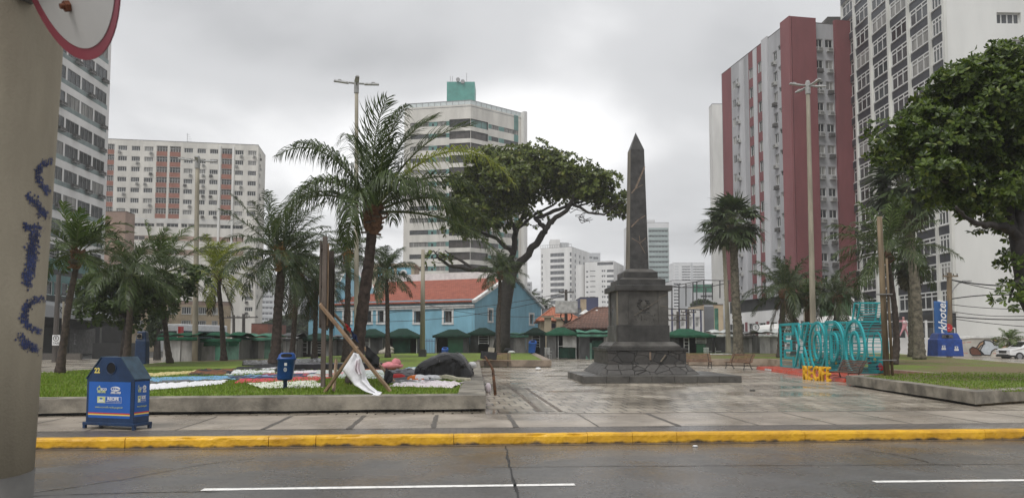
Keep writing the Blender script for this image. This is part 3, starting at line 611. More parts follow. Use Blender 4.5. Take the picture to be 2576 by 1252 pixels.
# ---------------------------------------------------------------- obelisk monument
MONX,MONY,MROT=5.05,29.75,R(-3.6)*-1
def zmon(v,Y): return Zat(v,Y)
def monument():
    t=thing('obelisk_monument','tall dark stone obelisk on a stepped stone pedestal with rubble base','monument',(MONX,MONY,.165),rz=MROT)
    z0=.165
    def sq(hx,hy=None,oy=0): hy=hy or hx; return [(-hx,-hy+oy),(hx,-hy+oy),(hx,hy+oy),(-hx,hy+oy)]
    def part(name,fn,bev=.015):
        b=MB(); fn(b); return b.build(name,t,local=True,bevel=bev)
    # platform of slabs
    def plat(b):
        n=7; w=5.75/n
        for i in range(n): b.box((-2.7+w*(i+.5),-1.05,.125),(w-.008,4.2,.25),'stone')
    part('platform',plat,.012)
    def skirt(b): b.prism(sq(1.92,1.9),.25,.62,'rubble_skirt',taper=sq(1.54,1.52)) 
    part('rubble_skirt',skirt,.02)
    rb=part('rubble_base',lambda b:b.prism(sq(1.52,1.5),.615,1.13,'rubble'),.02)
    def ston(b):
        # two pale stones and the joint lines that stand out on the front face
        b.box((.12,-1.505,.93),(.07,.05,.30),'stone_vein')
    part('pale_stone',ston,.006)
    def ston(b):
        b.beam((.52,-1.505,.72),(.72,-1.505,.98),.05,.05,'stone_light')
    part('pale_stone',ston,.006)
    part('ledge',lambda b:b.prism(sq(1.57,1.55),1.13,1.24,'stone_dark'),.02)
    part('sloping_cap',lambda b:(b.prism(sq(1.36,1.34),1.24,1.31,'stone'),b.prism(sq(1.36,1.34),1.31,1.47,'stone',taper=sq(1.15,1.13))),.01)
    def lowdie(b):
        b.box((0,0,1.79),(2.04,2.04,.66),'stone_dark'); b.box((0,.0,1.79),(2.10,1.86,.655),'stone'); 
    part('lower_die',lowdie,.015)
    def updie(b):
        b.box((0,0,2.79),(1.92,1.92,1.35),'stone')
        for sx in(-1,1):
            b.box((sx*.79,-.975,2.79),(.40,.04,1.34),'stone'); b.box((sx*.79,.975,2.79),(.40,.04,1.34),'stone')
            b.box((sx*.975,-.79,2.79),(.04,.36,1.34),'stone_light' if sx<0 else 'stone'); b.box((sx*.975,.79,2.79),(.04,.36,1.34),'stone')
    part('upper_die',updie,.012)
    def wreath(b):
        n=30
        for i in range(n):
            a=2*math.pi*i/n
            if 1.2<a<1.9: continue
            r=.2+.03*math.sin(i*2.4); c=Vector((.02+r*math.cos(a),-.975,2.93+r*1.0*math.sin(a)))
            b.sphere(c,(.05,.03,.04),'stone_dark',6,4)
        b.box((.02,-.968,2.62),(.46,.03,.04),'stone_dark'); b.sphere((.02,-.96,2.93),(.13,.03,.14),'stone',10,6)
    w=part('bronze_wreath',wreath,0); w['label']='carved round wreath emblem on the pedestal front'
    rg=random.Random(4); b=MB()
    for r_ in range(2):
        for i in range(9):
            if rg.random()<.25: continue
            x=-.38+i*.1+rg.uniform(-.02,.02); z=2.45-r_*.14+rg.uniform(-.02,.02)
            b.beam((x,-.965,z),(x+rg.uniform(-.05,.05),-.965,z+rg.uniform(.03,.09)),.014,.02,'bench_iron')
    b.build('inscription',t,local=True)
    def corn(b): b.box((0,0,3.56),(2.26,2.26,.22),'stone_dark')
    part('cornice',corn,.02)
    part('attic_step',lambda b:(b.box((0,0,3.79),(1.82,1.82,.24),'stone_dark'),b.prism(sq(.91),3.91,3.98,'stone',taper=sq(.72))),.012)
    part('plinth_block',lambda b:(b.box((0,0,4.1),(1.34,1.34,.24),'stone_dark'),b.prism(sq(.67),4.22,4.36,'stone',taper=sq(.47))),.012)
    sh=part('shaft',lambda b:(b.prism(sq(.385),4.36,9.22,'stone_shaft',taper=sq(.278)),b.prism(sq(.278),9.22,9.98,'stone_shaft',taper=sq(.006)),b.m.__setitem__(3,'stone_light')),.008)
    def fx(z): return -(.385+(.278-.385)*(z-4.36)/4.86)-.0015
    def veins(segs):
        b=MB()
        for p,q,w in segs: b.beam((p[0],fx(p[1]),p[1]),(q[0],fx(q[1]),q[1]),w,.006,'stone_vein',up=(0,1,0))
        b.build('quartz_vein',t,local=True)
    veins([((-.27,7.42),(-.10,7.62),.05),((-.10,7.62),(.13,8.15),.07),((.13,8.15),(.29,8.52),.06),((-.1,7.6),(.2,7.78),.018)])
    veins([((-.30,6.05),(.0,6.35),.045),((.0,6.35),(.28,6.52),.03)])
    veins([((.05,5.4),(.3,5.62),.02),((-.28,5.6),(.02,5.42),.02),((.02,5.42),(.25,5.0),.02),((.05,5.45),(.02,5.7),.02)])
    b=MB(); b.beam((-.35,-.99,2.5),(.62,-.99,3.1),.02,.01,'stone_light',up=(0,1,0)); b.beam((.62,-1.0,3.2),(.95,-1.0,3.32),.03,.012,'stone_light',up=(0,1,0)); b.beam((.7,-1.0,2.86),(.93,-1.0,2.84),.02,.012,'stone_light',up=(0,1,0)); b.build('pale_crack',t,local=True)
monument()
# ---------------------------------------------------------------- near pole and sign
def near_pole():
    t=thing('concrete_pole','thick tan concrete pole with blue spray marks and a grey foot','pole',(-1.28,1.78,0))
    Y=1.78; e1=P(160,120,Y); e2=P(80,1250,Y); rr=.17
    
    def tang(u,v): # pole axis whose silhouette passes through this photo point
        d=_ray(u,v); m=d.x/d.y; q=math.sqrt(1+m*m); return Vector((m*Y-rr*q,Y,Zat(v,Y-rr*m/q)))
    e1=tang(160,120); e2=tang(82,1250); k=(e1.x-e2.x)/(e1.z-e2.z); base=Vector((e2.x-k*e2.z,Y,0))
    
    def ax(z): return Vector((base.x+k*z,Y,z))
    zb=Zat(1212,Y-.12)
    b=MB(); b.tube([ax(zb+(4.6-zb)*i/8) for i in range(9)],rr,'pole_concrete',40); b.build('shaft',t,smooth=True)
    b=MB(); b.tube([ax(0),ax(zb)],rr+.002,'pole_band',40); b.build('foot_band',t,smooth=True)
    # sprayed letters follow the round face: short strokes laid on the surface
    rg=random.Random(3); b=MB()
    def hit(u,v):
        d=_ray(u,v); o=Vector((0,0,CZ)); 
        for it in range(60):
            s=1.5+it*.006; p=o+d*(s/d.y); a=ax(p.z)
            if (Vector((p.x,p.y,0))-Vector((a.x,a.y,0))).length<=rr+.0012: return p
        return None
    strokes=[[(128,408),(106,412),(92,430),(92,448),(104,468),(116,485),(120,470)],[(66,492),(92,512),(112,545),(118,540),(96,520)],
      [(60,570),(104,576)],[(84,580),(74,620),(70,660),(66,712)],[(90,590),(84,640),(76,700)],[(60,690),(68,720)],
      [(110,752),(92,750),(70,765),(56,792),(64,815),(96,835),(104,825)],[(46,845),(72,862),(96,885)],[(52,868),(84,880)]]
    for st_ in strokes:
        for i in range(len(st_)-1):
            (u0,v0),(u1,v1)=st_[i],st_[i+1]; n=max(2,int(math.hypot(u1-u0,v1-v0)/2.2))
            for q in range(n):
                u=u0+(u1-u0)*q/n; v=v0+(v1-v0)*q/n
                for _ in range(4):
                    uu,vv=u+rg.gauss(0,4.6),v+rg.gauss(0,4.6); p=hit(uu,vv)
                    if p is None: continue
                    a=ax(p.z); nn=Vector((p.x-a.x,p.y-a.y,0)).normalized(); tt=Vector((-nn.y,nn.x,0)); r_=rg.uniform(.0012,.0034); c=a+nn*(rr+.0016+rg.uniform(0,.0006))
                    vs=[c+tt*(r_*math.cos(6.283*j/6))+Vector((0,0,r_*1.2*math.sin(6.283*j/6))) for j in range(6)]; b.add(vs,[tuple(range(6))],'spray_blue')
    b.build('spray_paint',t)
near_pole()
def round_sign():
    c=Vector((-0.946,1.493,2.543)); a,ti=-.727,-.344
    e1=Vector((math.cos(a),math.sin(a),0)); e2=Vector((-math.sin(a)*math.sin(ti),math.cos(a)*math.sin(ti),math.cos(ti))); n=e1.cross(e2); 
    if n.y>0: n=-n
    t=thing('road_sign','round white road sign with a red rim and a rusty bolt on the tan pole','sign',c)
    def disc(b,r,th,off,m,cx=0,cz=0):
        N=64; vs=[]
        for s_ in (0,1): vs+=[c+n*(off+th*s_)+e1*(cx+r*math.cos(6.2832*i/N))+e2*(cz+r*math.sin(6.2832*i/N)) for i in range(N)]
        b.add(vs,[(i,(i+1)%N,N+(i+1)%N,N+i) for i in range(N)]+[tuple(range(N)),tuple(range(2*N-1,N-1,-1))],m)
    b=MB(); disc(b,.25,.003,-.003,'sign_red'); b.build('rim',t)
    b=MB(); disc(b,.226,.0012,.0002,'sign_white',.010,-.002); b.build('face',t)
    # bolt
    d=_ray(176,16); o=Vector((0,0,CZ)); k=(c-o).dot(n)/d.dot(n); p=o+d*k
    b=MB(); b.tube([p,p+n*.012],[.012,.012],'rust',6); b.tube([p+n*.012,p+n*.020],.006,'rust',8); b.build('bolt',t)
    b=MB(); q=c-n*.004; b.beam(q-e2*.04,Vector((-1.2,1.74,2.50)),.04,.008,'metal_grey'); b.build('bracket',t)
round_sign()
# ---------------------------------------------------------------- recycling container
def eco_bin():
    p0=G(206,1076,.17); p1=G(337,1082,.17); p2=G(391,1066,.17)
    ex=(p1-p0); ex.z=0; wx=ex.length; ex.normalize(); ey=Vector((-ex.y,ex.x,0)); mm=(391-1288)/1860; wy=(mm*p1.y-p1.x)/(ey.x-mm*ey.y); 
    t=thing('recycling_container','dark blue metal recycling container with a round hole and bright blue posters','container',p0+ex*wx/2+ey*wy/2,rz=math.atan2(ex.y,ex.x))
    w,d=wx-.1,wy-.06; zb=.1; zs=.865; zt=1.235
    hw,hd=w/2,d/2; tw=hw*.40
    b=MB()
    prof=[(-hw,zb),(hw,zb),(hw,zs),(tw,zt),(-tw,zt),(-hw,zs)]
    f=[Vector((x,-hd,z)) for x,z in prof]; k=[Vector((x,hd,z)) for x,z in prof]; n=6
    b.add(f+k,[(0,1,2,3,4,5),(11,10,9,8,7,6),(0,6,7,1),(1,7,8,2),(5,11,6,0),(3,9,10,4)],'bin_navy')
    b.build('body',t,local=True)
    for sx in(-1,1):
        b=MB()
        a=Vector((sx*hw,0,zs)); c=Vector((sx*tw,0,zt)); u=(c-a).normalized(); nn=Vector((-u.z*-sx,0,u.x*-sx)) if False else Vector((sx*abs(u.z),0,abs(u.x)))
        ps=[a-u*.02+Vector((0,-hd-.012,0)),a-u*.02+Vector((0,hd+.012,0)),c+Vector((0,hd+.012,0)),c+Vector((0,-hd-.012,0))]
        b.add([q+nn*.002 for q in ps]+[q+nn*.018 for q in ps],((0,1,2,3),(7,6,5,4),(0,4,5,1),(1,5,6,2),(2,6,7,3),(3,7,4,0)),'bin_lid'); b.build('roof_flap',t,local=True)
    b=MB(); b.box((0,0,.085),(wx,wy,.05),'bin_navy'); b.build('base_frame',t,local=True,bevel=.008)
    for sx in(-1,1):
        for sy in(-1,1):
            b=MB(); b.box((sx*(wx/2-.03),sy*(wy/2-.03),.032),(.05,.05,.064),'bin_navy'); b.build('foot',t,local=True)
    # hole with a rim
    b=MB(); hx=.0+.01; hz=1.045; rr=.102; Nn=28
    b.add([Vector((hx+rr*math.cos(6.2832*i/Nn),-hd-.003,hz+rr*math.sin(6.2832*i/Nn))) for i in range(Nn)],[tuple(range(Nn-1,-1,-1))],'bin_black'); h=b.build('hole',t,local=True)
    b=MB(); 
    ring=[Vector((hx+rr*math.cos(6.2832*i/Nn),-hd-.004,hz+rr*math.sin(6.2832*i/Nn))) for i in range(Nn+1)]; b.tube(ring,.008,'bin_navy',6,cap=False); b.build('hole_rim',h,local=True)
    def poster(side):
        # side 0: front, 1: the end
        if side==0: pw,ph=w*.88,.62; mw=plane_mw((-.012,-hd-.002,.50),(1,0,0),(0,-1,0)); 
        else: pw,ph=d*.93,.60; mw=plane_mw((hw+.002,0,.52),(0,1,0),(1,0,0))
        b=MB(); b.box((0,0,.001),(pw,ph,.002),'poster_blue' if side==0 else 'poster_blue_side',mt=Matrix.Identity(3)); 
        o=MB(); o.v=[tuple(mw@Vector(q)) for q in b.v]; o.f=b.f; o.m=b.m; po=o.build('poster',t,local=True)
        b=MB(); kx=pw/.80
        def bx(x,y,sx,sy,m,z=.0032): b.box((x*kx,y,z),(sx*kx,sy,.0016),m,mt=Matrix.Identity(3))
        bx(0,-.232,.80,.020,'stripe_red'); bx(0,-.254,.80,.022,'stripe_yellow')
        bx(-.155,.0,.15,.105,'txt_lime'); bx(.0,.0,.46,.11,'txt_white',.0022); bx(.075,.0,.30,.102,'poster_blue' ,.0034)
        # little bridge-and-sea emblem of the city panel
        bx(-.155,-.03,.12,.016,'txt_white',.0052); bx(-.155,-.005,.085,.02,'txt_white',.0052); bx(-.155,.02,.05,.026,'poster_blue',.0052)
        for i in range(9):
            a=i*6.2832/9; bx(-.205+.032*math.cos(a)/1.0,.185+.032*math.sin(a),.018,.014,'txt_lime')
        bx(-.195,.232,.02,.02,'txt_lime'); bx(-.205,.185,.02,.014,'poster_blue',.0042)
        o=MB(); o.v=[tuple(mw@Vector(q)) for q in b.v]; o.f=b.f; o.m=b.m; o.build('logo',po,local=True)
        # concentric oval mark
        b=MB()
        for r_,wd in ((.085,.012),(.058,.010),(.034,.008)):
            b.tube([Vector((kx*(.115+ (.085-r_)*.5+r_*math.cos(6.2832*i/24)),.19+.42*r_*math.sin(6.2832*i/24),.003)) for i in range(25)],wd*.5,'txt_white',5,cap=False)
        o=MB(); o.v=[tuple(mw@Vector(q)) for q in b.v]; o.f=b.f; o.m=b.m; o.build('logo',po,local=True)
        bl=wl(t)
        def tx(s_,x,y,size,m,wd=1.0,sh=0,bold=0): text_local(s_,size,m,po,mw@Matrix.Translation((x*kx,y,.006)),wd*kx,sh,bold)
        tx('ECO',-.105,.178,.055,'txt_white',1,0,.002); tx('RECIFE',-.15,.135,.052,'txt_lime',1,0,.002)
        tx('EMLURB',.12,.125,.052,'txt_white',1,.25,.0015)
        tx('RECIFE',.075,.018,.072,'txt_white',1,0,.003); tx('PREFEITURA DA CIDADE',.075,-.027,.024,'txt_white')
        tx('www.ecorecife.recife.pe.gov.br',.0,-.125,.046,'txt_lime',.92)
    poster(0); poster(1)
    mw=plane_mw((-hw*.58,-hd-.003,1.0),(1,0,0),(0,-1,0)); text_local('22',.125,'txt_yellow',t,mw,1,0,.004)
def wl(o): return wloc(o)
def text_local(s_,size,m,parent,mw,wide=1,shear=0,bold=0,name='lettering',world=False):
    cu=bpy.data.curves.new(name,'FONT'); cu.body=s_; cu.size=size; cu.extrude=.0008; cu.align_x='CENTER'; cu.align_y='CENTER'; cu.shear=shear; cu.offset=bold; cu.resolution_u=2
    tt=bpy.data.objects.new(name,cu); link(tt); bpy.context.view_layer.update(); dg=bpy.context.evaluated_depsgraph_get(); me=bpy.data.meshes.new_from_object(tt.evaluated_get(dg)); bpy.data.objects.remove(tt)
    me.transform(mw@Matrix.Diagonal((wide,1,1,1)))
    if world: me.transform(Matrix.Translation(-wloc(parent)))
    me.materials.clear(); me.materials.append(M[m]); o=bpy.data.objects.new(name,me); link(o); o.parent=parent; return o
eco_bin()
# ---------------------------------------------------------------- small litter bins
def litter_bin(base,label,m='bin_blue',sc_=1.0,rz=0.0,post=.22,tilt=0.05,mark=True,name='litter_bin'):
    t=thing(name,label,'bin',base,rz=rz)
    b=MB(); n=24
    def ring(z,rx,ry,k=3.2,oy=0): 
        out=[]
        for i in range(n):
            a=6.2832*i/n; c,s_=math.cos(a),math.sin(a); e=2/k; out.append(Vector((sc_*rx*math.copysign(abs(c)**e,c)+tilt*z*sc_,sc_*(ry*math.copysign(abs(s_)**e,s_)+oy),sc_*(post+z))))
        return out
    rows=[ring(0,.12,.10),ring(.015,.175,.14),(ring(.05,.19,.15)),ring(.50,.215,.165),ring(.51,.235,.18),ring(.55,.235,.18),ring(.56,.215,.165),ring(.63,.20,.15,oy=.01),ring(.685,.15,.10,oy=.03)]
    vs=[p for r_ in rows for p in r_]; k=len(rows)
    b.add(vs,[(i*n+j,i*n+(j+1)%n,(i+1)*n+(j+1)%n,(i+1)*n+j) for i in range(k-1) for j in range(n)]+[tuple(range(n-1,-1,-1)),tuple((k-1)*n+j for j in range(n))],m); b.build('body',t,local=True,smooth=True)
    b=MB(); 
    op=[]
    for i in range(20):
        a=6.2832*i/20; x=.135*math.copysign(abs(math.cos(a))**.6,math.cos(a)); zz=.618+.045*math.sin(a); y=-.158+.5*max(0,zz-.575)*.75; op.append(Vector((sc_*(x+tilt*zz),sc_*(y-.006),sc_*(post+zz))))
    b.add(op,[tuple(range(20))],'bin_black'); b.build('opening',t,local=True)
    b=MB(); b.box((tilt*sc_*.1,.06*sc_,sc_*(post+.3)/2+.0),(.095*sc_,.06*sc_,sc_*(post+.3)),'bin_navy'); b.build('post',t,local=True)
    if mark:
        b=MB(); b.box((sc_*(.0+tilt*.4),-sc_*.166,sc_*(post+.40)),(.062,.006,.07),'plastic_white'); b.build('sticker',t,local=True)
        b=MB(); b.tube([Vector((tilt*.28+.03*math.cos(6.2832*i/14),-.158,post+.27+.045*math.sin(6.2832*i/14))) for i in range(15)],.006,'txt_white',5,cap=False); b.box((tilt*.28,-.158,post+.27),(.014,.006,.04),'txt_white'); b.build('logo',t,local=True)
    return t
g=G(716,978,.485); litter_bin(g,'blue plastic litter bin on a short post on the grass by the laundry',sc_=1.0,rz=R(12),tilt=.07)
# ---------------------------------------------------------------- bench
def bench_proto(name,label,m='bench_slat',L=1.62,group='slatted park benches'):
    t=thing(name,label,'bench',(0,0,0),group=group)
    b=MB()
    for i in range(6):
        y=-.36+i*.075; z=.43+.02*abs(i-2.5)*.25; b.box((0,y,z),(L,.055,.03),m)
    b.build('seat',t,local=True,bevel=.006)
    b=MB()
    for i in range(7):
        q=i/6; y=.06+.02+.20*q**1.3; z=.49+.075*i; b.box((0,y,z),(L,.03,.055),m,mt=Matrix.Rotation(R(-14-8*q),3,'X'))
    b.build('backrest',t,local=True,bevel=.006)
    for sx in(-1,1):
        x=sx*(L/2-.16); b=MB()
        b.tube([(x,-.40,.0),(x,-.34,.2),(x,-.36,.40),(x,-.1,.41),(x,.07,.40)],.022,'bench_iron',6)
        b.tube([(x,.22,.0),(x,.1,.18),(x,.05,.38),(x,.10,.6),(x,.29,.97)],.022,'bench_iron',6)
        b.tube([(x,-.30,.22),(x,-.14,.28),(x,.08,.22)],.016,'bench_iron',6); b.tube([(x,-.43,.012),(x,-.37,.012)],.02,'bench_iron',6); b.tube([(x,.19,.012),(x,.27,.012)],.02,'bench_iron',6)
        b.build('leg',t,local=True)
    return t
def place(o,loc,rz,label=None):
    o.location=loc; o.rotation_euler=(0,0,rz); o.scale=(1,1,.82)
    if label: o['label']=label
bn=bench_proto('park_bench','wooden slatted bench in front of the brownish lawn wall with a black board on it')
q=(G(1214,923,.17)+G(1284,923,.17))/2; place(bn,(q.x,q.y+.25,.165),0)
b2=copy_tree(bn); q=(G(1718,925,.17)+G(1797,925,.17))/2; place(b2,(q.x,q.y+.2,.165),R(4),'light brown slatted bench just beside the dark stone base of the monument')
b3=copy_tree(bn); q=G(1866,928,.17); place(b3,(q.x,q.y+.3,.165),R(-62),'slatted bench turned sideways near the tip of the red platform')
bd=bench_proto('park_bench','dark wet slatted bench beside the yellow letters, facing the monument','bench_slat_dark')
q=G(2112,963,.17); place(bd,(q.x+.72,q.y+.95,.165),R(-84))
# black board leaning on the bench
b=MB(); c=P(1229,905,41.55); b.box((c.x,41.72,.84),(.92,.07,.42),'cloth_black',mt=Matrix.Rotation(R(-12),3,'X')@Matrix.Rotation(R(5),3,'Y')); tag(b.build('board',bevel=.03),'black padded board leaning on the bench by the lawn wall','board')
# rusty bent post
b=MB(); a=G(1246,993,.17); Y=a.y; b.tube([a,P(1243,960,Y),P(1240,930,Y),P(1234,918,Y),P(1226,905,Y),P(1219,895,Y)],[.045,.043,.04,.034,.03,.03],'rust_metal',10); tag(b.build('bent_post',smooth=True),'rusty metal post with a bent top standing on the plaza paving','post')
# ---------------------------------------------------------------- palms
def curve_pts(pix,Y,base_z=None):
    """trunk line from photo points, all at depth Y"""
    pts=[P(u,v,Y) for u,v in pix]
    if base_z is not None: pts[0].z=base_z
    out=[]
    for i in range(len(pts)-1):
        p0=pts[max(i-1,0)];p1=pts[i];p2=pts[i+1];p3=pts[min(i+2,len(pts)-1)]
        for k in range(6):
            t=k/6; out.append(.5*((2*p1)+(p2-p0)*t+(2*p0-5*p1+4*p2-p3)*t*t+(-p0+3*p1-3*p2+p3)*t**3))
    return out+[pts[-1]]
def frond(b,o,az,el,L,droop,wind,nl,ll,ld,rg,lm,rm,w=.036,bare=.14,n=14,twist=0):
    d=Vector((math.cos(az)*math.cos(el),math.sin(az)*math.cos(el),math.sin(el))); p=Vector(o); pts=[p.copy()]; st=L/n
    for i in range(n):
        p=p+d*st; pts.append(p.copy()); k=(i+1)/n
        d=(d+Vector((0,0,-droop*(.3+1.4*k)/n*2.2))+Vector(wind)*(k*2.0/n)).normalized()
    b.tube(pts,[.028*(1-.82*i/n)*L/3.6+.004 for i in range(n+1)],rm,4,cap=False)
    side0=Vector((-math.sin(az),math.cos(az),0))
    for i in range(nl):
        t=bare+(1-bare)*(i+.5)/nl; x=t*n; j=min(int(x),n-1); q=pts[j].lerp(pts[j+1],x-j); T=(pts[j+1]-pts[j]).normalized()
        S=T.cross(Vector((0,0,1)))
        S=(S if S.length>.15 else side0).normalized()
        if S.dot(side0)<0: S=-S
        U=S.cross(T); 
        if U.z<0: U=-U
        le=ll*(max(.12,math.sin(math.pi*min(1,t*.86+.1)))**.7)
        for sg in(-1,1):
            l=le*rg.uniform(.8,1.12); D=(S*sg*rg.uniform(.5,.85)+T*rg.uniform(.5,.95)+U*rg.uniform(-.05,.4)).normalized()
            D2=(D+Vector((0,0,-ld*rg.uniform(.7,1.35)))+Vector(wind)*.7).normalized(); D3=(D2+Vector((0,0,-ld*.9))+Vector(wind)*.6).normalized()
            m=q+D*l*.36; m2=m+D2*l*.36; e=m2+D3*l*.3; Wd=(T-D*T.dot(D)).normalized()*w*.5
            b.add((q-Wd*.6,q+Wd*.6,m+Wd,m-Wd,m2+Wd*.8,m2-Wd*.8,e),((0,1,2,3),(3,2,4,5),(5,4,6)),lm)
def trunk_mesh(pts,r0,r1,m,rg,rings=True,flare=1.5,n=10):
    b=MB(); out=[];rad=[]
    L=sum((pts[i+1]-pts[i]).length for i in range(len(pts)-1)); k=max(10,int(L/.16)); acc=0; seg=[0]
    for i in range(len(pts)-1): acc+=(pts[i+1]-pts[i]).length; seg.append(acc)
    for i in range(k+1):
        s_=L*i/k; j=max(x for x in range(len(pts)-1) if seg[x]<=s_+1e-6); q=(s_-seg[j])/max(1e-6,seg[j+1]-seg[j]); out.append(pts[j].lerp(pts[j+1],min(1,q)))
        f=i/k; r=r0+(r1-r0)*f; r*=1+(flare-1)*math.exp(-f*L/.45)
        if rings: r*=(1.06 if i%2 else .95)*rg.uniform(.97,1.03)
        rad.append(r)
    b.tube(out,rad,m,n,jit=.05,rng=rg); return b
def coconut(label,trunk,Y,L,nf,seed,r0=.16,r1=.10,lm='palm_leaf',tm='trunk_palm',rm='rachis',nl=26,ll=.62,ld=.55,wind=(.25,0,-.02),w=.045,elr=(-.55,1.35),droop=.75,base_z=None,husk='husk',fronds=None,name='coconut_palm',group='coconut palms on the square',young=0,flare=1.5,hs=1.0,dead=0):
    if not fronds: nl=int(nl*1.5); w*=.86; ld*=1.25; ll*=1.12; L*=1.12; droop*=.72; elr=(elr[0]*.75,elr[1]); wind=(wind[0]*1.35,wind[1],wind[2])
    r0*=.8; r1*=.8
    rg=random.Random(seed); pts=curve_pts(trunk,Y,base_z); t=thing(name,label,'palm tree',pts[0],group=group)
    trunk_mesh(pts,r0,r1,tm,rg,flare=flare).build('trunk',t,smooth=True)
    top=pts[-1]; axis=(pts[-1]-pts[-3]).normalized()
    if husk:
        b=MB()
        for i in range(34):
            a=rg.uniform(0,6.28); h=rg.uniform(-.45,.2)*hs; el=rg.uniform(.3,1.3); c=top+axis*h+Vector((math.cos(a),math.sin(a),0))*r1*.8
            e=c+Vector((math.cos(a)*math.cos(el),math.sin(a)*math.cos(el),math.sin(el)*rg.choice((1,1,-.4))))*rg.uniform(.14,.34)*hs; b.beam(c,e,rg.uniform(.10,.22)*hs,.05,husk if rg.random()<.75 else 'trunk_grey')
        b.sphere(top-axis*.1,(r1*2.1,r1*2.1,.40*hs),husk,10,6); b.build('husk',t)
    b=MB(); org=top+axis*.12
    if fronds:
        for f in fronds: frond(b,org,R(f[0]),R(f[1]),f[2],f[3],f[4] if len(f)>4 else wind,f[5] if len(f)>5 else nl,ll,f[6] if len(f)>6 else ld,rg,f[7] if len(f)>7 else lm,rm if len(f)<=7 else 'rachis_yellow',w)
    for i in range(nf):
        q=(i+.5)/nf; az=i*2.39996+seed; el=elr[0]+(elr[1]-elr[0])*q+rg.uniform(-.12,.12); l=L*(1-.25*max(0,q-.7)/.3)*rg.uniform(.85,1.08)
        mm=lm
        if young and q>1-young: mm='palm_leaf_young'
        frond(b,org+Vector((math.cos(az),math.sin(az),0))*r1*.5,az,el,l,droop*rg.uniform(.75,1.25)*(1.15-.55*q),wind,nl,ll,ld*(1.15-.5*q),rg,mm,rm,w)
    for i in range(dead):
        az=i*2.1+.4; frond(b,org-axis*.3,az,-1.1,L*.8,.3,(0,0,-.2),nl,ll,.8,rg,'palm_leaf_dead','husk',w)
    b.build('crown',t); return t
# the big palm among the laundry: its fronds are set one by one
big=[(178,62,3.7,.95),(168,35,3.9,1.05),(196,30,3.4,1.2),(150,50,3.3,.9),(215,44,2.9,1.1),(100,82,3.3,.3,(.55,0,0),60,.10),(60,70,3.8,.3,(.6,0,0),64,.08),(270,78,3.2,.3,(.4,0,0),56,.10),(20,62,4.1,.45,(.35,0,0),60,.12),(40,74,3.6,.25,(.75,0,0),56,.10),
  (0,45,3.6,.9),(12,26,4.3,.9,(.2,0,-.02),64,1.5),(300,48,2.9,1.1),(40,40,3.5,1.0),(120,30,3.2,1.1),(346,52,5.0,1.1,(.12,0,0),76,1.2,'palm_leaf_yellow'),(355,2,4.5,.62,(.05,0,0),70,1.3),(136,72,3.2,.7),(200,64,3.0,.8),(260,35,2.3,1.2),(310,75,3.2,.6),(320,40,3.2,1.0),(90,45,3.2,1.0)]
coconut('tall dark coconut palm leaning over the laundry, with a shaggy crown and brown husk',[(889,972),(899,880),(917,740),(930,640),(938,545)],20.6,0,0,7,r0=.235,r1=.165,nl=66,ll=1.02,ld=1.15,w=.031,wind=(.12,0,-.02),fronds=big,base_z=.47,flare=1.35,hs=1.15)
coconut('coconut palm with a curved trunk and wind-swept crown beside the taxi sign',[(150,938),(160,860),(176,745),(190,680),(194,645)],27,2.0,20,3,r0=.17,r1=.12,nl=30,ll=.6,ld=.4,wind=(.5,0,.02),elr=(-.2,1.45),droop=.6,base_z=.46,young=.25,fronds=[(8,58,2.4,.75,(.35,0,0),34,.3)])
coconut('coconut palm with long drooping fronds standing behind the recycling container',[(318,905),(326,800),(331,700)],33,2.6,19,5,r0=.2,r1=.13,nl=28,ll=.8,ld=.9,wind=(.25,0,-.04),elr=(-.5,1.2),droop=.95,base_z=.48,husk=None)
coconut('coconut palm with a bent dark trunk in front of the grey covered stall',[(428,914),(421,870),(414,800),(412,740),(411,690)],38,3.0,20,9,r0=.17,r1=.12,nl=28,ll=.7,ld=.55,wind=(.35,0,-.02),elr=(-.4,1.4),droop=.75,base_z=.5,young=.2,husk=None)
coconut('yellow-green coconut palm above the green tarpaulin of the stalls',[(563,908),(561,860),(556,780),(551,730),(550,690)],42,2.5,22,11,r0=.19,r1=.14,lm='palm_leaf_yellow',rm='rachis_yellow',nl=26,ll=.68,ld=.5,wind=(.35,0,-.02),elr=(-.5,1.35),droop=.75,base_z=.5,dead=2)
coconut('stout palm with a thick trunk and dense dark crown behind the blue litter bin',[(690,908),(695,860),(701,760),(707,690),(709,645)],36,3.3,40,13,r0=.30,r1=.24,nl=28,ll=.75,ld=.6,wind=(.25,0,-.02),elr=(-.75,1.4),droop=.7,base_z=.5,husk='husk_gold',hs=1.4,lm='palm_leaf_grey')
coconut('slim coconut palm just behind the stout palm, crown touching it',[(735,900),(737,860),(745,760),(754,690)],44,2.9,28,15,r0=.2,r1=.15,nl=24,ll=.75,ld=.65,wind=(.25,0,-.03),elr=(-.7,1.35),droop=.75,base_z=.52,lm='palm_leaf_grey',dead=3)
coconut('coconut palm with low hanging fronds beside the brown billboard',[(791,898),(793,830),(795,770),(796,715)],46,2.4,20,17,r0=.2,r1=.15,nl=24,ll=.75,ld=.75,wind=(.2,0,-.04),elr=(-.8,1.1),droop=.85,base_z=.53,lm='palm_leaf_grey',dead=3)
coconut('coconut palm with a golden husk between the billboard and the pale lamp post',[(870,902),(872,840),(875,740),(876,680),(876,640)],40,2.1,18,19,r0=.24,r1=.16,nl=24,ll=.6,ld=.6,wind=(.25,0,-.02),elr=(-.6,1.3),droop=.85,base_z=.5,husk='husk_gold')
coconut('thin grey-green palm standing before the red church roof',[(976,880),(975,820),(974,750),(970,690)],48,2.2,24,21,r0=.19,r1=.15,nl=24,ll=.75,ld=.7,wind=(.2,0,-.03),elr=(-.7,1.35),droop=.85,base_z=.55,lm='palm_leaf_grey')
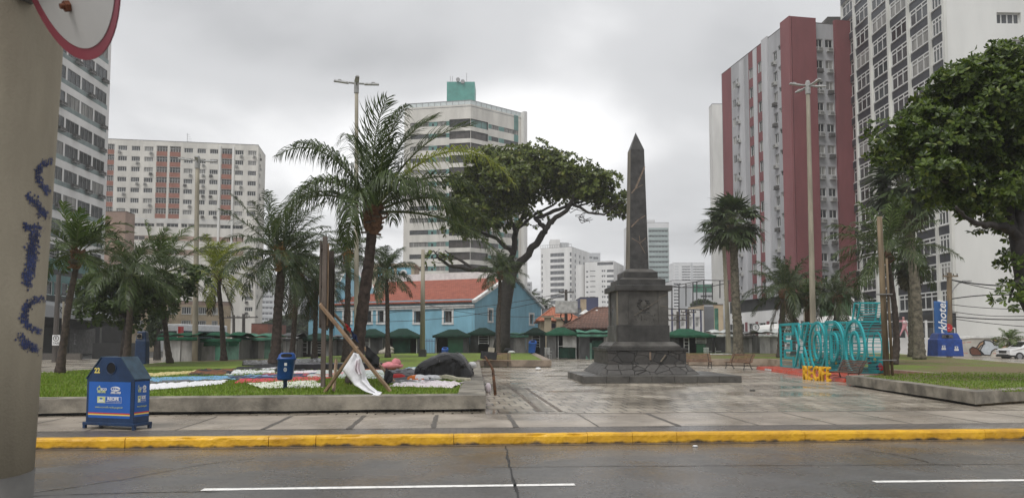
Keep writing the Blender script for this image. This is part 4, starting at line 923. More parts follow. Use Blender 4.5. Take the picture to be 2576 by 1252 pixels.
coconut('small palm standing close against the almond tree trunk',[(1254,885),(1255,810),(1257,740),(1258,690)],56,2.0,22,23,r0=.2,r1=.16,nl=22,ll=.75,ld=.65,wind=(.3,0,-.02),elr=(-.5,1.4),droop=.75,base_z=.6,lm='palm_leaf_grey')
# right side of the plaza
coconut('bushy coconut palm rising behind the letter E of the turquoise sign',[(1964,905),(1965,840),(1968,790),(1972,735)],48,2.8,22,25,r0=.26,r1=.2,nl=26,ll=.75,ld=.65,wind=(-.1,0,-.04),elr=(-.4,1.4),droop=.85,base_z=.55,lm='palm_leaf_grey',dead=4)
coconut('coconut palm with a thin dark trunk behind the bushy one at the turquoise sign',[(1996,895),(1996,840),(1994,780),(1990,720)],54,2.2,16,27,r0=.2,r1=.15,nl=22,ll=.7,ld=.7,wind=(-.1,0,-.04),elr=(-.5,1.2),droop=.9,base_z=.58,lm='palm_leaf_grey')
coconut('short palm with a reddish shaggy trunk beside the tall cracked lamp post',[(2031,895),(2031,850),(2032,800),(2030,755)],50,1.9,18,29,r0=.26,r1=.22,tm='husk',nl=24,ll=.7,ld=.65,wind=(-.15,0,-.03),elr=(-.5,1.35),droop=.85,base_z=.56,young=.2)
coconut('drooping palm rising between the lamp post and the accent of the turquoise letters',[(2104,895),(2104,850),(2105,800),(2107,748)],47,2.2,20,31,r0=.28,r1=.22,nl=26,ll=.8,ld=.85,wind=(.1,0,-.05),elr=(-.6,1.3),droop=.95,base_z=.55,lm='palm_leaf_grey',dead=2)
coconut('coconut palm with a short leaning dark trunk behind the wooden pole',[(2247,914),(2255,870),(2252,790),(2240,700),(2228,640)],36,2.9,22,33,r0=.2,r1=.14,nl=30,ll=.8,ld=.75,wind=(-.2,0,-.03),elr=(-.35,1.4),droop=.8,base_z=.49,young=.18)
# fan palms
def fan_palm(label,trunk,Y,n,pl,fr,seed,r0,r1,base_z,tm='trunk_fan',skirt=0,wind=(-.1,0,-.02),lm='palm_leaf_grey'):
    rg=random.Random(seed); pts=curve_pts(trunk,Y,base_z); t=thing('fan_palm',label,'palm tree',pts[0],group='fan palms on the square')
    trunk_mesh(pts,r0,r1,tm,rg,flare=1.2,n=12).build('trunk',t,smooth=True)
    b=MB(); top=pts[-1]
    tot=n+skirt
    for i in range(tot):
        az=i*2.39996; q=(i+.5)/n
        el=-.75+2.2*q+rg.uniform(-.12,.12) if i<n else -1.25
        T=Vector((math.cos(az)*math.cos(el),math.sin(az)*math.cos(el),math.sin(el))); hub=top+T*pl*rg.uniform(.8,1.1)+Vector((0,0,-.1*pl)); b.tube([top,top+T*pl*.5,hub],[.03,.025,.02],'rachis',4,cap=False)
        S=Vector((-math.sin(az),math.cos(az),0)); T2=(T+Vector((0,0,-.35))+Vector(wind)).normalized(); U=S.cross(T2)
        m=lm if i<n else 'palm_leaf_dead'; ns=22
        for j in range(ns):
            a=R(-125+250*(j+.5)/ns); D=(T2*math.cos(a)+S*math.sin(a)+U*rg.uniform(-.1,.25)).normalized(); l=fr*rg.uniform(.85,1.1)*(1-.18*abs(a)/2.2); w=fr*.075
            Wd=D.cross(U).normalized()*w; mid=hub+D*l*.58; D2=(D+Vector((0,0,-.5*rg.uniform(.2,1.5)))+Vector(wind)).normalized(); e=mid+D2*l*.48
            b.add((hub,mid+Wd,mid-Wd,e),((0,2,1),(2,3,1)),m)
    b.build('crown',t); return t
fan_palm('tall fan palm with a mottled trunk standing on the grass between monument and turquoise sign',[(1857,895),(1856,830),(1850,740),(1846,640),(1843,565)],54,36,1.55,1.35,3,.36,.26,.6)
fan_palm('slender fan palm with a smooth pale trunk beside the mottled one',[(1833,880),(1828,760),(1822,640),(1817,585)],60,20,1.3,1.1,5,.2,.14,.62,tm='lamp_pole')
fan_palm('tallest fan palm with a thick grey trunk before the dark hotel front',[(2313,900),(2309,830),(2300,700),(2288,590),(2276,475)],44,40,1.5,1.4,9,.32,.24,.56,skirt=10)
fan_palm('fan palm with a skirt of dead hanging leaves just behind the tallest one',[(2293,893),(2294,830),(2292,740),(2288,660)],50,16,.9,1.0,11,.22,.2,.58,skirt=26)
# ---------------------------------------------------------------- almond trees
def rosette(b,p,nrm,size,nl,rg,m):
    nrm=nrm.normalized(); x=nrm.cross(Vector((.3,.5,.81)));x.normalize(); y=nrm.cross(x); a0=rg.uniform(0,6.28)
    for i in range(nl):
        a=a0+6.283*i/nl+rg.uniform(-.3,.3); r=x*math.cos(a)+y*math.sin(a); D=(r*rg.uniform(.75,1)+nrm*rg.uniform(.05,.65)).normalized(); l=size*rg.uniform(.7,1.1); s=D.cross(nrm).normalized()*l*.27
        u=D.cross(s).normalized(); mid=p+D*l*.68; b.add((p,mid-s+u*l*.05,p+D*l-u*l*.06,mid+s+u*l*.05),((0,1,2,3),),m)
def almond(label,trunk,limbs,clumps,Y,seed,leaf,nl,dens,m,name='almond_tree',r=.7,twigs=None,depthk=1.0,bm='bark',inner=.25):
    rg=random.Random(seed); pt=[P(u,v,Y) for u,v,_ in trunk]; pt[0].z=zlawn(min(Y,60))-.1
    t=thing(name,label,'tree',pt[0]); b=MB()
    b.tube(pt,[q[2] for q in trunk],bm,12,jit=.09,rng=rg); 
    tr=b.build('trunk',t,smooth=True)
    b=MB()
    for lb in limbs:
        pp=[P(q[0],q[1],Y+q[3]) for q in lb]; rr=[q[2]*.72 for q in lb]; o=[];ro=[]
        for i in range(len(pp)-1):
            for k in range(4):
                f=k/4; w=Vector((rg.gauss(0,1),rg.gauss(0,1),rg.gauss(0,1)))*rr[i]*(.28 if k else 0); o.append(pp[i].lerp(pp[i+1],f)+w); ro.append(rr[i]+(rr[i+1]-rr[i])*f)
        o.append(pp[-1]); ro.append(rr[-1]); b.tube(o,ro,bm,8,jit=.1,rng=rg)
    if twigs:
        for (u,v,dy) in twigs:
            for k in range(7):
                a=P(u+rg.uniform(-8,8),v,Y+dy); e=a
                for s_ in range(4):
                    e2=e+Vector((rg.uniform(-.1,.55),rg.uniform(-.3,.3),rg.uniform(-.3,.35))); b.tube([e,e2],[.03,.018],bm,4,cap=False); e=e2
    b.build('branches',t,smooth=True)
    b=MB(); pxm=Y/FPX
    for cl in clumps:
        u,v,ru,rv=cl[:4]; dy=cl[4] if len(cl)>4 else 0; dn=cl[5] if len(cl)>5 else 1
        c=P(u,v,Y+dy); rx,rz,ry=ru*pxm,rv*pxm,ru*pxm*depthk
        # sub-clumps give the crown its broken outline
        ns=max(3,int(rx*rz*1.6*dens)) 
        for s_ in range(ns):
            while True:
                d=Vector((rg.uniform(-1,1),rg.uniform(-1,1),rg.uniform(-1,1)))
                if inner<d.length<1: break
            if d.z<-.3 and rg.random()<.4: continue
            sc_=c+Vector((d.x*rx,d.y*ry,d.z*rz)); sr=rg.uniform(.45,.85)*min(1.4,leaf*3.2); a=P(u,v+rv*1.3,Y+dy)
            if rg.random()<.3: b_=None
            for k in range(int(nl*dn)):
                e=Vector((rg.gauss(0,1),rg.gauss(0,1),rg.gauss(.35,.9))).normalized(); p=sc_+Vector((e.x*sr,e.y*sr,e.z*sr*.62)); rosette(b,p,(e+Vector((0,0,.55))+d*.3),leaf,rg.choice((6,7,8)),rg,m)
    b.build('crown',t); return t
almond('spreading sea-almond tree with a flat-topped crown and dark twisting trunk before the church',
 [(1262,893,.85),(1263,850,.62),(1267,780,.58),(1278,710,.55),(1285,675,.6)],
 [[(1285,678,.5,0),(1330,640,.45,-.5),(1358,600,.42,-.8),(1372,575,.36,-1),(1390,555,.30,-1),(1425,530,.26,-1.2),(1442,500,.2,-1.4),(1450,470,.14,-1.6)],
  [(1372,578,.34,-1),(1356,556,.26,-.5),(1345,548,.2,-.2),(1365,545,.2,.2),(1400,528,.22,.3),(1430,515,.16,.4),(1470,505,.13,.2)],
  [(1437,512,.2,-1),(1480,535,.13,-1.6),(1520,540,.11,-2),(1545,520,.08,-2.2),(1560,505,.05,-2.3)],
  [(1440,505,.18,-1),(1470,495,.13,.6),(1500,470,.09,1.2)],[(1450,520,.12,0),(1500,505,.08,.6),(1555,515,.05,.6)],
  [(1285,680,.42,0),(1294,620,.36,.8),(1298,580,.32,1.2),(1318,545,.25,1.8),(1330,500,.16,2.4)],[(1298,585,.26,1),(1285,550,.2,.4),(1268,520,.14,0)],[(1300,575,.2,1.2),(1345,540,.16,2.2),(1400,510,.12,3)],
  [(1280,685,.38,0),(1240,680,.3,-.6),(1180,678,.24,-1.4),(1130,668,.18,-2),(1105,650,.12,-2.4),(1090,630,.07,-2.6)],[(1200,680,.2,-1),(1150,650,.14,-.2),(1120,630,.08,.4)],
  [(1292,640,.3,.5),(1250,600,.22,.4),(1200,580,.15,.2),(1160,560,.1,0)]],
 [(1335,398,62,30,0),(1270,412,70,34,-1),(1395,412,50,30,.5),(1212,440,56,38,-.5),(1455,445,62,30,0),(1510,470,44,28,-1),(1172,478,40,42,.5),(1340,455,80,40,1),(1545,512,32,30,-.6),(1425,480,64,30,1.5),(1240,490,80,48,1),(1180,540,48,38,-1),(1300,520,60,36,2),(1500,512,36,24,1),(1180,580,50,24,.6,.6),(1250,560,50,30,-.6,.8),(1340,545,28,18,2.2,.6),(1110,655,22,12,-2,.4),(1290,445,70,40,-2.5),(1425,432,46,34,-1),(1478,478,42,34,-.5)],
 62,2,.45,14,4.4,'almond_leaf',twigs=[(1455,545,-1),(1500,520,-1.5),(1545,540,-2),(1535,520,-2),(1430,520,0),(1090,650,-2)])
almond('large sea-almond tree at the edge of the grass, branches hanging in front of the hotel',
 [(2700,985,.36),(2650,870,.30),(2592,750,.27),(2571,660,.26),(2563,590,.25)],
 [[(2566,610,.2,0),(2545,575,.17,-.3),(2500,566,.13,-.6),(2455,562,.10,-1),(2425,545,.07,-1.2),(2405,520,.05,-1.4)],
  [(2562,600,.2,0),(2580,480,.18,.5),(2600,380,.14,.8),(2590,280,.1,1)],[(2566,600,.2,0),(2500,450,.15,.6),(2420,380,.11,.2),(2330,350,.07,-.2),(2260,340,.04,-.4)],
  [(2530,510,.14,.4),(2440,470,.1,0),(2360,450,.07,-.4),(2290,420,.05,-.6)],[(2480,430,.1,.3),(2400,330,.07,.2),(2340,270,.04,0)],[(2600,420,.14,.6),(2520,290,.1,0),(2470,220,.06,-.4)],[(2569,690,.12,0),(2550,720,.06,-.3),(2538,760,.04,-.5)]],
 [(2510,180,80,44,0),(2590,185,80,50,.6),(2430,215,66,44,-.4),(2560,250,90,70,-.8),(2370,260,50,32,.2),(2470,290,84,54,.4),(2310,290,40,26,0),(2390,345,74,46,-.6),(2270,335,40,24,0),(2300,380,64,30,.4),(2226,345,24,18,-.3,.8),(2225,400,26,16,-.3,.7),(2500,390,90,60,.8),(2580,360,70,70,-.4),(2420,430,70,40,0),(2340,430,50,24,-.8),(2590,470,60,60,.3),(2500,475,70,44,-.5),(2400,500,60,30,.5),(2470,540,60,26,0,.8),(2350,500,30,22,.3,.7),(2540,560,40,30,.8,.7),(2565,660,18,50,.2,.7),(2550,740,18,30,-.2,.6),(2670,220,90,90,.5),(2680,420,80,90,.2),(2545,140,40,22,0,.8),(2400,190,30,20,0,.7)],
 21,4,.20,17,30,'almond_leaf_near',depthk=.9,r=.3)
almond('round sea-almond tree behind the drooping palm, dark leaves reaching the dark canopy',
 [(312,905,.26),(318,860,.22),(322,820,.2),(330,780,.18)],[[(325,810,.16,0),(290,770,.1,-.3),(240,740,.05,-.6)],[(328,800,.15,0),(370,760,.1,.3),(440,735,.06,.5),(490,715,.04,.6)],[(330,790,.14,0),(335,730,.08,.5)]],
 [(300,705,44,22,0),(262,720,40,26,-.4),(225,725,26,18,0),(250,765,44,24,.3),(300,760,44,34,-.5),(230,790,24,16,.2,.8),(330,720,50,30,.8),(380,730,44,30,.2),(360,775,50,30,-.3),(425,715,40,24,0),(470,720,34,20,.4),(495,705,22,20,0,.8),(410,755,38,24,.5),(290,800,44,16,0,.8),(350,806,40,14,.3,.7),(310,690,30,14,0)],
 36,6,.30,14,9,'almond_leaf_dark',name='almond_tree')
# dim tree group far behind the palms
def bush(label,clumps,Y,seed,leaf=.55,m='bush_leaf',name='tree',zb=.1,dn=1.0):
    rg=random.Random(seed); c0=clumps[0]; base=P(c0[0],c0[1],Y); base.z=zb; t=thing(name,label,'tree',base); b=MB(); top=P(c0[0],c0[1],Y); b.tube([base,top],[.3,.12],'bark',7); b.build('trunk',t)
    b=MB()
    for (u,v,ru,rv) in clumps:
        c=P(u,v,Y); rx,rz=ru*Y/FPX,rv*Y/FPX
        for i in range(int(190*dn)):
            d=Vector((rg.gauss(0,1),rg.gauss(0,1),rg.gauss(0,1))).normalized()*rg.uniform(.75,1.05); rosette(b,c+Vector((d.x*rx,d.y*rx*.8,d.z*rz)),d+Vector((0,0,.4)),leaf*rg.uniform(.7,1.3),5,rg,m)
    b.build('crown',t)
bush('broad dim tree far behind the stalls, between the pale towers and the church',[(700,822,36,16),(735,812,36,20),(765,826,26,14),(668,828,20,12)],150,31,.9)
bush('grey-green bush over the dark wall behind the bus',[(398,800,20,24),(382,840,12,26)],58,32,.34)
bush('pale bushy tree beside the sports cage behind the monument',[(1765,768,22,12),(1790,775,16,10)],128,33,.7)
coconut('small palm tree showing over the blue gable of the church',[(1334,800),(1334,775),(1333,752)],114,2.0,10,41,r0=.25,r1=.2,nl=14,ll=.9,ld=.7,w=.10,elr=(-.4,1.2),base_z=.2,husk=None,name='palm_tree',group='far palms',lm='palm_leaf_grey')
coconut('palm tree peeking over the eaves at the end of the blue church',[(1368,800),(1368,782),(1368,768)],114,1.7,10,43,r0=.25,r1=.2,nl=12,ll=.8,ld=.7,w=.10,elr=(-.4,1.2),base_z=.2,husk=None,name='palm_tree',group='far palms',lm='palm_leaf_grey')
coconut('little potted-size palm in front of the painted mural wall',[(2540,880),(2540,868),(2540,858)],64,1.25,14,45,r0=.12,r1=.1,nl=18,ll=.5,ld=.6,w=.05,elr=(-.2,1.3),droop=1.0,base_z=.2,husk=None,name='palm_tree',group='far palms',wind=(.1,0,0),lm='palm_leaf_young')
# ---------------------------------------------------------------- billboard frame with props
BA=G(812,991,.485); BB=G(831,962,.485)
def billboard():
    t=thing('billboard_frame','tall brown wooden billboard seen edge-on, braced by leaning beams','billboard',BA)
    za=Zat(617,BA.y)-.0; zb_=Zat(648,BB.y); tz=(za+zb_)/2
    for p,z in ((BA,za),(BB,zb_)):
        b=MB(); b.box((p.x,p.y,(z+.45)/2+.2),(.09,.09,z-.45),'wood_old'); b.build('post',t)
    dd=(BB-BA).normalized(); nn=Vector((dd.y,-dd.x,0)); z0=Zat(824,BA.y)
    b=MB(); 
    for i in range(9):
        p=BA+(BB-BA)*((i+.5)/9)-nn*.1; b.box((p.x,p.y,(z0+tz)/2),(.035,.46,tz-z0),'wood_old',rz=math.atan2(dd.y,dd.x)-math.pi/2)
    b.build('panel',t)
    for z in (z0+.1,(z0+tz)/2,tz-.15):
        b=MB(); b.beam(BA+Vector((0,0,z-BA.z))-nn*.05,BB+Vector((0,0,z-BB.z))-nn*.05,.06,.09,'wood_dark'); b.build('rail',t)
    for i,(x0,x1) in enumerate(((.03,.10),(.35,.36),(.66,.67),(.97,.98))):
        p=BA+(BB-BA)*x0+nn*.05; b=MB(); b.box((p.x,p.y,(z0+tz)/2),(.06,.06,tz-z0-.1),'wood_beam' if i in(0,) else 'wood_dark'); b.build('batten',t)
    e=G(983,986,.485); b=MB(); b.beam(P(808,765,BA.y)+Vector((.0,-.12,0)),e+Vector((0,-.02,.02)),.06,.22,'wood_beam',up=(0,1,0)); b.build('brace',t,bevel=.008)
    e=G(993,962,.485); b=MB(); b.beam(P(822,768,BB.y),e+Vector((0,0,.02)),.06,.19,'wood_beam',up=(0,1,0)); b.build('brace',t,bevel=.008)
    b=MB(); b.beam(G(818,988,.485)+Vector((0,-.0,.03)),P(898,872,17.0),.06,.19,'wood_beam',up=(0,1,0)); b.build('brace',t,bevel=.008)
    b=MB(); b.beam(G(831,990,.485)+Vector((0,.3,.03)),P(846,905,19),.04,.08,'wood_beam',up=(0,1,0)); b.build('brace',t)
billboard()
# ---------------------------------------------------------------- laundry and bedding on the grass
def cloth(pix,m,name,label,cat,amp=.05,seed=0,n=(40,14),lift=.02,group='laundry spread on the grass',freq=2.4,ragged=.06,m2=None):
    """a rumpled sheet: four photo corners (far-left, far-right, near-right, near-left) dropped on the grass"""
    c=[G(u,v,.50) for u,v in pix]; b=MB(); sd=seed*13.7
    def fn(a,q):
        p=(c[3].lerp(c[2],a)).lerp(c[0].lerp(c[1],a),q)
        e=ragged*(noise.noise(Vector((a*7+sd,q*5,1)))); ex=ragged*noise.noise(Vector((a*4,q*9+sd,5)))*1.5
        edge=min(1,min(q,1-q)*6+.15)
        p=p+Vector((ex,e*2.2,0)); v=Vector((p.x*freq+sd,p.y*freq*1.25,0)); h=noise.noise(v)*.7+noise.noise(v*2.3)*.45+abs(noise.noise(v*4.5))*.35
        p.z=zlawn(p.y)+lift+amp*.62*(.55+h)*(edge if edge<1 else 1); return p
    b.grid(fn,n[0],n[1],m)
    if m2:
        for i in range(len(b.m)):
            if noise.noise(Vector((b.v[b.f[i][0]][0]*1.1+sd,b.v[b.f[i][0]][1]*2,3)))>.12: b.m[i]=m2
    o=b.build(name,smooth=True); md=o.modifiers.new('thickness','SOLIDIFY'); md.thickness=.012; md.offset=-1
    return tag(o,label,cat,group)
cloth([(300,945),(505,932),(508,938),(330,951)],'cloth_yellow','yellow_sheet','yellow and cream rumpled sheet beside the recycling container','sheet',.08,1)
cloth([(505,931),(592,928),(580,943),(470,944)],'cloth_brown','brown_blanket','brown and black rumpled blanket among the laundry','blanket',.14,2,m2='cloth_black')
cloth([(600,923),(735,918),(700,934),(585,934)],'cloth_black','black_clothes','thin row of black clothes at the far edge of the laundry','clothes',.07,3)
cloth([(585,930),(770,921),(760,934),(565,944)],'cloth_white','white_sheet','long white sheet between the blue cloth and the black clothes','sheet',.07,4,m2='cloth_palegrey')
cloth([(280,952),(740,941),(705,950),(300,966)],'cloth_blue','blue_sheet','long sky-blue sheet with grey edges on the grass','sheet',.07,5,m2='cloth_blue')
cloth([(560,946),(800,938),(770,949),(600,956)],'cloth_navy','navy_clothes','navy and grey clothes overlapping the end of the blue sheet','clothes',.08,6,m2='cloth_grey')
cloth([(280,962),(600,952),(560,957),(320,968)],'cloth_grey','grey_cloth','narrow grey cloth along the near side of the blue sheet','cloth',.06,7)
cloth([(290,973),(572,957),(560,966),(380,981)],'cloth_white','white_sheet','crumpled bright white sheet nearest the recycling container','sheet',.09,8,n=(60,16),freq=5)
cloth([(668,939),(905,936),(820,950),(640,950)],'cloth_red','red_sheet','red sheet lying behind the blue litter bin','sheet',.05,9)
cloth([(606,953),(850,946),(800,958),(590,963)],'cloth_red','red_sheet','red-pink sheet with torn edge lying in front of the first red one','sheet',.05,10)
cloth([(620,965),(790,957),(810,974),(655,976)],'cloth_cream','cream_sheet','cream sheet around the foot of the blue litter bin','sheet',.08,11)
cloth([(770,962),(812,964),(815,972),(740,976)],'cloth_palepink','pink_cloth','small pale pink and yellow cloth at the end of the cream sheet','cloth',.06,12)
cloth([(700,925),(790,922),(770,934),(690,937)],'cloth_black','black_clothes','black trousers heaped between white sheet and litter bin','clothes',.12,13,m2='cloth_grey')
cloth([(735,934),(805,931),(795,938),(700,941)],'cloth_palepink','white_cloth','small pinkish white cloth beside the blue litter bin','cloth',.08,14)
cloth([(812,930),(985,930),(970,952),(760,950)],'cloth_palegrey','pale_sheet','large pale grey-green sheet under the leaning beams','sheet',.07,15)
cloth([(785,926),(980,924),(975,930),(770,934)],'cloth_brown','brown_mat','long brown mat with an orange end behind the pale sheet','mat',.05,16,m2='cloth_orange')
cloth([(612,912),(820,905),(800,921),(610,920)],'tarp_black','black_tarp','crumpled flat black tarpaulin on the grass behind the litter bin','tarp',.22,17,freq=1.6)
b=MB(); a=P(735,920,29.5); b.beam(Vector((a.x-.2,a.y,.62)),Vector((a.x+3.3,a.y+1.2,.64)),1.1,.24,'cloth_black'); b.beam(Vector((a.x-.2,a.y,.75)),Vector((a.x+3.3,a.y+1.2,.77)),1.12,.03,'cloth_grey'); tag(b.build('foam_mattress',bevel=.04),'long black-sided mattress with a grey top lying behind the litter bin','mattress','laundry spread on the grass')
cloth([(975,934),(1110,930),(1080,958),(975,958)],'cloth_grey','grey_blanket','heap of grey and black blankets at the foot of the leaning beam','blanket',.26,18,freq=1.8,m2='cloth_black')
cloth([(985,950),(1100,955),(1085,968),(965,962)],'cloth_grey','grey_cloth','flat grey cloth under the pillows','cloth',.09,19,m2='cloth_palegrey')
cloth([(1060,956),(1168,963),(1140,975),(978,971)],'cloth_palepink','pink_sheet','pale pink and white crumpled sheet near the corner of the low wall','sheet',.09,20,n=(60,14),freq=4)
cloth([(1030,925),(1110,921),(1100,928),(1010,930)],'cloth_palegrey','white_cloth','small blue and white cloth lying beneath the pink bundle','cloth',.07,21,m2='cloth_blue')
def pillow(u,v,sx,sy,sz,m,name,label,cat='pillow',rz=0,seed=1,m2=None):
    c=G(u,v,.5); c.z=zlawn(c.y)+sz*.42; b=MB()
    b.sphere(c,(sx,sy,sz),m,22,12,f=lambda d:(1+.14*noise.noise(d*2+Vector((seed,0,0)))+.06*noise.noise(d*5)))
    if m2:
        for i in range(len(b.m)):
            q=Vector(b.v[b.f[i][0]])-c
            if noise.noise(q*5)>.0: b.m[i]=m2
    return tag(b.build(name,smooth=True),label,cat,'laundry spread on the grass')
pillow(1002,953,.24,.2,.13,'cloth_redbright','cushion','bright red cushion behind the leaning wooden beam','cushion',seed=2)
pillow(1050,957,.34,.22,.14,'cloth_white','pillow','white pillow with an orange printed pattern','pillow',seed=3,m2='cloth_orange')
pillow(1087,953,.42,.22,.10,'cloth_white','pillow','long plain white pillow between the orange one and the black tarp','pillow',seed=4)
o=MB(); c=G(984,929,.5); c.z=zlawn(c.y)
o.sphere(c+Vector((0,0,.16)),(.48,.34,.17),'cloth_pink',20,10,f=lambda d:1+.22*noise.noise(d*2.2)); o.sphere(c+Vector((.20,0,.27)),(.19,.22,.19),'cloth_pink',16,10,f=lambda d:1+.3*noise.noise(d*2.5+Vector((3,0,0)))); tag(o.build('pink_bundle',smooth=True),'pink quilt bundled up on the grass beside the black tarp','bundle','laundry spread on the grass')
b=MB(); a=G(1097,952,.5); e=G(1183,957,.5); n_=14
vs=[a.lerp(e,i/n_)+Vector((0,0,.075+.06*math.sin(math.pi*min(1,i/n_*1.6))+.02*noise.noise(Vector((i*.8,0,0))))) for i in range(n_+1)]
b.grid(lambda x,y:vs[min(n_,int(round(x*n_)))]+Vector((0,-.2+.4*y,0)),n_,3,'foam_cream'); o=b.build('foam_slab'); md=o.modifiers.new('thickness','SOLIDIFY'); md.thickness=.10; tag(o,'bent slab of cream mattress foam lying on the concrete corner','foam','laundry spread on the grass')
def tarp_heap():
    c0=G(1042,950,.49); c1=G(1186,950,.49); cx=(c0.x+c1.x)/2; cy=c0.y+.75; hw=(c1.x-c0.x)/2; b=MB(); zt=Zat(884,cy-.2)-.49
    prof=[(0,.0),(.0,.30),(.05,.58),(.17,.72),(.30,.84),(.42,.97),(.55,1.0),(.68,.98),(.78,.93),(.86,.78),(.94,.50),(1,.12),(1,0)]
    def ht(a):
        for i in range(len(prof)-1):
            if prof[i][0]<=a<=prof[i+1][0] and prof[i+1][0]>prof[i][0]:
                k=(a-prof[i][0])/(prof[i+1][0]-prof[i][0]); return prof[i][1]+(prof[i+1][1]-prof[i][1])*k
        return .2
    def fn(a,q):
        # q runs from the near foot over the top to the far foot
        ang=math.pi*q; h=ht(min(.995,max(.012,a)))*zt; x=cx-hw+2*hw*a; y=cy-.85*math.copysign(abs(math.cos(ang))**.55,math.cos(ang)); z=.49+h*abs(math.sin(ang))**.42
        v=Vector((x*2.2,y*2.2,z*2.2)); r=abs(noise.noise(v*1.1))*.2+noise.noise(v*2.6)*.09; cr=abs(math.sin(x*4.2+2.2*noise.noise(v*.5)+z*1.5))**6*.06
        return Vector((x+.05*noise.noise(v*1.7),y+r*(-1 if q<.5 else 1)*.8-cr,max(.485,z-r*.55*math.sin(ang))))
    b.grid(fn,30,18,'tarp_black'); b.build('tarp_heap'); o=sc.collection.objects['tarp_heap']; tag(o,'large lumpy heap covered by a black tarpaulin on the corner of the lawn','tarp heap')
tarp_heap()
b=MB(); c=P(1188,918,25.5); b.sphere(c,(.16,.14,.12),'plastic_white',10,8,f=lambda d:1+.35*noise.noise(d*3)); b.sphere(c+Vector((-.12,0,-.14)),(.16,.14,.16),'cloth_black',10,8,f=lambda d:1+.35*noise.noise(d*3)); tag(b.build('plastic_bag',smooth=True,loc=(c.x,c.y,.49)),'black and white plastic bag poking out behind the tarp heap','bag')
c=G(1354,931,.17); b=MB(); b.sphere(c+Vector((0,0,.07)),(.16,.13,.09),'plastic_white',12,8,f=lambda d:1+.3*noise.noise(d*3)); tag(b.build('plastic_bag',smooth=True),'white plastic bag lying alone on the plaza paving','bag')
c=G(1228,987,.17); b=MB(); b.sphere(c+Vector((0,.1,.13)),(.09,.09,.15),'cloth_palepink',12,8,f=lambda d:1+.3*noise.noise(d*3)); tag(b.build('plastic_bag',smooth=True),'pale crumpled bag standing by the corner of the low wall','bag')
c=G(1749,1123,0); b=MB(); b.sphere(c+Vector((0,0,.012)),(.045,.03,.016),'plastic_white',10,6,f=lambda d:1+.3*noise.noise(d*3)); tag(b.build('paper_scrap',smooth=True),'scrap of white paper on the wet road','paper')
c=G(2210,958+0,.17); 
b=MB(); c=G(2887,1555/1.59+0,.17) if False else G(1893,983,.17); b.box(c+Vector((0,0,.02)),(.16,.06,.04),'stone_dark'); tag(b.build('stone_chip',bevel=.01),'dark chip of stone lying on the wet paving','stone')
# cloths hung on the beams
def hung(rows,m,name,label,seed=0,cat='cloth'):
    """rows of photo points with depth, left to right, from the top down"""
    b=MB(); R_=[[P(u,v,Y) for u,v,Y in r] for r in rows]
    nu,nv=18,8*(len(rows)-1)
    def fn(a,q):
        x=q*(len(R_)-1); j=min(int(x),len(R_)-2); f=x-j
        def row(r): y=a*(len(r)-1); k=min(int(y),len(r)-2); return r[k].lerp(r[k+1],y-k)
        p=row(R_[j]).lerp(row(R_[j+1]),f); return p+Vector((.01*noise.noise(p*6),.05*math.sin(a*11+q*4+seed)+.03*noise.noise(p*5+Vector((seed,0,0))),0))
    b.grid(fn,nu,nv,m); o=b.build(name,smooth=True); md=o.modifiers.new('thickness','SOLIDIFY'); md.thickness=.01; return tag(o,label,cat)
Yb=16.8
hung([[(890,886,Yb),(901,890,Yb)],[(862,930,Yb),(899,908,Yb-.1),(908,905,Yb)],[(882,955,Yb),(905,935,Yb-.15),(914,925,Yb)],[(893,968,Yb-.1),(910,958,Yb-.2),(921,948,Yb)],[(922,985,Yb-.25),(929,975,Yb-.3),(931,968,Yb-.2)],[(941,990,Yb-.45),(946,985,Yb-.4),(948,981,Yb-.3)],[(931,997,Yb-.75),(952,996,Yb-.7),(963,986,Yb-.6)]],'cloth_white','white_towel','long white towel hung over the short brace, trailing onto the wall',2,'towel')
hung([[(897,905,Yb-.16),(904,902,Yb-.17)],[(892,930,Yb-.2),(906,925,Yb-.22)],[(900,943,Yb-.24),(912,940,Yb-.26)]],'cloth_palepink','pink_cloth','pale pink cloth hanging with the white towel on the brace',3)
Yc=20.0
hung([[(868,812,Yc),(884,826,Yc-.1)],[(872,828,Yc-.12),(882,836,Yc-.12)]],'cloth_redbright','red_cloth','dark red cloth hung on the far leaning beam near its top',4)
hung([[(882,828,Yc),(899,846,Yc-.1)],[(886,848,Yc-.12),(902,862,Yc-.12)]],'cloth_navy','blue_jeans','faded blue jeans hung on the far leaning beam',5,'jeans')
hung([[(922,868,Yc),(956,900,Yc)],[(918,890,Yc-.14),(952,918,Yc-.14)],[(920,905,Yc-.1),(948,925,Yc-.1)]],'cloth_black','black_shirt','black shirt hung over the middle of the far leaning beam',6,'shirt')
hung([[(970,925,Yc+.6),(990,940,Yc+.6)],[(966,944,Yc+.4),(986,958,Yc+.4)],[(968,960,Yc+.3),(978,966,Yc+.3)]],'cloth_black','black_trousers','black trousers hung at the foot of the far leaning beam',7,'trousers')
# wooden pole on the grass by the sculpture
g=G(2231,944,.49); t=thing('wooden_pole','tall weathered wooden pole with a second thinner pole strapped to it','pole',g); tp=P(2212,545,g.y)
b=MB(); b.tube([g,g.lerp(tp,.5),tp],[.105,.095,.085],'wood_pole',10,jit=.04); b.build('main_pole',t,smooth=True); tp2=P(2228,650,g.y); b=MB(); b.tube([g+Vector((.19,0,0)),tp2+Vector((.03,0,0))],[.05,.04],'wood_pole',8); b.build('side_pole',t,smooth=True)
for v in (740,905): 
    b=MB(); c=P(2224 if v<800 else 2233,v,g.y); b.box(c,(.46,.3,.035),'metal_grey'); b.build('strap',t)
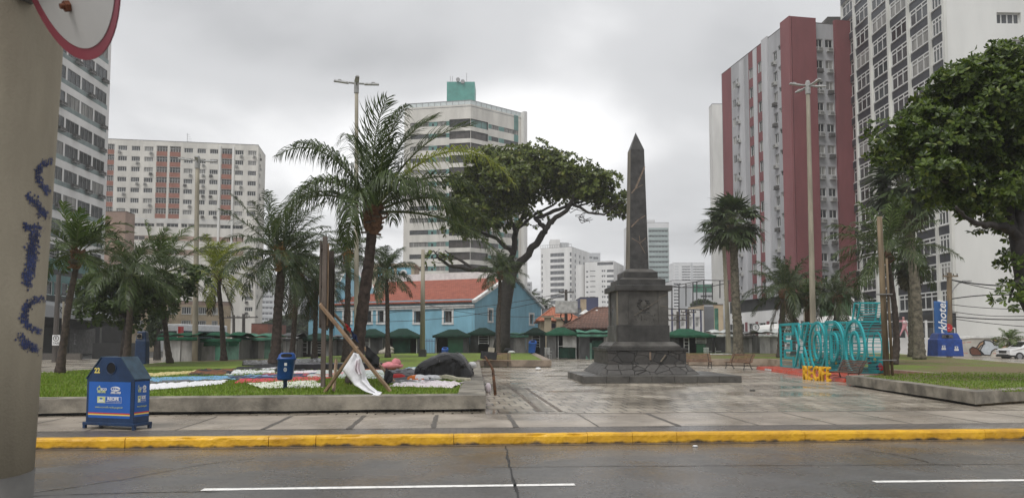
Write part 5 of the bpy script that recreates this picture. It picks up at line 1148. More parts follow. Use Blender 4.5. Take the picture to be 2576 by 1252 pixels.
# ---------------------------------------------------------------- turquoise cage letters on the red platform
def letters():
    t=thing('letter_platform','low red platform with a small white plate, under the turquoise letters','platform',(13.5,33,.165))
    poly=[(12.95,39.4),(12.05,27.0),(15.3,26.9),(15.3,39.6)]; b=MB(); b.prism(poly,.166,.315,'platform_red',taper=[(p[0]+(.05 if i in(0,1) else -.03),p[1]) for i,p in enumerate(poly)]); b.build('deck',t,bevel=.01)
    b=MB(); c=P(2005-66,926,37.5); q=Vector((12.72,36.9,.235)); b.box(q,(.02,1.15,.09),'plastic_white',rz=R(-4)); pl=b.build('name_plate',t); b=MB(); b.box(q+Vector((-.012,-.1,.005)),(.01,.5,.05),'wall_navy',rz=R(-4)); b.build('plate_print',pl)
    O=Vector((14.05,38.75,.32)); ex=Vector((.02,-1,0)).normalized(); dx=Vector((1,.02,0)).normalized(); D=.95; Hh=2.18; Wd=1.72
    def loc(s,z,d): return O+ex*s+dx*d+Vector((0,0,z))
    def ell(cx,cz,rx,rz,n=30,a0=0,a1=360): return [(cx+rx*math.cos(R(a0+(a1-a0)*i/n)),cz+rz*math.sin(R(a0+(a1-a0)*i/n))) for i in range(n+1)]
    W_=Wd; h=Hh
    E=[[(0,0),(W_*.95,0),(W_*.95,.5),(.55,.5),(.55,.86),(W_*.8,.86),(W_*.8,1.34),(.55,1.34),(.55,1.68),(W_*.95,1.68),(W_*.95,h),(0,h),(0,0)]]
    X=[[(0,0),(.55,0),(W_/2,.72),(W_-.55,0),(W_,0),(W_*.66,h/2),(W_,h),(W_-.55,h),(W_/2,h-.72),(.55,h),(0,h),(W_*.34,h/2),(0,0)]]
    Oo=[ell(W_/2,h/2,W_/2,h/2,36),ell(W_/2,h/2,.36,.62,26)]
    Dd=[[(0,0)]+ell(W_*.42,h/2,W_*.56,h/2,20,-90,90)+[(0,h),(0,0)],[(.5,.5)]+ell(W_*.42,h/2,.40,.59,14,-90,90)+[(.5,h-.5),(.5,.5)]]
    def inside(loops,x,z):
        c=False
        for lp in loops:
            for i in range(len(lp)-1):
                (x0,z0),(x1,z1)=lp[i],lp[i+1]
                if (z0>z)!=(z1>z) and x<(x1-x0)*(z-z0)/(z1-z0)+x0: c=not c
        return c
    def letter(loops,s0,lab,nm):
        lt=thing('turquoise_letter',lab,'letter',loc(s0+W_/2,0,D/2),group='turquoise cage letters')
        for d,pn in ((0,'front_outline'),(D,'back_outline')):
            b=MB()
            for q_,lp in enumerate(loops):
                if q_: b.build(pn,lt); b=MB(); pn='counter_'+pn
                for i in range(len(lp)-1):
                    (x0,z0),(x1,z1)=lp[i],lp[i+1]; a=loc(s0+x0,z0,d); e=loc(s0+x1,z1,d); b.beam(a-(e-a).normalized()*.015,e+(e-a).normalized()*.015,.12 if d==0 else .05,.075 if d==0 else .04,'turq',up=dx)
            b.build(pn,lt)
        b=MB()
        for lp in loops:
            L=0
            for i in range(len(lp)-1):
                (x0,z0),(x1,z1)=lp[i],lp[i+1]; l=math.hypot(x1-x0,z1-z0); k=max(1,int(round(l/.2)))
                for j in range(k):
                    q=j/k; x=x0+(x1-x0)*q; z=z0+(z1-z0)*q; b.beam(loc(s0+x,z,0),loc(s0+x,z,D),.022,.022,'turq')
        b.build('depth_rods',lt)
        b=MB()
        for d in (.03,):
            z=.11
            while z<h-.03:
                n=90; run=None
                for i in range(n+1):
                    x=W_*i/n; ins=inside(loops,x,z)
                    if ins and run is None: run=x
                    if (not ins or i==n) and run is not None:
                        if x-run>.06: b.beam(loc(s0+run,z,d),loc(s0+x,z,d),.015,.015,'turq')
                        run=None
                z+=.18
        b.build('face_rods',lt)
        return lt
    labs=['turquoise metal cage letter E at the far end of the red platform','turquoise metal cage letter X between the E and the round O','round turquoise cage letter O between the X and the D','turquoise metal cage letter D between the two round letters','large round turquoise cage letter O at the near end, topped by an accent']
    pit=1.79
    L5=[]
    for i,lp in enumerate((E,X,Oo,Dd,Oo)): L5.append(letter(lp,i*pit,labs[i],i))
    # acute accent: a slanted cage box on the last letter
    s0=4*pit; b=MB(); c=[(.72,h-.02),(1.12,h-.02),(1.45,h+.72),(.95,h+.72)]
    for d in (0,D):
        for i in range(4): b.beam(loc(s0+c[i][0],c[i][1],d),loc(s0+c[(i+1)%4][0],c[(i+1)%4][1],d),.06,.05,'turq',up=dx)
    for i in range(4): b.beam(loc(s0+c[i][0],c[i][1],0),loc(s0+c[i][0],c[i][1],D),.06,.05,'turq')
    for k in range(1,7):
        q=k/7
        for (p0,p1) in ((c[0],c[3]),(c[1],c[2])):
            x=p0[0]+(p1[0]-p0[0])*q; z=p0[1]+(p1[1]-p0[1])*q; b.beam(loc(s0+x,z,0),loc(s0+x,z,D),.024,.024,'turq')
    b.build('accent',L5[4])
    # painted panels low inside the letters
    rg=random.Random(2); cols=['paint_red','plastic_white','paint_yellow','turq','cloth_navy','paint_red']
    for i in (1,2,3,4):
        b=MB()
        for k in range(9):
            x=rg.uniform(.3,W_-.35); z=rg.uniform(.2,.55) if i else .2; w=rg.uniform(.15,.3)
            b.sphere(loc(i*pit+x,z+.05,D-.12),(.02,w*.7,w*.5),cols[(k+i)%6],10,6)
        b.box(loc(i*pit+W_/2,.36,D-.09),(.012,W_*.72,.6),'turq',rz=math.atan2(ex.y,ex.x)+math.pi/2); b.build('painted_panel',L5[i])
    # yellow city name in front
    s=thing('yellow_letters','solid yellow RECIFE letters standing on the wet paving before the red platform','letters',(11.62,28.3,.165))
    a=Vector((11.30,29.0,.165)); e=Vector((11.80,27.45,.165)); d=(e-a).normalized(); nrm=Vector((d.y,-d.x,0))
    for k,ch in enumerate('RECIFE'):
        ws=[.0,.30,.575,.885,1.04,1.29][k]; cu=bpy.data.curves.new('letter','FONT'); cu.body=ch; cu.size=.76; cu.extrude=.045; cu.offset=.008; cu.resolution_u=4; cu.bevel_depth=.006
        tt=bpy.data.objects.new('letter',cu); link(tt); bpy.context.view_layer.update(); me=bpy.data.meshes.new_from_object(tt.evaluated_get(bpy.context.evaluated_depsgraph_get())); bpy.data.objects.remove(tt)
        mw=plane_mw(a+d*(ws+.04)+Vector((0,0,.012))-nrm*.05,d,nrm); me.transform(mw@Matrix.Diagonal((.50,1,1,1))); me.transform(Matrix.Translation(-wloc(s))); me.materials.clear(); me.materials.append(M['letter_yellow']); o=bpy.data.objects.new('letter',me); link(o); o.parent=s
letters()
# ---------------------------------------------------------------- market stalls
def tarp_sheet(b,A,B,z0,z1,m,amp,seed,nu=14,nv=8,sag=0.0,flare=0.0):
    A=Vector(A);B=Vector(B);d=(B-A).normalized();n=Vector((d.y,-d.x,0)); L=(B-A).length
    def fn(u,v):
        z=z1+(z0-z1)*v; p=A+(B-A)*u; w=noise.noise(Vector((u*L*1.6+seed*3.1,z*.35,seed)))*amp*(.4+v)+math.sin(u*L*5+seed)*amp*.35+noise.noise(Vector((u*L*4,z*2.2,seed)))*amp*.35
        q=p+n*(w+flare*v); q.z=z-sag*math.sin(math.pi*u)*(1-v)+.03*noise.noise(Vector((u*6,seed,z))); return q
    b.grid(fn,nu,nv,m)
def stall(label,u0,u1,Y,vt,ve,fronts,roof='peak',rm='tarp_green',depth=2.4,seed=0,zb=.166,over=.25,posts=True,sm='tarp_grey_dark',lattice=(),group='covered market stalls'):
    """u0-u1: width in the photo, vt roof top, ve eaves; fronts: (from, to, material or 'open', low, high)"""
    rg=random.Random(seed); x0=P(u0,870,Y).x; x1=P(u1,870,Y).x; zt=Zat(vt,Y); ze=Zat(ve,Y); w=x1-x0; cx=(x0+x1)/2
    t=thing('market_stall',label,'stall',(cx,Y+depth/2,zb),group=group)
    for x in (x0+.03,x1-.03):
        for y in (Y+.03,Y+depth):
            b=MB(); b.box((x,y,(zb+ze)/2),(.06,.06,ze-zb),'stall_frame'); b.build('post',t)
    b=MB(); X0,X1,Y0,Y1=x0-over,x1+over,Y-over*1.4,Y+depth+over
    if roof=='peak':
        k=.30; rx=(X1-X0)*k
        def fn(u,v):
            x=X0+(X1-X0)*u; y=Y0+(Y1-Y0)*v; hx=min(1,min(u,1-u)/(k+.08)); hy=min(1,min(v,1-v)/.5); hgt=min(hx,hy)
            return Vector((x,y,ze+(zt-ze)*hgt**.9-.10*(hgt*(1-hgt))*2+.035*noise.noise(Vector((x*2.5,y*2.5,seed)))))
        b.grid(fn,18,10,rm)
    else:
        tl=.35 if roof=='shed' else 0
        def fn(u,v):
            x=X0+(X1-X0)*u; y=Y0+(Y1-Y0)*v
            return Vector((x,y,ze+(zt-ze)*(.35+.65*math.sin(math.pi*min(1,v*1.1+.08)))*(.6+.5*abs(math.sin(u*7+seed)))+.07*noise.noise(Vector((x*1.8,y*1.5,seed)))))
        b.grid(fn,22,8,rm)
    # hanging edge
    nf=len(b.v); tarp_sheet(b,(X0,Y0,0),(X1,Y0,0),ze-.20,ze+.02,rm,.03,seed+5,22,3)
    r=b.build('roof_tarp',t,smooth=True); md=r.modifiers.new('thickness','SOLIDIFY'); md.thickness=.02
    b=MB(); b.beam((x0-.1,Y-.02,ze-.12),(x1+.1,Y-.02,ze-.12),.05,.05,'stall_frame'); b.build('front_beam',t)
    for side,x in ((0,x0),(1,x1)):
        b=MB(); tarp_sheet(b,(x,Y+.1,0),(x,Y+depth,0),zb,ze-.05,sm,.08,seed+side+9,8,6); b.build('side_tarp',t,smooth=True)
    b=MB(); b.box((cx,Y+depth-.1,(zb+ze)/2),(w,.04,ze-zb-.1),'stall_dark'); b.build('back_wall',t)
    for i,f in enumerate(fronts):
        f0,f1,m=f[:3]; lo=f[3] if len(f)>3 else 0; hi=f[4] if len(f)>4 else 1; a=x0+w*f0; c=x0+w*f1; za=zb+(ze-zb)*lo; zc=zb+(ze-.1-zb)*hi
        if m in ('stall_green',): 
            b=MB(); b.box(((a+c)/2,Y-.03-.01*i,(za+zc)/2),(c-a-.02,.05,zc-za),m); b.build('shutter',t)
        else:
            b=MB(); tarp_sheet(b,(a,Y-.04-.015*i,0),(c,Y-.04-.015*i,0),za,zc,m,.10,seed*3+i,max(6,int((c-a)*7)),9,flare=.05 if lo==0 else 0); b.build('front_tarp',t,smooth=True)
    for (f0,f1,lo,hi,n) in lattice:
        b=MB(); a=x0+w*f0; c=x0+w*f1; za=zb+(ze-zb)*lo; zc=zb+(ze-zb)*hi
        for x in (a,c): b.box((x,Y-.12,(za+zc)/2),(.05,.05,zc-za),'stall_frame')
        for k in range(n): b.box(((a+c)/2,Y-.12,za+(zc-za)*(k+.5)/n),(c-a,.03,.035),'stall_frame')
        b.build('lattice',t)
    return t
stall('grey covered stall with scribbled tarp and green roof, beside the bus',412,492,46,836,848,[(0,.55,'tarp_grey_light'),(.5,1,'tarp_grey')],'shed','tarp_green',2.4,1)
stall('stall under a big sagging bright green tarpaulin with one green front panel',497,602,47,835,852,[(0,.44,'tarp_grey'),(.44,.74,'tarp_green_pale'),(.72,1,'tarp_green_grey'),(0,1,'tarp_green',.72,1)],'shed','tarp_green',2.6,2)
stall('stall with pale torn green roof and grey hanging sheets, end of the covered row',604,682,49.5,838,849,[(0,.3,'tarp_grey'),(.28,.6,'tarp_grey_dark'),(.58,.8,'tarp_grey'),(.8,1,'tarp_green_grey')],'shed','tarp_green_pale',2.6,3)
stall('stall with a slack dark roof behind the stout palm trunk',690,745,54,838,850,[(0,.6,'tarp_grey'),(.55,1,'tarp_grey_dark')],'shed','tarp_black_old',2.2,4)
stall('dark stall with a low green roof and white lattice front near the billboard',748,834,56,837,851,[(0,.45,'tarp_black_old'),(.75,1,'tarp_grey_dark')],'peak','tarp_green_dark',2.2,5,lattice=[(.42,.72,.3,.9,5),(.08,.3,.3,.9,3)])
stall('narrow stall of black hanging sheets just behind the pale lamp post',838,892,58,842,852,[(0,.5,'tarp_grey_dark'),(.5,1,'tarp_black_old')],'shed','tarp_black_old',2.2,6)
stall('stall with a peaked green roof and grey boarded front beside the leaning palm',897,962,60,826,843,[(0,.55,'tarp_grey_dark'),(.5,1,'tarp_black_old')],'peak','tarp_green_dark',2.4,7,lattice=[(.03,.5,.1,.95,5)])
stall('stall with a peaked green roof and green middle sheet in front of the blue railing',966,1049,61,825,845,[(.27,.80,'tarp_green_dark')],'peak','tarp_green_dark',2.4,8,sm='tarp_black_old')
stall('stall with bright green shutter and peaked green roof behind the tarp heap',1096,1178,63,827,843,[(.37,.86,'stall_green'),(.84,1,'tarp_black_old')],'peak','tarp_green_dark',2.2,9)
stall('dark stall with white lattice and stacked pale boxes beside the almond trunk',1182,1244,64,823,838,[(0,.35,'tarp_black_old'),(.8,1,'tarp_grey')],'peak','tarp_green_dark',2.2,10,lattice=[(.36,.75,.55,.95,4)])
stall('grey stall with a ragged edge just past the almond trunk',1272,1322,66,836,843,[(0,.4,'tarp_grey_dark'),(.4,1,'tarp_grey')],'shed','tarp_green_pale',2.2,11)
stall('stall with peaked green roof and clear plastic front behind the bright blue bin',1324,1372,66,823,838,[(0,.35,'tarp_grey'),(.7,1,'tarp_black_old')],'peak','tarp_green_dark',2.2,12,lattice=[(.3,.7,.4,.95,5)])
stall('stall with bright green roof, white posts and green counter beside the walkway',1378,1450,61,822,838,[(0,.3,'tarp_grey_dark'),(.52,1,'tarp_grey_light',.45,1),(.36,1,'tarp_green_dark',.03,.45)],'peak','tarp_green',2.2,13,lattice=[(.36,.98,.0,1,1)])
stall('black stall patched with green pieces beside the monument base',1458,1542,60,829,841,[(0,.3,'tarp_black_old'),(.18,.36,'tarp_green_grey',0,.7),(.36,.75,'tarp_green_dark',0,.8),(.72,1,'tarp_grey')],'shed','tarp_green_pale',2.4,14)
stall('stall with a green sloping roof and white framed door, right behind the monument',1672,1792,61,826,843,[(.1,.3,'tarp_black_old'),(.66,.86,'stall_green',.02,.66),(.86,1,'tarp_black_old')],'peak','tarp_green',2.4,15,lattice=[(.65,.86,.66,.95,5),(.4,.5,.05,.95,6)])
stall('stall with a white patched roof and sagging grey sheet beside the mottled fan palm',1795,1852,62,829,841,[(0,.5,'tarp_black_old'),(.4,1,'tarp_grey')],'shed','tarp_white',2.4,16)
stall('dark stall of grey plastic sheets just past the mottled fan palm',1862,1908,62,834,843,[(0,.5,'tarp_grey'),(.45,1,'tarp_grey_light')],'shed','tarp_grey_dark',2.4,17)
stall('stall wrapped in pale clear plastic next to the turquoise letter E',1912,1972,60,828,841,[(0,.4,'tarp_grey_light'),(.4,.75,'tarp_grey'),(.75,1,'tarp_green_dark',0,.35)],'shed','tarp_white',2.4,18)
# things about the stalls
def litter(u,v,Y,label,m='bin_bright',s=1.45,rz=0): 
    g=P(u,v,Y); g.z=zlawn(Y) if Y<62 else .166; return litter_bin(g,label,m,s,rz,post=.04,tilt=.12,mark=False)
litter(1337,886,58,'bright blue litter bin tilted on a post at the corner of the far lawn')
litter(1117,883,62.0,'bright blue litter bin standing before the green shuttered stall',s=1.3)
b=MB(); g=P(972,893,58); b.sphere((g.x,g.y,.74),(.62,.4,.28),'sack_tan',14,8,f=lambda d:1+.2*noise.noise(d*2)); b.sphere((g.x+.15,g.y+.2,1.0),(.42,.3,.22),'sack_tan',12,8,f=lambda d:1+.2*noise.noise(d*2.4)); tag(b.build('covered_sack',smooth=True),'tan covered mound of sacks on the grass before the stalls','sack')
b=MB(); g=P(1236,880,59); b.box((g.x,g.y,.62+.26),(.50,.08,.48),'cardboard',mt=Matrix.Rotation(R(-14),3,'X')@Matrix.Rotation(R(6),3,'Y')); tag(b.build('foam_box',bevel=.02),'pale square board leaning at the foot of the almond tree','board')
b=MB(); g=P(1279,880,59.5); b.sphere((g.x,g.y,.85),(.42,.3,.25),'cloth_black',14,8,f=lambda d:1+.3*noise.noise(d*2.6)); b.sphere((g.x+.25,g.y-.25,.74),(.3,.2,.13),'plastic_white',12,8,f=lambda d:1+.35*noise.noise(d*3)); tag(b.build('rubbish_bags',smooth=True),'black and white rubbish bags beside the almond tree','rubbish')
def chair(u,v,Y,label,rz=0):
    g=P(u,v,Y); g.z=.166 if Y>=59.9 or u>1340 else zlawn(Y); t=thing('plastic_chair',label,'chair',g,rz=rz,group='white plastic chairs')
    b=MB(); b.box((0,0,.44),(.46,.44,.03),'stall_frame'); b.build('seat',t,local=True)
    b=MB()
    for i in range(5): b.box((-.18+.09*i,.24,.68),(.05,.025,.46),'stall_frame')
    b.box((0,.25,.92),(.46,.03,.06),'stall_frame'); b.build('backrest',t,local=True)
    for sx in(-1,1):
        for sy in(-1,1): b=MB(); b.box((sx*.2,sy*.2,.215),(.04,.04,.43),'stall_frame'); b.build('leg',t,local=True)
        b=MB(); b.box((sx*.23,0,.64),(.04,.42,.03),'stall_frame'); b.build('armrest',t,local=True)
chair(1379,897,58.5,'white slatted plastic chair in front of the stall with white posts',R(160)); chair(1780,893,58.8,'pale plastic chair outside the stall behind the monument',R(10)); chair(1748+60,893,59.5,'white plastic chair fallen against the white-roofed stall',R(75))
b=MB(); 
for u in (1787,1800,1815,1832): 
    g=P(u,890,56); b.box((g.x,g.y+.1*(u%3),.66),(.5,.5,.05),'plastic_white',rz=u)
tag(b.build('white_sheets'),'row of flat white plastic sheets lying on the grass before the stalls','sheet')
# ---------------------------------------------------------------- buildings
WIN={}
def window_mesh(w,h,n,tr,fm,gm,dep,fw,sill):
    k=(round(w,2),round(h,2),n,tr,fm,gm,dep,fw,sill)
    if k in WIN: return WIN[k]
    b=MB(); y=dep-.05
    b.quad((0,y,0),(w,y,0),(w,y,h),(0,y,h),gm)
    def bar(x0,x1,z0,z1,yy=None,th=.05): b.box(((x0+x1)/2,y-.03,(z0+z1)/2),(x1-x0,th,z1-z0),fm)
    bar(0,fw,0,h);bar(w-fw,w,0,h);bar(fw,w-fw,h-fw,h);bar(fw,w-fw,0,fw)
    for i in range(1,n): x=w*i/n; bar(x-fw*.45,x+fw*.45,fw,h-fw,th=.045)
    if tr: bar(fw,w-fw,h*tr-fw*.5,h*tr+fw*.5,th=.04)
    if sill: b.box((w/2,-.04,-.035),(w+.1,.16,.07),fm)
    o=b.build('window',local=True); me=o.data; bpy.data.objects.remove(o); WIN[k]=me; return me
class Bld:
    def __init__(s,name,label,cat,base,group=None):
        s.t=thing(name,label,cat,base,group=group); s.w=MB(); s.wins=[]; s.ac=[]; s.seed=sum(map(ord,label))%997; s.rg=random.Random(s.seed)
    def face(s,A,B,z0,z1,m,holes=(),zones=(),dep=.22,rev=None):
        """one wall from A to B (left to right seen from outside) with real openings.
        holes: (s0,s1,z0,z1,dict or None); zones: (s0,s1,z0,z1,material,[proud])"""
        A=Vector((A[0],A[1],0));B=Vector((B[0],B[1],0)); L=(B-A).length; e=(B-A).normalized(); n=Vector((e.y,-e.x,0)); rz=math.atan2(e.y,e.x); b=s.w
        H=[(max(0,h[0]),min(L,h[1]),max(z0,h[2]),min(z1,h[3]),h[4]) for h in holes if h[1]>0 and h[0]<L and h[3]>z0 and h[2]<z1]
        rd=lambda x:round(x,3)
        xs=sorted({rd(x) for x in [0,L]+[h[0] for h in H]+[h[1] for h in H]+[q for z in zones for q in (max(0,z[0]),min(L,z[1]))] if 0<=rd(x)<=rd(L)})
        zs=sorted({rd(x) for x in [z0,z1]+[h[2] for h in H]+[h[3] for h in H]+[q for z in zones for q in (max(z0,z[2]),min(z1,z[3]))] if rd(z0)<=rd(x)<=rd(z1)})
        def pt(x,z,d=0): p=A+e*x-n*d; return Vector((p.x,p.y,z))
        for j in range(len(zs)-1):
            zc=(zs[j]+zs[j+1])/2; run=None
            hh=[h for h in H if h[2]<zc<h[3]]; zz=[z for z in zones if z[2]<zc<z[3]]
            def what(i):
                xc=(xs[i]+xs[i+1])/2
                for h in hh:
                    if h[0]<xc<h[1]: return None
                mm=m
                for z in zz:
                    if z[0]<xc<z[1]: mm=z[4]
                return mm
            i=0
            while i<len(xs)-1:
                k=what(i); i2=i+1
                while i2<len(xs)-1 and what(i2)==k: i2+=1
                if k: b.quad(pt(xs[i],zs[j]),pt(xs[i2],zs[j]),pt(xs[i2],zs[j+1]),pt(xs[i],zs[j+1]),k)
                i=i2
        for h in H:
            x0,x1,a,c,d=h; dd=(d or {}).get('dep',dep); r=(d or {}).get('rev',rev or m)
            b.quad(pt(x0,a),pt(x0,a,dd),pt(x1,a,dd),pt(x1,a),r); b.quad(pt(x0,c),pt(x1,c),pt(x1,c,dd),pt(x0,c,dd),r); b.quad(pt(x0,a),pt(x0,c),pt(x0,c,dd),pt(x0,a,dd),r); b.quad(pt(x1,a),pt(x1,a,dd),pt(x1,c,dd),pt(x1,c),r)
            g=dict(n=2,tr=0,fm='frame_white',gm=('glass_dark','glass_mid','glass_curtain'),fw=.06,sill=False,ac=0); g.update(d or {})
            gm=g['gm']; gm=gm if isinstance(gm,str) else s.rg.choice(gm)
            s.wins.append((pt(x0,a),rz,window_mesh(x1-x0,c-a,g['n'],g['tr'],g['fm'],gm,dd,g['fw'],g['sill'])))
            if g['ac'] and s.rg.random()<g['ac']:
                x=s.rg.choice((x0+.45,x1-.45)) if x1-x0>1.3 else (x0+x1)/2; s.ac.append((pt(x,a-.42,-.2),rz,s.rg.choice(('ac_unit','ac_dark','ac_unit'))))
    def box(s,c,d,m,rz=0,name=None,bevel=0):
        if name: b=MB(); b.box(c,d,m,rz); return b.build(name,s.t,bevel=bevel)
        s.w.box(c,d,m,rz)
    def prism(s,poly,z0,z1,m,name=None,mtop=None):
        b=MB() if name else s.w; b.prism(poly,z0,z1,m,mtop)
        if name: return b.build(name,s.t)
    def finish(s,wall='wall'):
        w=s.w.build(wall,s.t); base=wloc(s.t)
        cam0=Vector((0,0,1.7)); s.wins.sort(key=lambda q:(q[0]-cam0).length)
        rest=MB()
        for i,(p,rz,me) in enumerate(s.wins):
            if i<100:
                o=bpy.data.objects.new('window',me); link(o); o.parent=s.t; o.location=p-base; o.rotation_euler=(0,0,rz)
            else:
                mt=Matrix.Rotation(rz,3,'Z'); mats=[x.name for x in me.materials]
                vs=[mt@v.co+p for v in me.vertices]; off=len(rest.v); rest.v+= [tuple(v) for v in vs]
                for f in me.polygons: rest.f.append(tuple(k+off for k in f.vertices)); rest.m.append(mats[f.material_index])
        if rest.v: o=rest.build('window',s.t); o['kind']='stuff'
        am={}
        for i,(p,rz,m) in enumerate(s.ac[:100]):
            if m not in am:
                b=MB(); b.box((0,0,0),(.72,.5,.46),m); b.box((0,-.26,.0),(.6,.02,.34),'ac_dark'); 
                for k in range(3): b.box((0,-.275,-.1+.1*k),(.6,.02,.025),m)
                b.box((0,0,-.27),(.9,.6,.05),m); o=b.build('air_conditioner',local=True); am[m]=o.data; bpy.data.objects.remove(o)
            o=bpy.data.objects.new('air_conditioner',am[m]); link(o); o.parent=s.t; o.location=p-base; o.rotation_euler=(0,0,rz)
        return s.t
GD=('glass_dark','glass_mid','glass_mid','glass_curtain')
# --- white tower with grey strip bands at the edge of the frame
def tower_strips():
    A=(-49.1,52); B=(-51,92); s=Bld('apartment_tower','white tower with long strip windows and grey bands, half hidden by the tan pole','building',(-56,75,0)); L=math.hypot(B[0]-A[0],B[1]-A[1])
    holes=[];zones=[]; zt=32.6
    for k in range(-8,8):
        top=zt+.0-2.91*k; 
        if top<11.5: continue
        zones.append((0,L-.55,top-2.05,top-1.5,'wall_greyband'))
        x=L-.75
        while x>1:
            w=2.75; holes.append((x-w,x,top-1.5,top,dict(n=3,gm=('glass_mid','glass_mid','glass_dark','glass_curtain'),fm='frame_grey',fw=.05,dep=.12))); 
            if s.rg.random()<.75: 
                p=Vector((B[0],B[1],0)).lerp(Vector((A[0],A[1],0)),(L-x+.8)/L); s.w.box((p.x+.28,p.y,top-1.55),(.3,1.2,.34),'ac_dark',rz=R(3)); s.w.box((p.x+.3,p.y,top-1.75),(.36,1.35,.05),'frame_grey',rz=R(3))
            x-=3.05
    s.face(A,B,10.4,57,'wall_white_bright',holes,zones)
    C=(-75,93.2); s.face(B,C,0,57,'wall_white'); D=(-75,52); s.face(C,D,0,57,'wall_white'); s.face(D,A,0,57,'wall_white'); s.prism([A,B,C,D],56.9,57.05,'roof_dark',name='roof')
    # podium: teal parapet bands, strip of windows, pale fascia and sloping dark canopy
    A2=(-47.9,52); B2=(-49.9,97); L2=45
    hs=[(1.5*i+.1,1.5*i+1.45,6.5,7.95,dict(n=1,gm=('glass_dark','glass_mid'),fm='frame_white',fw=.07)) for i in range(29)]
    s.face(A2,B2,.1,10.4,'wall_teal',hs,[(0,L2,8.7,9.3,'canopy_dark'),(0,L2,.1,6.45,'wall_black'),(4,8,.1,3.6,'panel_grey_shaded'),(17,22,.1,3.3,'panel_grey_shaded'),(30.5,36,.1,3.1,'panel_grey_shaded'),(37,37.5,.1,4,'panel_grey_shaded')])  # upper dark band: shade of a recess, painted flat on the wall
    s.face(B2,(-60,97.5),.1,10.4,'wall_teal'); s.prism([A2,B2,(-60,97.5),(-60,52)],10.38,10.42,'podium_grey',name='terrace')
    b=MB()
    for i in range(24):
        p=Vector((A2[0],A2[1],0)).lerp(Vector((B2[0],B2[1],0)),i/23); b.box((p.x-.1,p.y,10.9),(.05,.05,1.0),'frame_grey')
    for z in (10.7,11.05,11.4): b.beam((A2[0]-.1,A2[1],z),(B2[0]-.1,B2[1],z),.04,.05,'frame_grey')
    b.build('railing',s.t)
    b=MB(); n0=Vector((-45.4,52,0)); f0=Vector((-46.3,87,0))
    def Z(v,z): return Vector((v.x,v.y,z))
    w0=Vector((-47.95,52,0)); w1=Vector((-49.4,86,0)); tip=Z(f0,3.75)
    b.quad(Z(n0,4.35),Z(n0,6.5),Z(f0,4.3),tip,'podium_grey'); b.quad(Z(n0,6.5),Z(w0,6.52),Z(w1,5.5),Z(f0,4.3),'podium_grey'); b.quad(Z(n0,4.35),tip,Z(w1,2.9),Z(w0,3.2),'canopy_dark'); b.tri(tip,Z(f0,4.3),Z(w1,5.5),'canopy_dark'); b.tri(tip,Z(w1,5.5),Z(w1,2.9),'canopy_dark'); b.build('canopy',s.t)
    b=MB()
    for i in range(26):
        y=66+i*.05
    rg=random.Random(9)
    for (y,z) in [(83.5,2.4-.22*i) for i in range(6)]+[(80.5,2.0-.3*i) for i in range(4)]:
        x=-48.0-.0444*(y-52)+.08
        for k in range(3): b.beam((x,y+rg.uniform(-.3,.3),z+rg.uniform(-.08,.08)),(x,y+rg.uniform(-.3,.3),z+rg.uniform(-.08,.1)),.05,.06,'graffiti')
    b.build('graffiti_marks',s.t); s.finish()
tower_strips()
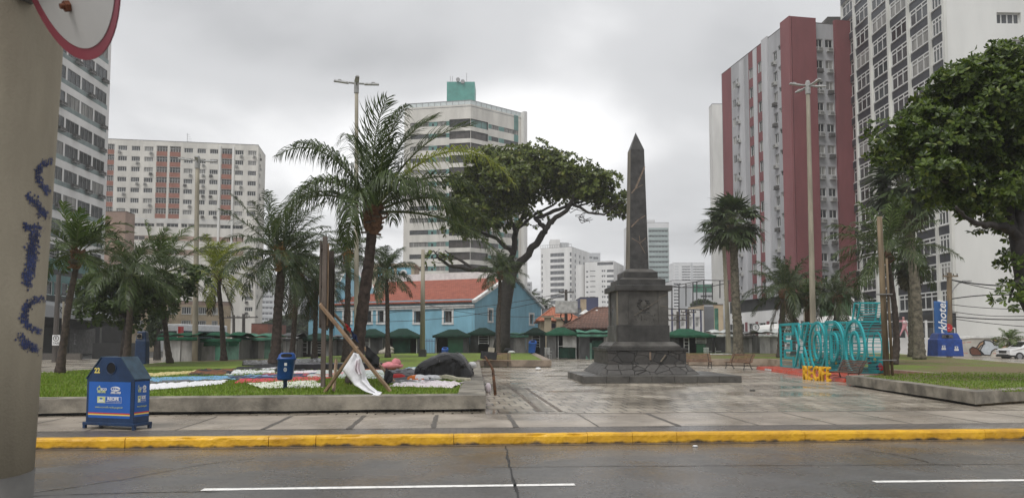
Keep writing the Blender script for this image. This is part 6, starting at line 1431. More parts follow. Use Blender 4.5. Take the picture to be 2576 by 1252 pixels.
# --- long white block with brick balconies
def block_brick():
    A=(-107.4,188.0); B=(-67.7,194.6); Cc=(-69.6,206); D_=(-110,200); L=math.hypot(B[0]-A[0],B[1]-A[1]); s=Bld('apartment_block','long white apartment block with vertical rows of orange brick balconies','building',(-88,197,0))
    S=lambda c:s_at(A,B,c*.5024)
    rows=[51.4-2.73*k for k in range(7)]; holes=[];zones=[]
    for zc in rows:
        for (a,c) in ((577,622),(645,688),(710,755),(910,955),(977,1020),(1040,1082),(1168,1210),(1233,1275)):
            holes.append((S(a),S(c),zc-.62,zc+.62,dict(n=4,ac=.45,gm=('glass_dark','glass_mid','glass_curtain'),dep=.25,fw=.08)))
        for (a,c) in ((522,558),(771,826),(838,893),(1100,1152)):
            holes.append((S(a),S(c),zc-.55,zc+.95,dict(n=4,tr=.62,gm=('glass_dark','glass_dark','glass_brown'),dep=.5,fw=.09))); zones.append((S(a),S(c),zc-1.75,zc-.55,'brick_orange'))
        for (a,c) in ((558,577),): zones.append((S(560),S(562),zc-1.3,zc+1.4,'wall_far_shade'))
    zA,zB=51.4-2.73*6-1.9,0
    z=lambda v:Zat(v,190)
    holes+= [(S(630),S(770),z(569),z(561),dict(n=8,gm='glass_dark',dep=.4)),(S(780),S(818),z(569),z(560),dict(n=2,dep=.4)),(S(832),S(890),z(569),z(560),dict(n=3,dep=.4)),(S(905),S(935),z(569),z(560),dict(n=2,dep=.4)),(S(940),S(1085),z(569),z(560),dict(n=8,gm=('glass_curtain'),dep=.4)),(S(1100),S(1215),z(570),z(561),dict(n=6,dep=.4))]
    for v0,v1 in ((604,592),(640,626)): zones.append((S(640),S(1220),z(v0),z(v1),'wall_pinkbrown')); holes.append((S(660),S(725),z(v0-1),z(v1+1),dict(n=2,gm='glass_brown'))); holes.append((S(860),S(890),z(v0-1),z(v1+1),dict(n=2,gm='glass_brown'))); holes.append((S(1000),S(1060),z(v0-1),z(v1+1),dict(n=2,gm='glass_brown')))
    for v in (632,660,690,718,748,776): 
        holes.append((S(1233),S(1272),z(v+5),z(v-6),dict(n=4,ac=.8,dep=.25,fw=.08))); 
        if v>660: holes.append((S(1040),S(1085),z(v+5),z(v-5),dict(n=3,gm='glass_brown',ac=.6)))
    for k in range(4): zones.append((S(560),S(1228),z(550+k*3),z(549+k*3),'wall_far_shade'))
    s.face(A,B,0,53.6,'wall_cream',holes,zones)
    hs=[(2.2,4.2,51.4-2.73*k-.6,51.4-2.73*k+.6,dict(n=2,ac=.3)) for k in range(16)]; s.face(B,Cc,0,53.6,'wall_cream',hs); s.face(Cc,D_,0,53.6,'wall_cream'); s.face(D_,A,0,53.6,'wall_cream'); s.prism([A,B,Cc,D_],53.5,53.7,'roof_dark',name='roof')
    for x in (S(1092),S(1160)): 
        p=Vector((A[0],A[1],0))+(Vector((B[0]-A[0],B[1]-A[1],0)).normalized())*x; s.w.box((p.x,p.y-.1,30),(.5,.3,46),'wall_white')
    p=Vector(P(905,600,192)); 
    b=MB(); c=P(454,352,192); b.tube([(c.x,c.y+4,53.5),(c.x,c.y+4,57.2)],.06,'frame_grey',5); 
    for k in range(4): b.beam((c.x,c.y+4,55+.6*k),(c.x+1.4-.25*k,c.y+4,55+.6*k),.05,.05,'frame_grey')
    b.build('antenna',s.t); b=MB(); c=P(505,352,196); b.box((c.x,c.y+5,54.1),(10,5,1.0),'roof_dark'); b.build('water_tank',s.t); s.finish()
block_brick()
def simple_bld(name,label,cat,u0,u1,vt,Y,dep,m,holes_uv=(),zones_uv=(),side=None,rz=0.0,zb=0.0,roof='roof_dark',skew=0.0,hd=.2,side_m=None,mside_holes=(),group=None):
    """box building: front from u0 to u1 at depth Y (skew: how much further the second end is)"""
    a=P(u0,600,Y); d=_ray(u1,600); Y2=Y+skew; A=(a.x,a.y); B=(d.x/d.y*Y2,Y2); e=Vector((B[0]-A[0],B[1]-A[1],0)); L=e.length; e.normalize(); n=Vector((-e.y,e.x,0)); C_=(B[0]+n.x*dep,B[1]+n.y*dep); D_=(A[0]+n.x*dep,A[1]+n.y*dep); zt=Zat(vt,Y)
    s=Bld(name,label,cat,((A[0]+C_[0])/2,(A[1]+C_[1])/2,zb),group)
    S=lambda u:s_at(A,B,u); Z=lambda v:Zat(v,(Y+Y2)/2)
    H=[(S(h[0]),S(h[1]),Z(h[3]),Z(h[2]),h[4] if len(h)>4 else None) for h in holes_uv]; ZN=[(S(z[0]),S(z[1]),Z(z[3]),Z(z[2]),z[4]) for z in zones_uv]
    s.face(A,B,zb,zt,m,H,ZN,dep=hd); sm=side_m or m
    s.face(B,C_,zb,zt,sm,[(q[0],q[1],Z(q[3]),Z(q[2]),q[4] if len(q)>4 else None) for q in mside_holes]); s.face(C_,D_,zb,zt,sm); s.face(D_,A,zb,zt,sm); s.prism([A,B,C_,D_],zt-.05,zt+.08,roof,name='roof')
    return s,A,B
s,_,_=simple_bld('brown_block','plain pink-brown windowless block wedged between the strip tower and the long white block','building',236,314,532,120,3,'wall_pinkbrown'); s.finish()
hh=[(427,451,771,789),(462,486,771,789),(503,524,771,789),(538,553,771,789),(349,369,845,858),(462,486,805,820),(503,524,805,820),(538,553,805,820),(352,368,806,818),(385,402,805,820)]
s,_,_=simple_bld('old_office','old tan three-storey building with peeling stained walls behind the bus','building',300,585,753,108,14,'wall_tan',[(a,b_,c,d,dict(n=4,ac=.2,fw=.09,sill=True)) for a,b_,c,d in hh],[(300,585,753,766,'wall_pinkbrown'),(421,430,753,870,'wall_tan')],skew=8); s.finish()
s,_,_=simple_bld('orange_shed','small low building with a plain orange wall behind the covered stalls','building',637,678,814,98,8,'brick_orange'); s.finish()
s,_,_=simple_bld('grey_tower','far grey tower with pale balcony slabs beside the long white block','building',657,692,690,330,20,'wall_far_shade',[(660,690,700+14*k,708+14*k,dict(n=3,gm='glass_far',fm='wall_far',fw=.2)) for k in range(9)]); s.finish()
s,_,_=simple_bld('white_flats','far white blocky flats seen between the palm trunks','building',697,730,728,300,18,'wall_far',[(u,u+6,735+12*k,741+12*k,dict(n=1,gm='glass_far')) for k in range(7) for u in (703,716)]); s.finish()
s,_,_=simple_bld('dark_flats','distant dark grey flats behind the palm with low hanging fronds','building',731,782,690,360,18,'wall_far_dark',[(u,u+5,700+12*k,706+12*k,dict(n=1,gm='glass_curtain',fm='wall_far')) for k in range(8) for u in (738,755,768)]); s.finish()
s,_,_=simple_bld('banded_tower','far white tower with even dark floor bands just left of the pale lamp post','building',832,884,600,290,22,'wall_far',[(835,881,612+17.5*k,620+17.5*k,dict(n=5,gm='glass_far',fm='wall_far_shade',fw=.15)) for k in range(12)]); s.finish()
# --- cream and teal tower with a bay corner
def tower_teal():
    Lp=(-27.1,183.2); K=(-10.2,180.0); Rp=(2.3,190.3); s=Bld('teal_tower','pale tower with wrap-around balconies, teal tiles and a green roof box','building',(-10,192,0))
    Bk=(2.3,206);Bl=(-27.1,206)
    z0=56.4; HL=[];HR=[];ZL=[];ZR=[]
    SL=lambda u:s_at(Lp,K,u); SR=lambda u:s_at(K,Rp,u); LL=SL(1183); LR=SR(1304)
    for k in range(18):
        t=z0-3.015*k
        if t<4: break
        g=('glass_mid','glass_dark','glass_curtain')
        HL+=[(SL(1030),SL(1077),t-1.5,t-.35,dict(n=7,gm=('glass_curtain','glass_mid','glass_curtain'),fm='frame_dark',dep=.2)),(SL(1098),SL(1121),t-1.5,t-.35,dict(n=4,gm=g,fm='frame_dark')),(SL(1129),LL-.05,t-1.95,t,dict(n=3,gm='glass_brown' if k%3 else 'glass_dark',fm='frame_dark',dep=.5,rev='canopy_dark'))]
        ZL+=[(SL(1077),SL(1098),t-1.5,t-.35,'tile_teal_dark'),(SL(1121),SL(1129),t-1.5,t-.35,'tile_teal_dark')]; HL.append((SL(1084),SL(1090),t-1.45,t-.75,dict(n=1,gm='glass_dark',fm='frame_dark')))
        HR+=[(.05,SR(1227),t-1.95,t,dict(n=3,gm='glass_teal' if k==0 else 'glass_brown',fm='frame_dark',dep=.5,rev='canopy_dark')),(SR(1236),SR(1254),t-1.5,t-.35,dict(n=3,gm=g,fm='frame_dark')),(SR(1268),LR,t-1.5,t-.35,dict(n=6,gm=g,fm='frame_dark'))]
        ZR+=[(SR(1228),SR(1236),t-1.5,t-.35,'tile_teal_dark'),(SR(1254),SR(1268),t-1.5,t-.35,'tile_teal_dark')]
    ZR.append((SR(1293),LR,2,60,'tile_teal_dark'))
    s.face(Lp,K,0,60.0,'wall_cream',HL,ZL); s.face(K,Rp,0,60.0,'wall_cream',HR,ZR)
    s.face(Rp,Bk,0,60.0,'wall_cream'); s.face(Bk,Bl,0,60,'wall_cream'); s.face(Bl,Lp,0,60,'wall_cream'); s.prism([Lp,K,Rp,Bk,Bl],59.4,59.6,'podium_grey',name='roof')
    # side fin and curved crown wall
    e=Vector((Rp[0]-K[0],Rp[1]-K[1],0)).normalized(); n=Vector((e.y,-e.x,0)); c=Vector((Rp[0],Rp[1],0))+n*.5+e*.1
    b=MB(); b.box((c.x+e.x*.5,c.y+e.y*.5,30.6),(1.0,1.6,61.2),'wall_white',rz=math.atan2(e.y,e.x)); b.build('side_fin',s.t)
    b=MB(); pts=[(1128,62.4),(1150,63.6),(1175,64.3),(1195,64.3),(1225,63.6),(1262,62.4),(1306,61.4)]
    P_=[(P(u,600,193),z) for u,z in pts]
    for i in range(len(P_)-1):
        (p,za),(q,zc)=P_[i],P_[i+1]; b.add([(p.x,p.y,59.4),(q.x,q.y,59.4),(q.x,q.y,zc),(p.x,p.y,za),(p.x,p.y+1,59.4),(q.x,q.y+1,59.4),(q.x,q.y+1,zc),(p.x,p.y+1,za)],((0,1,2,3),(5,4,7,6),(3,2,6,7)),'wall_cream')
    b.build('crown_wall',s.t)
    a=P(1122,600,196); q=P(1193,600,196); zt=Zat(206,196); b=MB(); b.box(((a.x+q.x)/2,196+3.5,(60+zt)/2),(q.x-a.x,7,zt-60),'tile_teal'); b.build('roof_box',s.t)
    for u,v in ((1152,200),(1164,205)): b=MB(); c=P(u,v,195.5); b.tube([c,c+Vector((0,.4,0))],.55,'frame_grey',12); b.build('dish',s.t)
    for u,v in ((1138,192),(1133,192),(1174,184)): b=MB(); c=P(u,v,195.8); b.tube([(c.x,c.y,zt),(c.x,c.y,c.z)],.06,'frame_grey',5); b.build('antenna',s.t)
    b=MB()
    for A,B in ((Lp,K),(K,Rp)):
        A=Vector((*A,0));B=Vector((*B,0)); k=int((B-A).length/1.5); d=(B-A)/k
        for i in range(k):
            p=A+d*i; r=A+d*(i+1); b.add([(p.x,p.y+.3,60),(r.x,r.y+.3,60),(r.x,r.y+.3,61.1),(p.x,p.y+.3,61.1)],((0,1,2,3),),'glass_rail'); b.box((p.x,p.y+.25,60.55),(.08,.08,1.15),'frame_grey')
        b.beam((A.x,A.y+.25,61.12),(B.x,B.y+.25,61.12),.09,.09,'frame_grey')
    b.build('glass_railing',s.t); s.finish()
tower_teal()
# --- far towers behind the monument
s,A,B=simple_bld('white_tower','far white tower with wide dark window bands, beyond the red-roofed house','building',1360,1438,625,330,25,'wall_white_bright',[x for k in range(14) for v in [641+14.9*k] for x in ((1384,1419,v-4.5,v+4.5,dict(n=4,gm='glass_far',fm='frame_grey',fw=.12)),(1433,1437.5,v-4.5,v+4.5,dict(n=1,gm='glass_far',fm='frame_grey')),(1362,1365,v-3.5,v+5,dict(n=1,gm='glass_far',fm='frame_grey')))],mside_holes=[(4+6*j,6+6*j,637+14.9*k,645+14.9*k,dict(n=1,gm='glass_far')) for k in range(13) for j in range(3)],skew=-6)
a=P(1384,600,338);q=P(1409,600,338); s.prism([(a.x,338),(q.x,338),(q.x,348),(a.x,348)],Zat(625,330),Zat(600,335),'wall_white_bright',name='penthouse'); s.prism([(q.x+.2,339),(q.x+4,339),(q.x+4,348),(q.x+.2,348)],Zat(625,330),Zat(607,335),'wall_far_shade',name='penthouse')
b=MB()
for i in range(14): p=Vector((A[0],A[1]+1,0)).lerp(Vector((B[0],B[1]+1,0)),i/13); b.box((p.x,p.y,Zat(621,330)),(.15,.15,1.6),'frame_grey')
b.beam((A[0],A[1]+1,Zat(617,330)),(B[0],B[1]+1,Zat(617,330)),.15,.15,'frame_grey'); b.build('roof_railing',s.t); s.finish()
s,_,_=simple_bld('pink_tower','far tower with a pinkish side wall peeping between the two white ones','building',1447,1510,637,372,14,'wall_far_shade',[(1477,1490,645,650,dict(n=2,gm='glass_far')),(1492,1505,646,652,dict(n=2,gm='glass_far')),(1477,1490,657,662,dict(n=2,gm='glass_far'))],[(1447,1472,637,800,'wall_far_pink')]); s.finish()
s,A,B=simple_bld('white_tower','far white tower with a rounded blank end and short rows of windows','building',1471,1543,659,305,22,'wall_white_bright',[(1502,1542,659.8,667,dict(n=5,gm='glass_far',fm='frame_grey'))]+[x for k in range(9) for v in [682+13*k] for x in ((1474,1479,v-2,v+2,dict(n=1,gm='glass_far',fm='frame_grey')),(1483,1497,v-3+1,v+0,dict(n=3,gm='glass_far',fm='frame_grey')),(1513,1517,v-3,v+2,dict(n=1,gm='glass_far')),(1518.5,1522,v-3,v+2,dict(n=1,gm='glass_far')),(1526,1543,v-3,v+3,dict(n=4,gm='glass_far',fm='frame_grey')))],skew=-4)
c=P(1460,600,309); b=MB(); r=P(1471,600,309).x-c.x; b.lathe((c.x,c.y,0),[(r+.2,0),(r+.2,Zat(664,305)),(.1,Zat(664,305)+.1)],'wall_white_bright',24); b.build('round_end',s.t,smooth=False); s.finish()
hh=[(1632,1681,578+13*k,584+13*k,dict(n=6,gm='glass_far',fm='wall_far_band',fw=.25,dep=.6)) for k in range(19)]
s,A,B=simple_bld('slab_tower','tall grey-green banded tower rising just behind the obelisk shaft','building',1588,1683,560,300,20,'wall_far',hh,[(1631,1682,573,830,'wall_far_band')],mside_holes=[(6,9,573+13*k,580+13*k,dict(n=1,gm='glass_far')) for k in range(19)])
a=P(1622,600,306);q=P(1648,600,306); s.prism([(a.x,306),(q.x,306),(q.x,314),(a.x,314)],Zat(560,300),Zat(553,306),'wall_far',name='penthouse'); s.finish()
hh=[(u0,u1,669+6.6*k,672+6.6*k,dict(n=3,gm='glass_far',fm='wall_far_shade',fw=.2,dep=.8)) for k in range(12) for (u0,u1) in ((1714,1736),(1742,1771))]
s,_,_=simple_bld('hazy_tower','faint broad tower with thin balcony lines in the rain beyond the sports cage','building',1694,1771,661,430,25,'wall_far',hh,[(1736.5,1741.5,661,760,'wall_far_shade')]+[(1696,1706,669+6.6*k,672+6.6*k,'wall_far_shade') for k in range(11)]); s.finish()
s,_,_=simple_bld('low_white_flats','low white flats with balconies below the faint broad tower','building',1690,1742,705,200,12,'wall_far',[(1693,1712,712+8*k,716+8*k,dict(n=3,gm='glass_far',fm='wall_far')) for k in range(8)]); s.finish()
s,_,_=simple_bld('stepped_house','grey house with a green upper storey behind the sports cage','building',1736,1800,715,170,12,'wall_far_shade',[(1760,1795,742,748,dict(n=4,gm='glass_far')),(1745,1790,757,763,dict(n=4,gm='glass_far'))],[(1742,1800,716,735,'tarp_green_pale')]); s.finish()
s,_,_=simple_bld('white_slab','plain narrow white slab building beside the red and grey tower','building',1797,1840,262,150,2.5,'wall_white',skew=0); s.finish()
for u0,u1,v,Y,lab in ((1312,1338,710,240,'small pale flats with a flat roof peeping over the church gable'),(1335,1362,733,260,'low white house front between church gable and white tower')):
    s,_,_=simple_bld('small_flats',lab,'building',u0,u1,v,Y,10,'wall_far_shade' if u0<1320 else 'wall_far',[(u0+5,u1-4,v+4,v+9,dict(n=4,gm='glass_far')),(u0+5,u1-4,v+16,v+21,dict(n=4,gm='glass_far'))]); s.finish()
s,_,_=simple_bld('navy_block','dark navy plastered block above the old brown roof','building',1459,1504,748,118,8,'wall_navy',(),[(1459,1474,752,800,'wall_tan')]); s.finish()
s,_,_=simple_bld('dark_wall_house','dark stained wall of a low house behind the red tiled roof','building',1366,1462,776,112,6,'wall_far_dark'); s.finish()
# --- red and grey tower
def tower_red():
    A=(34.9,120.8); B=(38.5,100.0); Cc=(48.2,101.7); D_=(46,123); s=Bld('red_tower','tall red and grey apartment tower with air conditioners under the windows','building',(41,111,0))
    zt=45.8; z0=7.9; f=3.0
    X=lambda c:s_at(A,B,(2800+c/1.138)*.629); L=X(440)
    HL=[];ZL=[(X(112),X(155),z0,zt,'wall_red'),(X(235),X(258),z0,zt,'wall_red'),(X(275),X(300),z0,zt,'wall_red'),(X(397),L,z0,zt,'wall_red_light')]
    for k in range(13):
        t=43.4-3.0*k-.3
        if t-1.2<z0: break
        g=('glass_dark','glass_mid','glass_curtain')
        HL+=[(X(160),X(174),t-1.3,t,dict(n=2,gm=g,dep=.15)),(X(179),X(187),t-.6,t-.0,dict(n=1,gm=g,dep=.15)),(X(238),X(256),t-1.5,t+.1,dict(n=2,gm=g)),(X(279),X(297),t-1.5,t+.1,dict(n=2,gm=g)),(X(350),X(368),t-1.35,t,dict(n=2,gm=g,ac=1)),(X(374),X(386),t-.35,t+.35,dict(n=1,gm=g))]
        for c in (192,): 
            e=(Vector(B)-Vector(A)).normalized(); p=Vector(A)+e*X(c); n=Vector((e.y,-e.x)); s.ac.append((Vector((p.x+n.x*.2,p.y+n.y*.2,t-1.2)),math.atan2(e.y,e.x),'ac_unit'))
    s.face(A,B,z0,zt,'wall_grey',HL,ZL)
    e=Vector((B[0]-A[0],B[1]-A[1],0)).normalized(); n=Vector((e.y,-e.x,0)); rz=math.atan2(e.y,e.x)
    for (c0,c1,pr,m,hh) in ((195,216,.12,'wall_grey_light',zt-.4),(258,274,.10,'wall_grey_light',zt-.2),(301,327,.2,'wall_grey_light',zt+.3)):
        a,b_=X(c0),X(c1); p=Vector((A[0],A[1],0))+e*((a+b_)/2)+n*(pr/2-.1); bb=MB(); bb.box((p.x,p.y,(z0+hh)/2),(b_-a,pr+.2,hh-z0),m,rz=rz); bb.build('pilaster',s.t)
    p=Vector((A[0],A[1],0))+e*((X(397)+L)/2)+n*.25; bb=MB(); bb.box((p.x,p.y,(z0+zt+.5)/2),(L-X(397),.3,zt+.5-z0),'wall_red_light',rz=rz); bb.build('pilaster',s.t)
    # face toward the plaza street
    Y=lambda c:s_at(B,Cc,(2800+c/1.138)*.629); LR=Y(720)
    HR=[];ZR=[(0,Y(543),z0,zt,'wall_red'),(Y(631),30,z0,zt,'wall_red')]
    for k in range(12):
        t=43.6-3.0*k
        g=('glass_dark','glass_mid','glass_curtain')
        HR+=[(Y(546),Y(580),t-1.15,t,dict(n=2,gm=g,ac=1)),(Y(592),Y(627),t-1.15,t,dict(n=2,gm=g,ac=1))]
    s.face(B,Cc,z0,zt,'wall_grey',HR,ZR); s.face(Cc,D_,z0,zt,'wall_red'); s.face(D_,A,z0,zt,'wall_grey'); s.prism([A,B,Cc,D_],zt-.05,zt+.1,'roof_dark',name='roof')
    e2=Vector((Cc[0]-B[0],Cc[1]-B[1],0)).normalized(); n2=Vector((e2.y,-e2.x,0))
    for a,b_ in ((0,Y(543)),(Y(631),Y(712))):
        p=Vector((B[0],B[1],0))+e2*((a+b_)/2)+n2*.2; bb=MB(); bb.box((p.x,p.y,(z0+zt+.5)/2),(b_-a,.5,zt+.5-z0),'wall_red',rz=math.atan2(e2.y,e2.x)); bb.build('pilaster',s.t)
    c=P(2132,30,106); bb=MB(); bb.prism([(44,104),(50,104),(50,112),(44,112)],zt,zt+2.4,'roof_dark',taper=[(45.5,104),(50,104),(50,112),(45.5,112)]); bb.build('roof_room',s.t)
    # recessed gap and podium
    A1=(33.6,127); B1=(37.2,98.6); C1=(60,101.5)
    s.prism([(36,122),(39.2,101),(48,102.5),(46,122)],5.9,z0,'canopy_dark')
    U=lambda u:s_at(A1,B1,u)
    H=[];Zn=[]; L1=U(1987+0)
    LL=math.hypot(B1[0]-A1[0],B1[1]-A1[1])
    i=0; x=.6
    while x<LL-1.5:
        Zn.append((x,x+.9,1.2,4.4,'wall_red')); H.append((x+1.2,x+3.2,1.9,4.2,dict(n=2,tr=.6,gm=('glass_mid','glass_curtain','glass_dark'),ac=.9))); x+=3.5
    s.face(A1,B1,0,5.9,'wall_white_bright',H,Zn); 
    L3=math.hypot(C1[0]-B1[0],C1[1]-B1[1]); H=[];Zn=[]; x=.3
    while x<L3-3: Zn.append((x,x+.8,1.2,4.4,'wall_red')); H.append((x+1.1,x+2.7,1.6,4.3,dict(n=3,tr=.5,gm=('glass_mid','glass_curtain')))); x+=3.2
    s.face(B1,C1,0,5.9,'wall_white_bright',H,Zn); s.prism([A1,B1,C1,(60,127)],5.86,5.95,'podium_grey',name='podium_roof'); s.finish()
tower_red()
# --- hotel with dark spandrels
def hotel():
    A=(47.2,103.6); B=(47.2,78.6); Cc=(84,80.0); D_=(84,104); s=Bld('hotel_tower','white hotel tower with dark panels between rows of white framed windows','building',(60,90,0)); bay=4.55; H=[];Z=[]
    y0=[99.2,94.6,90.0,85.5,81.05]; wl_=[3.75,3.8,3.85,3.75,2.2]
    cols=[]
    for i in range(6):
        y1=103.3-i*bay*1.0; cols.append((103.6-(99.2+4.4-bay*i) if False else i*bay-.2,))
    xs=[(103.6-y) for y in y0]   # left edges of the windows along the wall
    for k in range(20):
        t=34.4+3.03*6-3.03*k
        if t<5.5: break
        for i,x in enumerate(xs):
            H.append((x,x+3.75 if i<4 else 24.75-.35,t-2.0,t,dict(n=3,tr=.74,gm=('glass_mid','glass_dark','glass_curtain','glass_mid'),fw=.15,dep=.1,sill=True))); Z.append((x-.12,(x+3.9 if i<4 else 24.6),t-3.05,t-2.1,'spandrel'))
        H.append((.2,3.6,t-2.0,t,dict(n=3,tr=.74,gm=('glass_mid','glass_dark'),fw=.16,dep=.3))); Z.append((.1,3.8,t-3.05,t-2.1,'spandrel'))
    Z.append((0,25,.0,4.6,'stone_black'))
    for i in range(5): H.append((1+4.7*i,4.2+4.7*i,1.0,3.2,dict(n=3,gm=('glass_dark','glass_mid'),fw=.12)))
    s.face(A,B,0,55,'wall_hotel_trim',H,Z)
    S=lambda u:s_at(B,Cc,u); HB=[(S(2530),S(2592),Zat(61,79),Zat(33,79),dict(n=4,gm='glass_mid',fw=.14)),(S(2552),S(2600),Zat(130,79),Zat(101,79),dict(n=3,gm='glass_mid',fw=.14))]
    s.face(B,Cc,0,55,'wall_hotel',HB,dep=.4); s.face(Cc,D_,0,55,'wall_hotel'); s.face(D_,A,0,55,'wall_hotel'); s.prism([A,B,Cc,D_],54.9,55.1,'roof_dark',name='roof')
    # proud white ribs between the bays
    for i,x in enumerate([4.02]+[q+3.95 for q in xs[:4]]+[24.75]):
        y=103.6-x-.18 if i else 103.6-4.0; b=MB(); b.box((47.16,103.6-(x+.17),29.8),(.3,.40,50.4),'wall_hotel_trim'); b.build('pilaster',s.t)
    # ground floor porch with glazed doors
    b=MB(); b.box((46.0,80.2,2.2),(2.3,3.4,4.2),'stone_black'); b.build('porch',s.t)
    b=MB(); b.box((45.9,78.42,1.7),(1.9,.1,2.6),'glass_mid')
    for q in (-.95,-.32,.32,.95): b.box((45.9+q,78.33,1.7),(.09,.1,2.6),'frame_white')
    for z in (.42,2.2,2.98): b.box((45.9,78.34,z),(1.98,.09,.09),'frame_white')
    b.build('door',s.t); s.finish()
hotel()
# --- blue church
def church():
    Kx,Ky=P(1194,800,90).x,90.0; e=Vector((-2.35,.0,0)); ld=Vector((-1,.47,0)).normalized(); gd=Vector((.47,1,0)).normalized(); K=Vector((Kx,Ky,0)); Ln=21.2
    d=_ray(1361,800); # gable end where the ray through its far edge meets the wall line
    k=(K.x*d.y-K.y*d.x)/(gd.y*d.x-gd.x*d.y); Gw=k; s=Bld('blue_church','long sky-blue church with red tiled roof and white window surrounds behind the stalls','church',(Kx-12,Ky+14,0))
    F=K+ld*Ln; Rr=K+gd*Gw; ze=Zat(751,90); zr=Zat(697,90+Gw/2*.9)
    A=(F.x,F.y);B=(K.x,K.y);Cc=(Rr.x,Rr.y);D_=((F+gd*Gw).x,(F+gd*Gw).y)
    S=lambda u:s_at(A,B,u); H=[];Z=[]
    yw=92
    for u0,u1,c in ((868,886,'glass_dark'),(915,937,'glass_dark'),(953,968,'glass_dark'),(1044,1066,'glass_dark'),(1118,1138,'glass_brown')): 
        y=90+ (1-(S(u1)/S(1194)))*Ln*.42; H.append((S(u0),S(u1),Zat(811,y),Zat(781,y),dict(n=2 if c!='glass_dark' else 1,gm=c,fm='frame_grey',dep=.35,fw=.08)))
    s.face(A,B,0,ze,'wall_blue',H,[(0,60,5.8,ze,'wall_blue_light')])
    T=lambda u:s_at(B,Cc,u); y2=93; H2=[(T(1229),T(1238),Zat(806,y2),Zat(778,y2),dict(n=1,gm='glass_dark',fm='frame_grey',dep=.3)),(T(1332),T(1341),Zat(812,y2+6),Zat(786,y2+6),dict(n=1,gm='glass_dark',fm='frame_grey',dep=.3))]
    s.face(B,Cc,0,ze,'wall_blue',H2); s.face(Cc,D_,0,ze,'wall_blue'); s.face(D_,A,0,ze,'wall_blue')
    G0=K+gd*(Gw*.5); w=s.w
    w.add([(K.x,K.y,ze),(Rr.x,Rr.y,ze),(G0.x,G0.y,zr)],((0,1,2),),'wall_blue'); F1=F+gd*(Gw*.5); F2=F+gd*Gw
    w.add([(F.x,F.y,ze),(F2.x,F2.y,ze),(F1.x,F1.y,zr)],((0,2,1),),'wall_blue')
    out=-gd*.45; oz=.30; b=MB(); u_=-ld*.0
    def V(p,z): return Vector((p.x,p.y,z))
    b.quad(V(K+out,ze-oz),V(F+out,ze-oz),V(F1,zr+.12),V(G0,zr+.12),'roof_tiles'); b.quad(V(Rr-out,ze-oz),V(F2-out,ze-oz),V(F1,zr+.12),V(G0,zr+.12),'roof_tiles'); r=b.build('roof',s.t); md=r.modifiers.new('thickness','SOLIDIFY'); md.thickness=.18; md.offset=1
    b=MB(); b.beam(V(G0-ld*.3,zr+.36),V(F1,zr+.48),.9,.95,'roof_white'); b.build('ridge',s.t)
    b=MB(); off=-ld*.15
    b.beam(V(K+out*1.2,ze-.35)+off,V(G0,zr+.35)+off,.5,.34,'trim_white'); b.build('verge',s.t); b=MB(); b.beam(V(Rr-out*1.2,ze-.35)+off,V(G0,zr+.35)+off,.5,.3,'trim_white'); b.build('verge',s.t)
    b=MB(); b.beam(V(K,5.72)-gd*.06,V(F,5.72)-gd*.06,.2,.22,'trim_white'); b.beam(V(K,5.95)-gd*.12,V(F,5.95)-gd*.12,.3,.14,'trim_white'); b.build('cornice',s.t)
    # window surrounds
    for (Aa,Bb,hs) in ((A,B,H),(B,Cc,H2)):
        a=Vector((*Aa,0)); ee=(Vector((*Bb,0))-a).normalized(); nn=Vector((ee.y,-ee.x,0)); rz=math.atan2(ee.y,ee.x)
        for h in hs:
            b=MB(); q=.24
            for (x,z,dx_,dz_) in (((h[0]-q/2),(h[2]+h[3])/2,q,h[3]-h[2]),((h[1]+q/2),(h[2]+h[3])/2,q,h[3]-h[2]),((h[0]+h[1])/2,h[3]+q/2,h[1]-h[0]+2*q+.06,q),((h[0]+h[1])/2,h[2]-q/2,h[1]-h[0]+2*q+.06,q)):
                p=a+ee*x+nn*.03; b.box((p.x,p.y,z),(dx_,.12,dz_),'trim_white',rz=rz)
            b.build('window_surround',s.t)
    # round window in the gable
    p=K+gd*T(1285)-ld*.02; zc=Zat(722,96); nn=Vector((gd.y,-gd.x,0)); b=MB()
    b.tube([p+nn*-.1+Vector((0,0,zc)),p+nn*.1+Vector((0,0,zc))],.62,'trim_white',20); b.tube([p+nn*.0+Vector((0,0,zc)),p+nn*.13+Vector((0,0,zc))],.36,'glass_dark',20); b.build('round_window',s.t)
    # corner pipe and drain
    b=MB(); c=P(1189,800,90.1); b.tube([(c.x,c.y,0),(c.x,c.y,5.6)],.05,'wall_blue_light',6); b.build('drain_pipe',s.t)
    # curved front gable seen at the far end, and the bell tower with arches
    b=MB(); pf=[(806,742),(824,738),(838,728),(846,716),(852,708),(861,704),(866,694),(872,684),(880,677),(890,672),(900,677),(905,684),(910,694),(920,704),(935,712),(952,738)]
    Yf=101.5; top=[P(u-4,v+4,Yf) for u,v in pf]; n=len(top); 
    vs=[(p.x,p.y,p.z) for p in top]+[(p.x,p.y,6) for p in top]+[(p.x,p.y+1.2,p.z) for p in top]+[(p.x,p.y+1.2,6) for p in top]
    fs=[(n+i,n+i+1,i+1,i) for i in range(n-1)]+[(2*n+i,2*n+i+1,3*n+i+1,3*n+i) for i in range(n-1)]+[(i,i+1,2*n+i+1,2*n+i) for i in range(n-1)]
    b.add(vs,fs,'wall_blue_light'); b.build('front_gable',s.t); b=MB(); b.tube([p+Vector((0,.3,.12)) for p in top],.22,'trim_white',6); b.build('gable_trim',s.t)
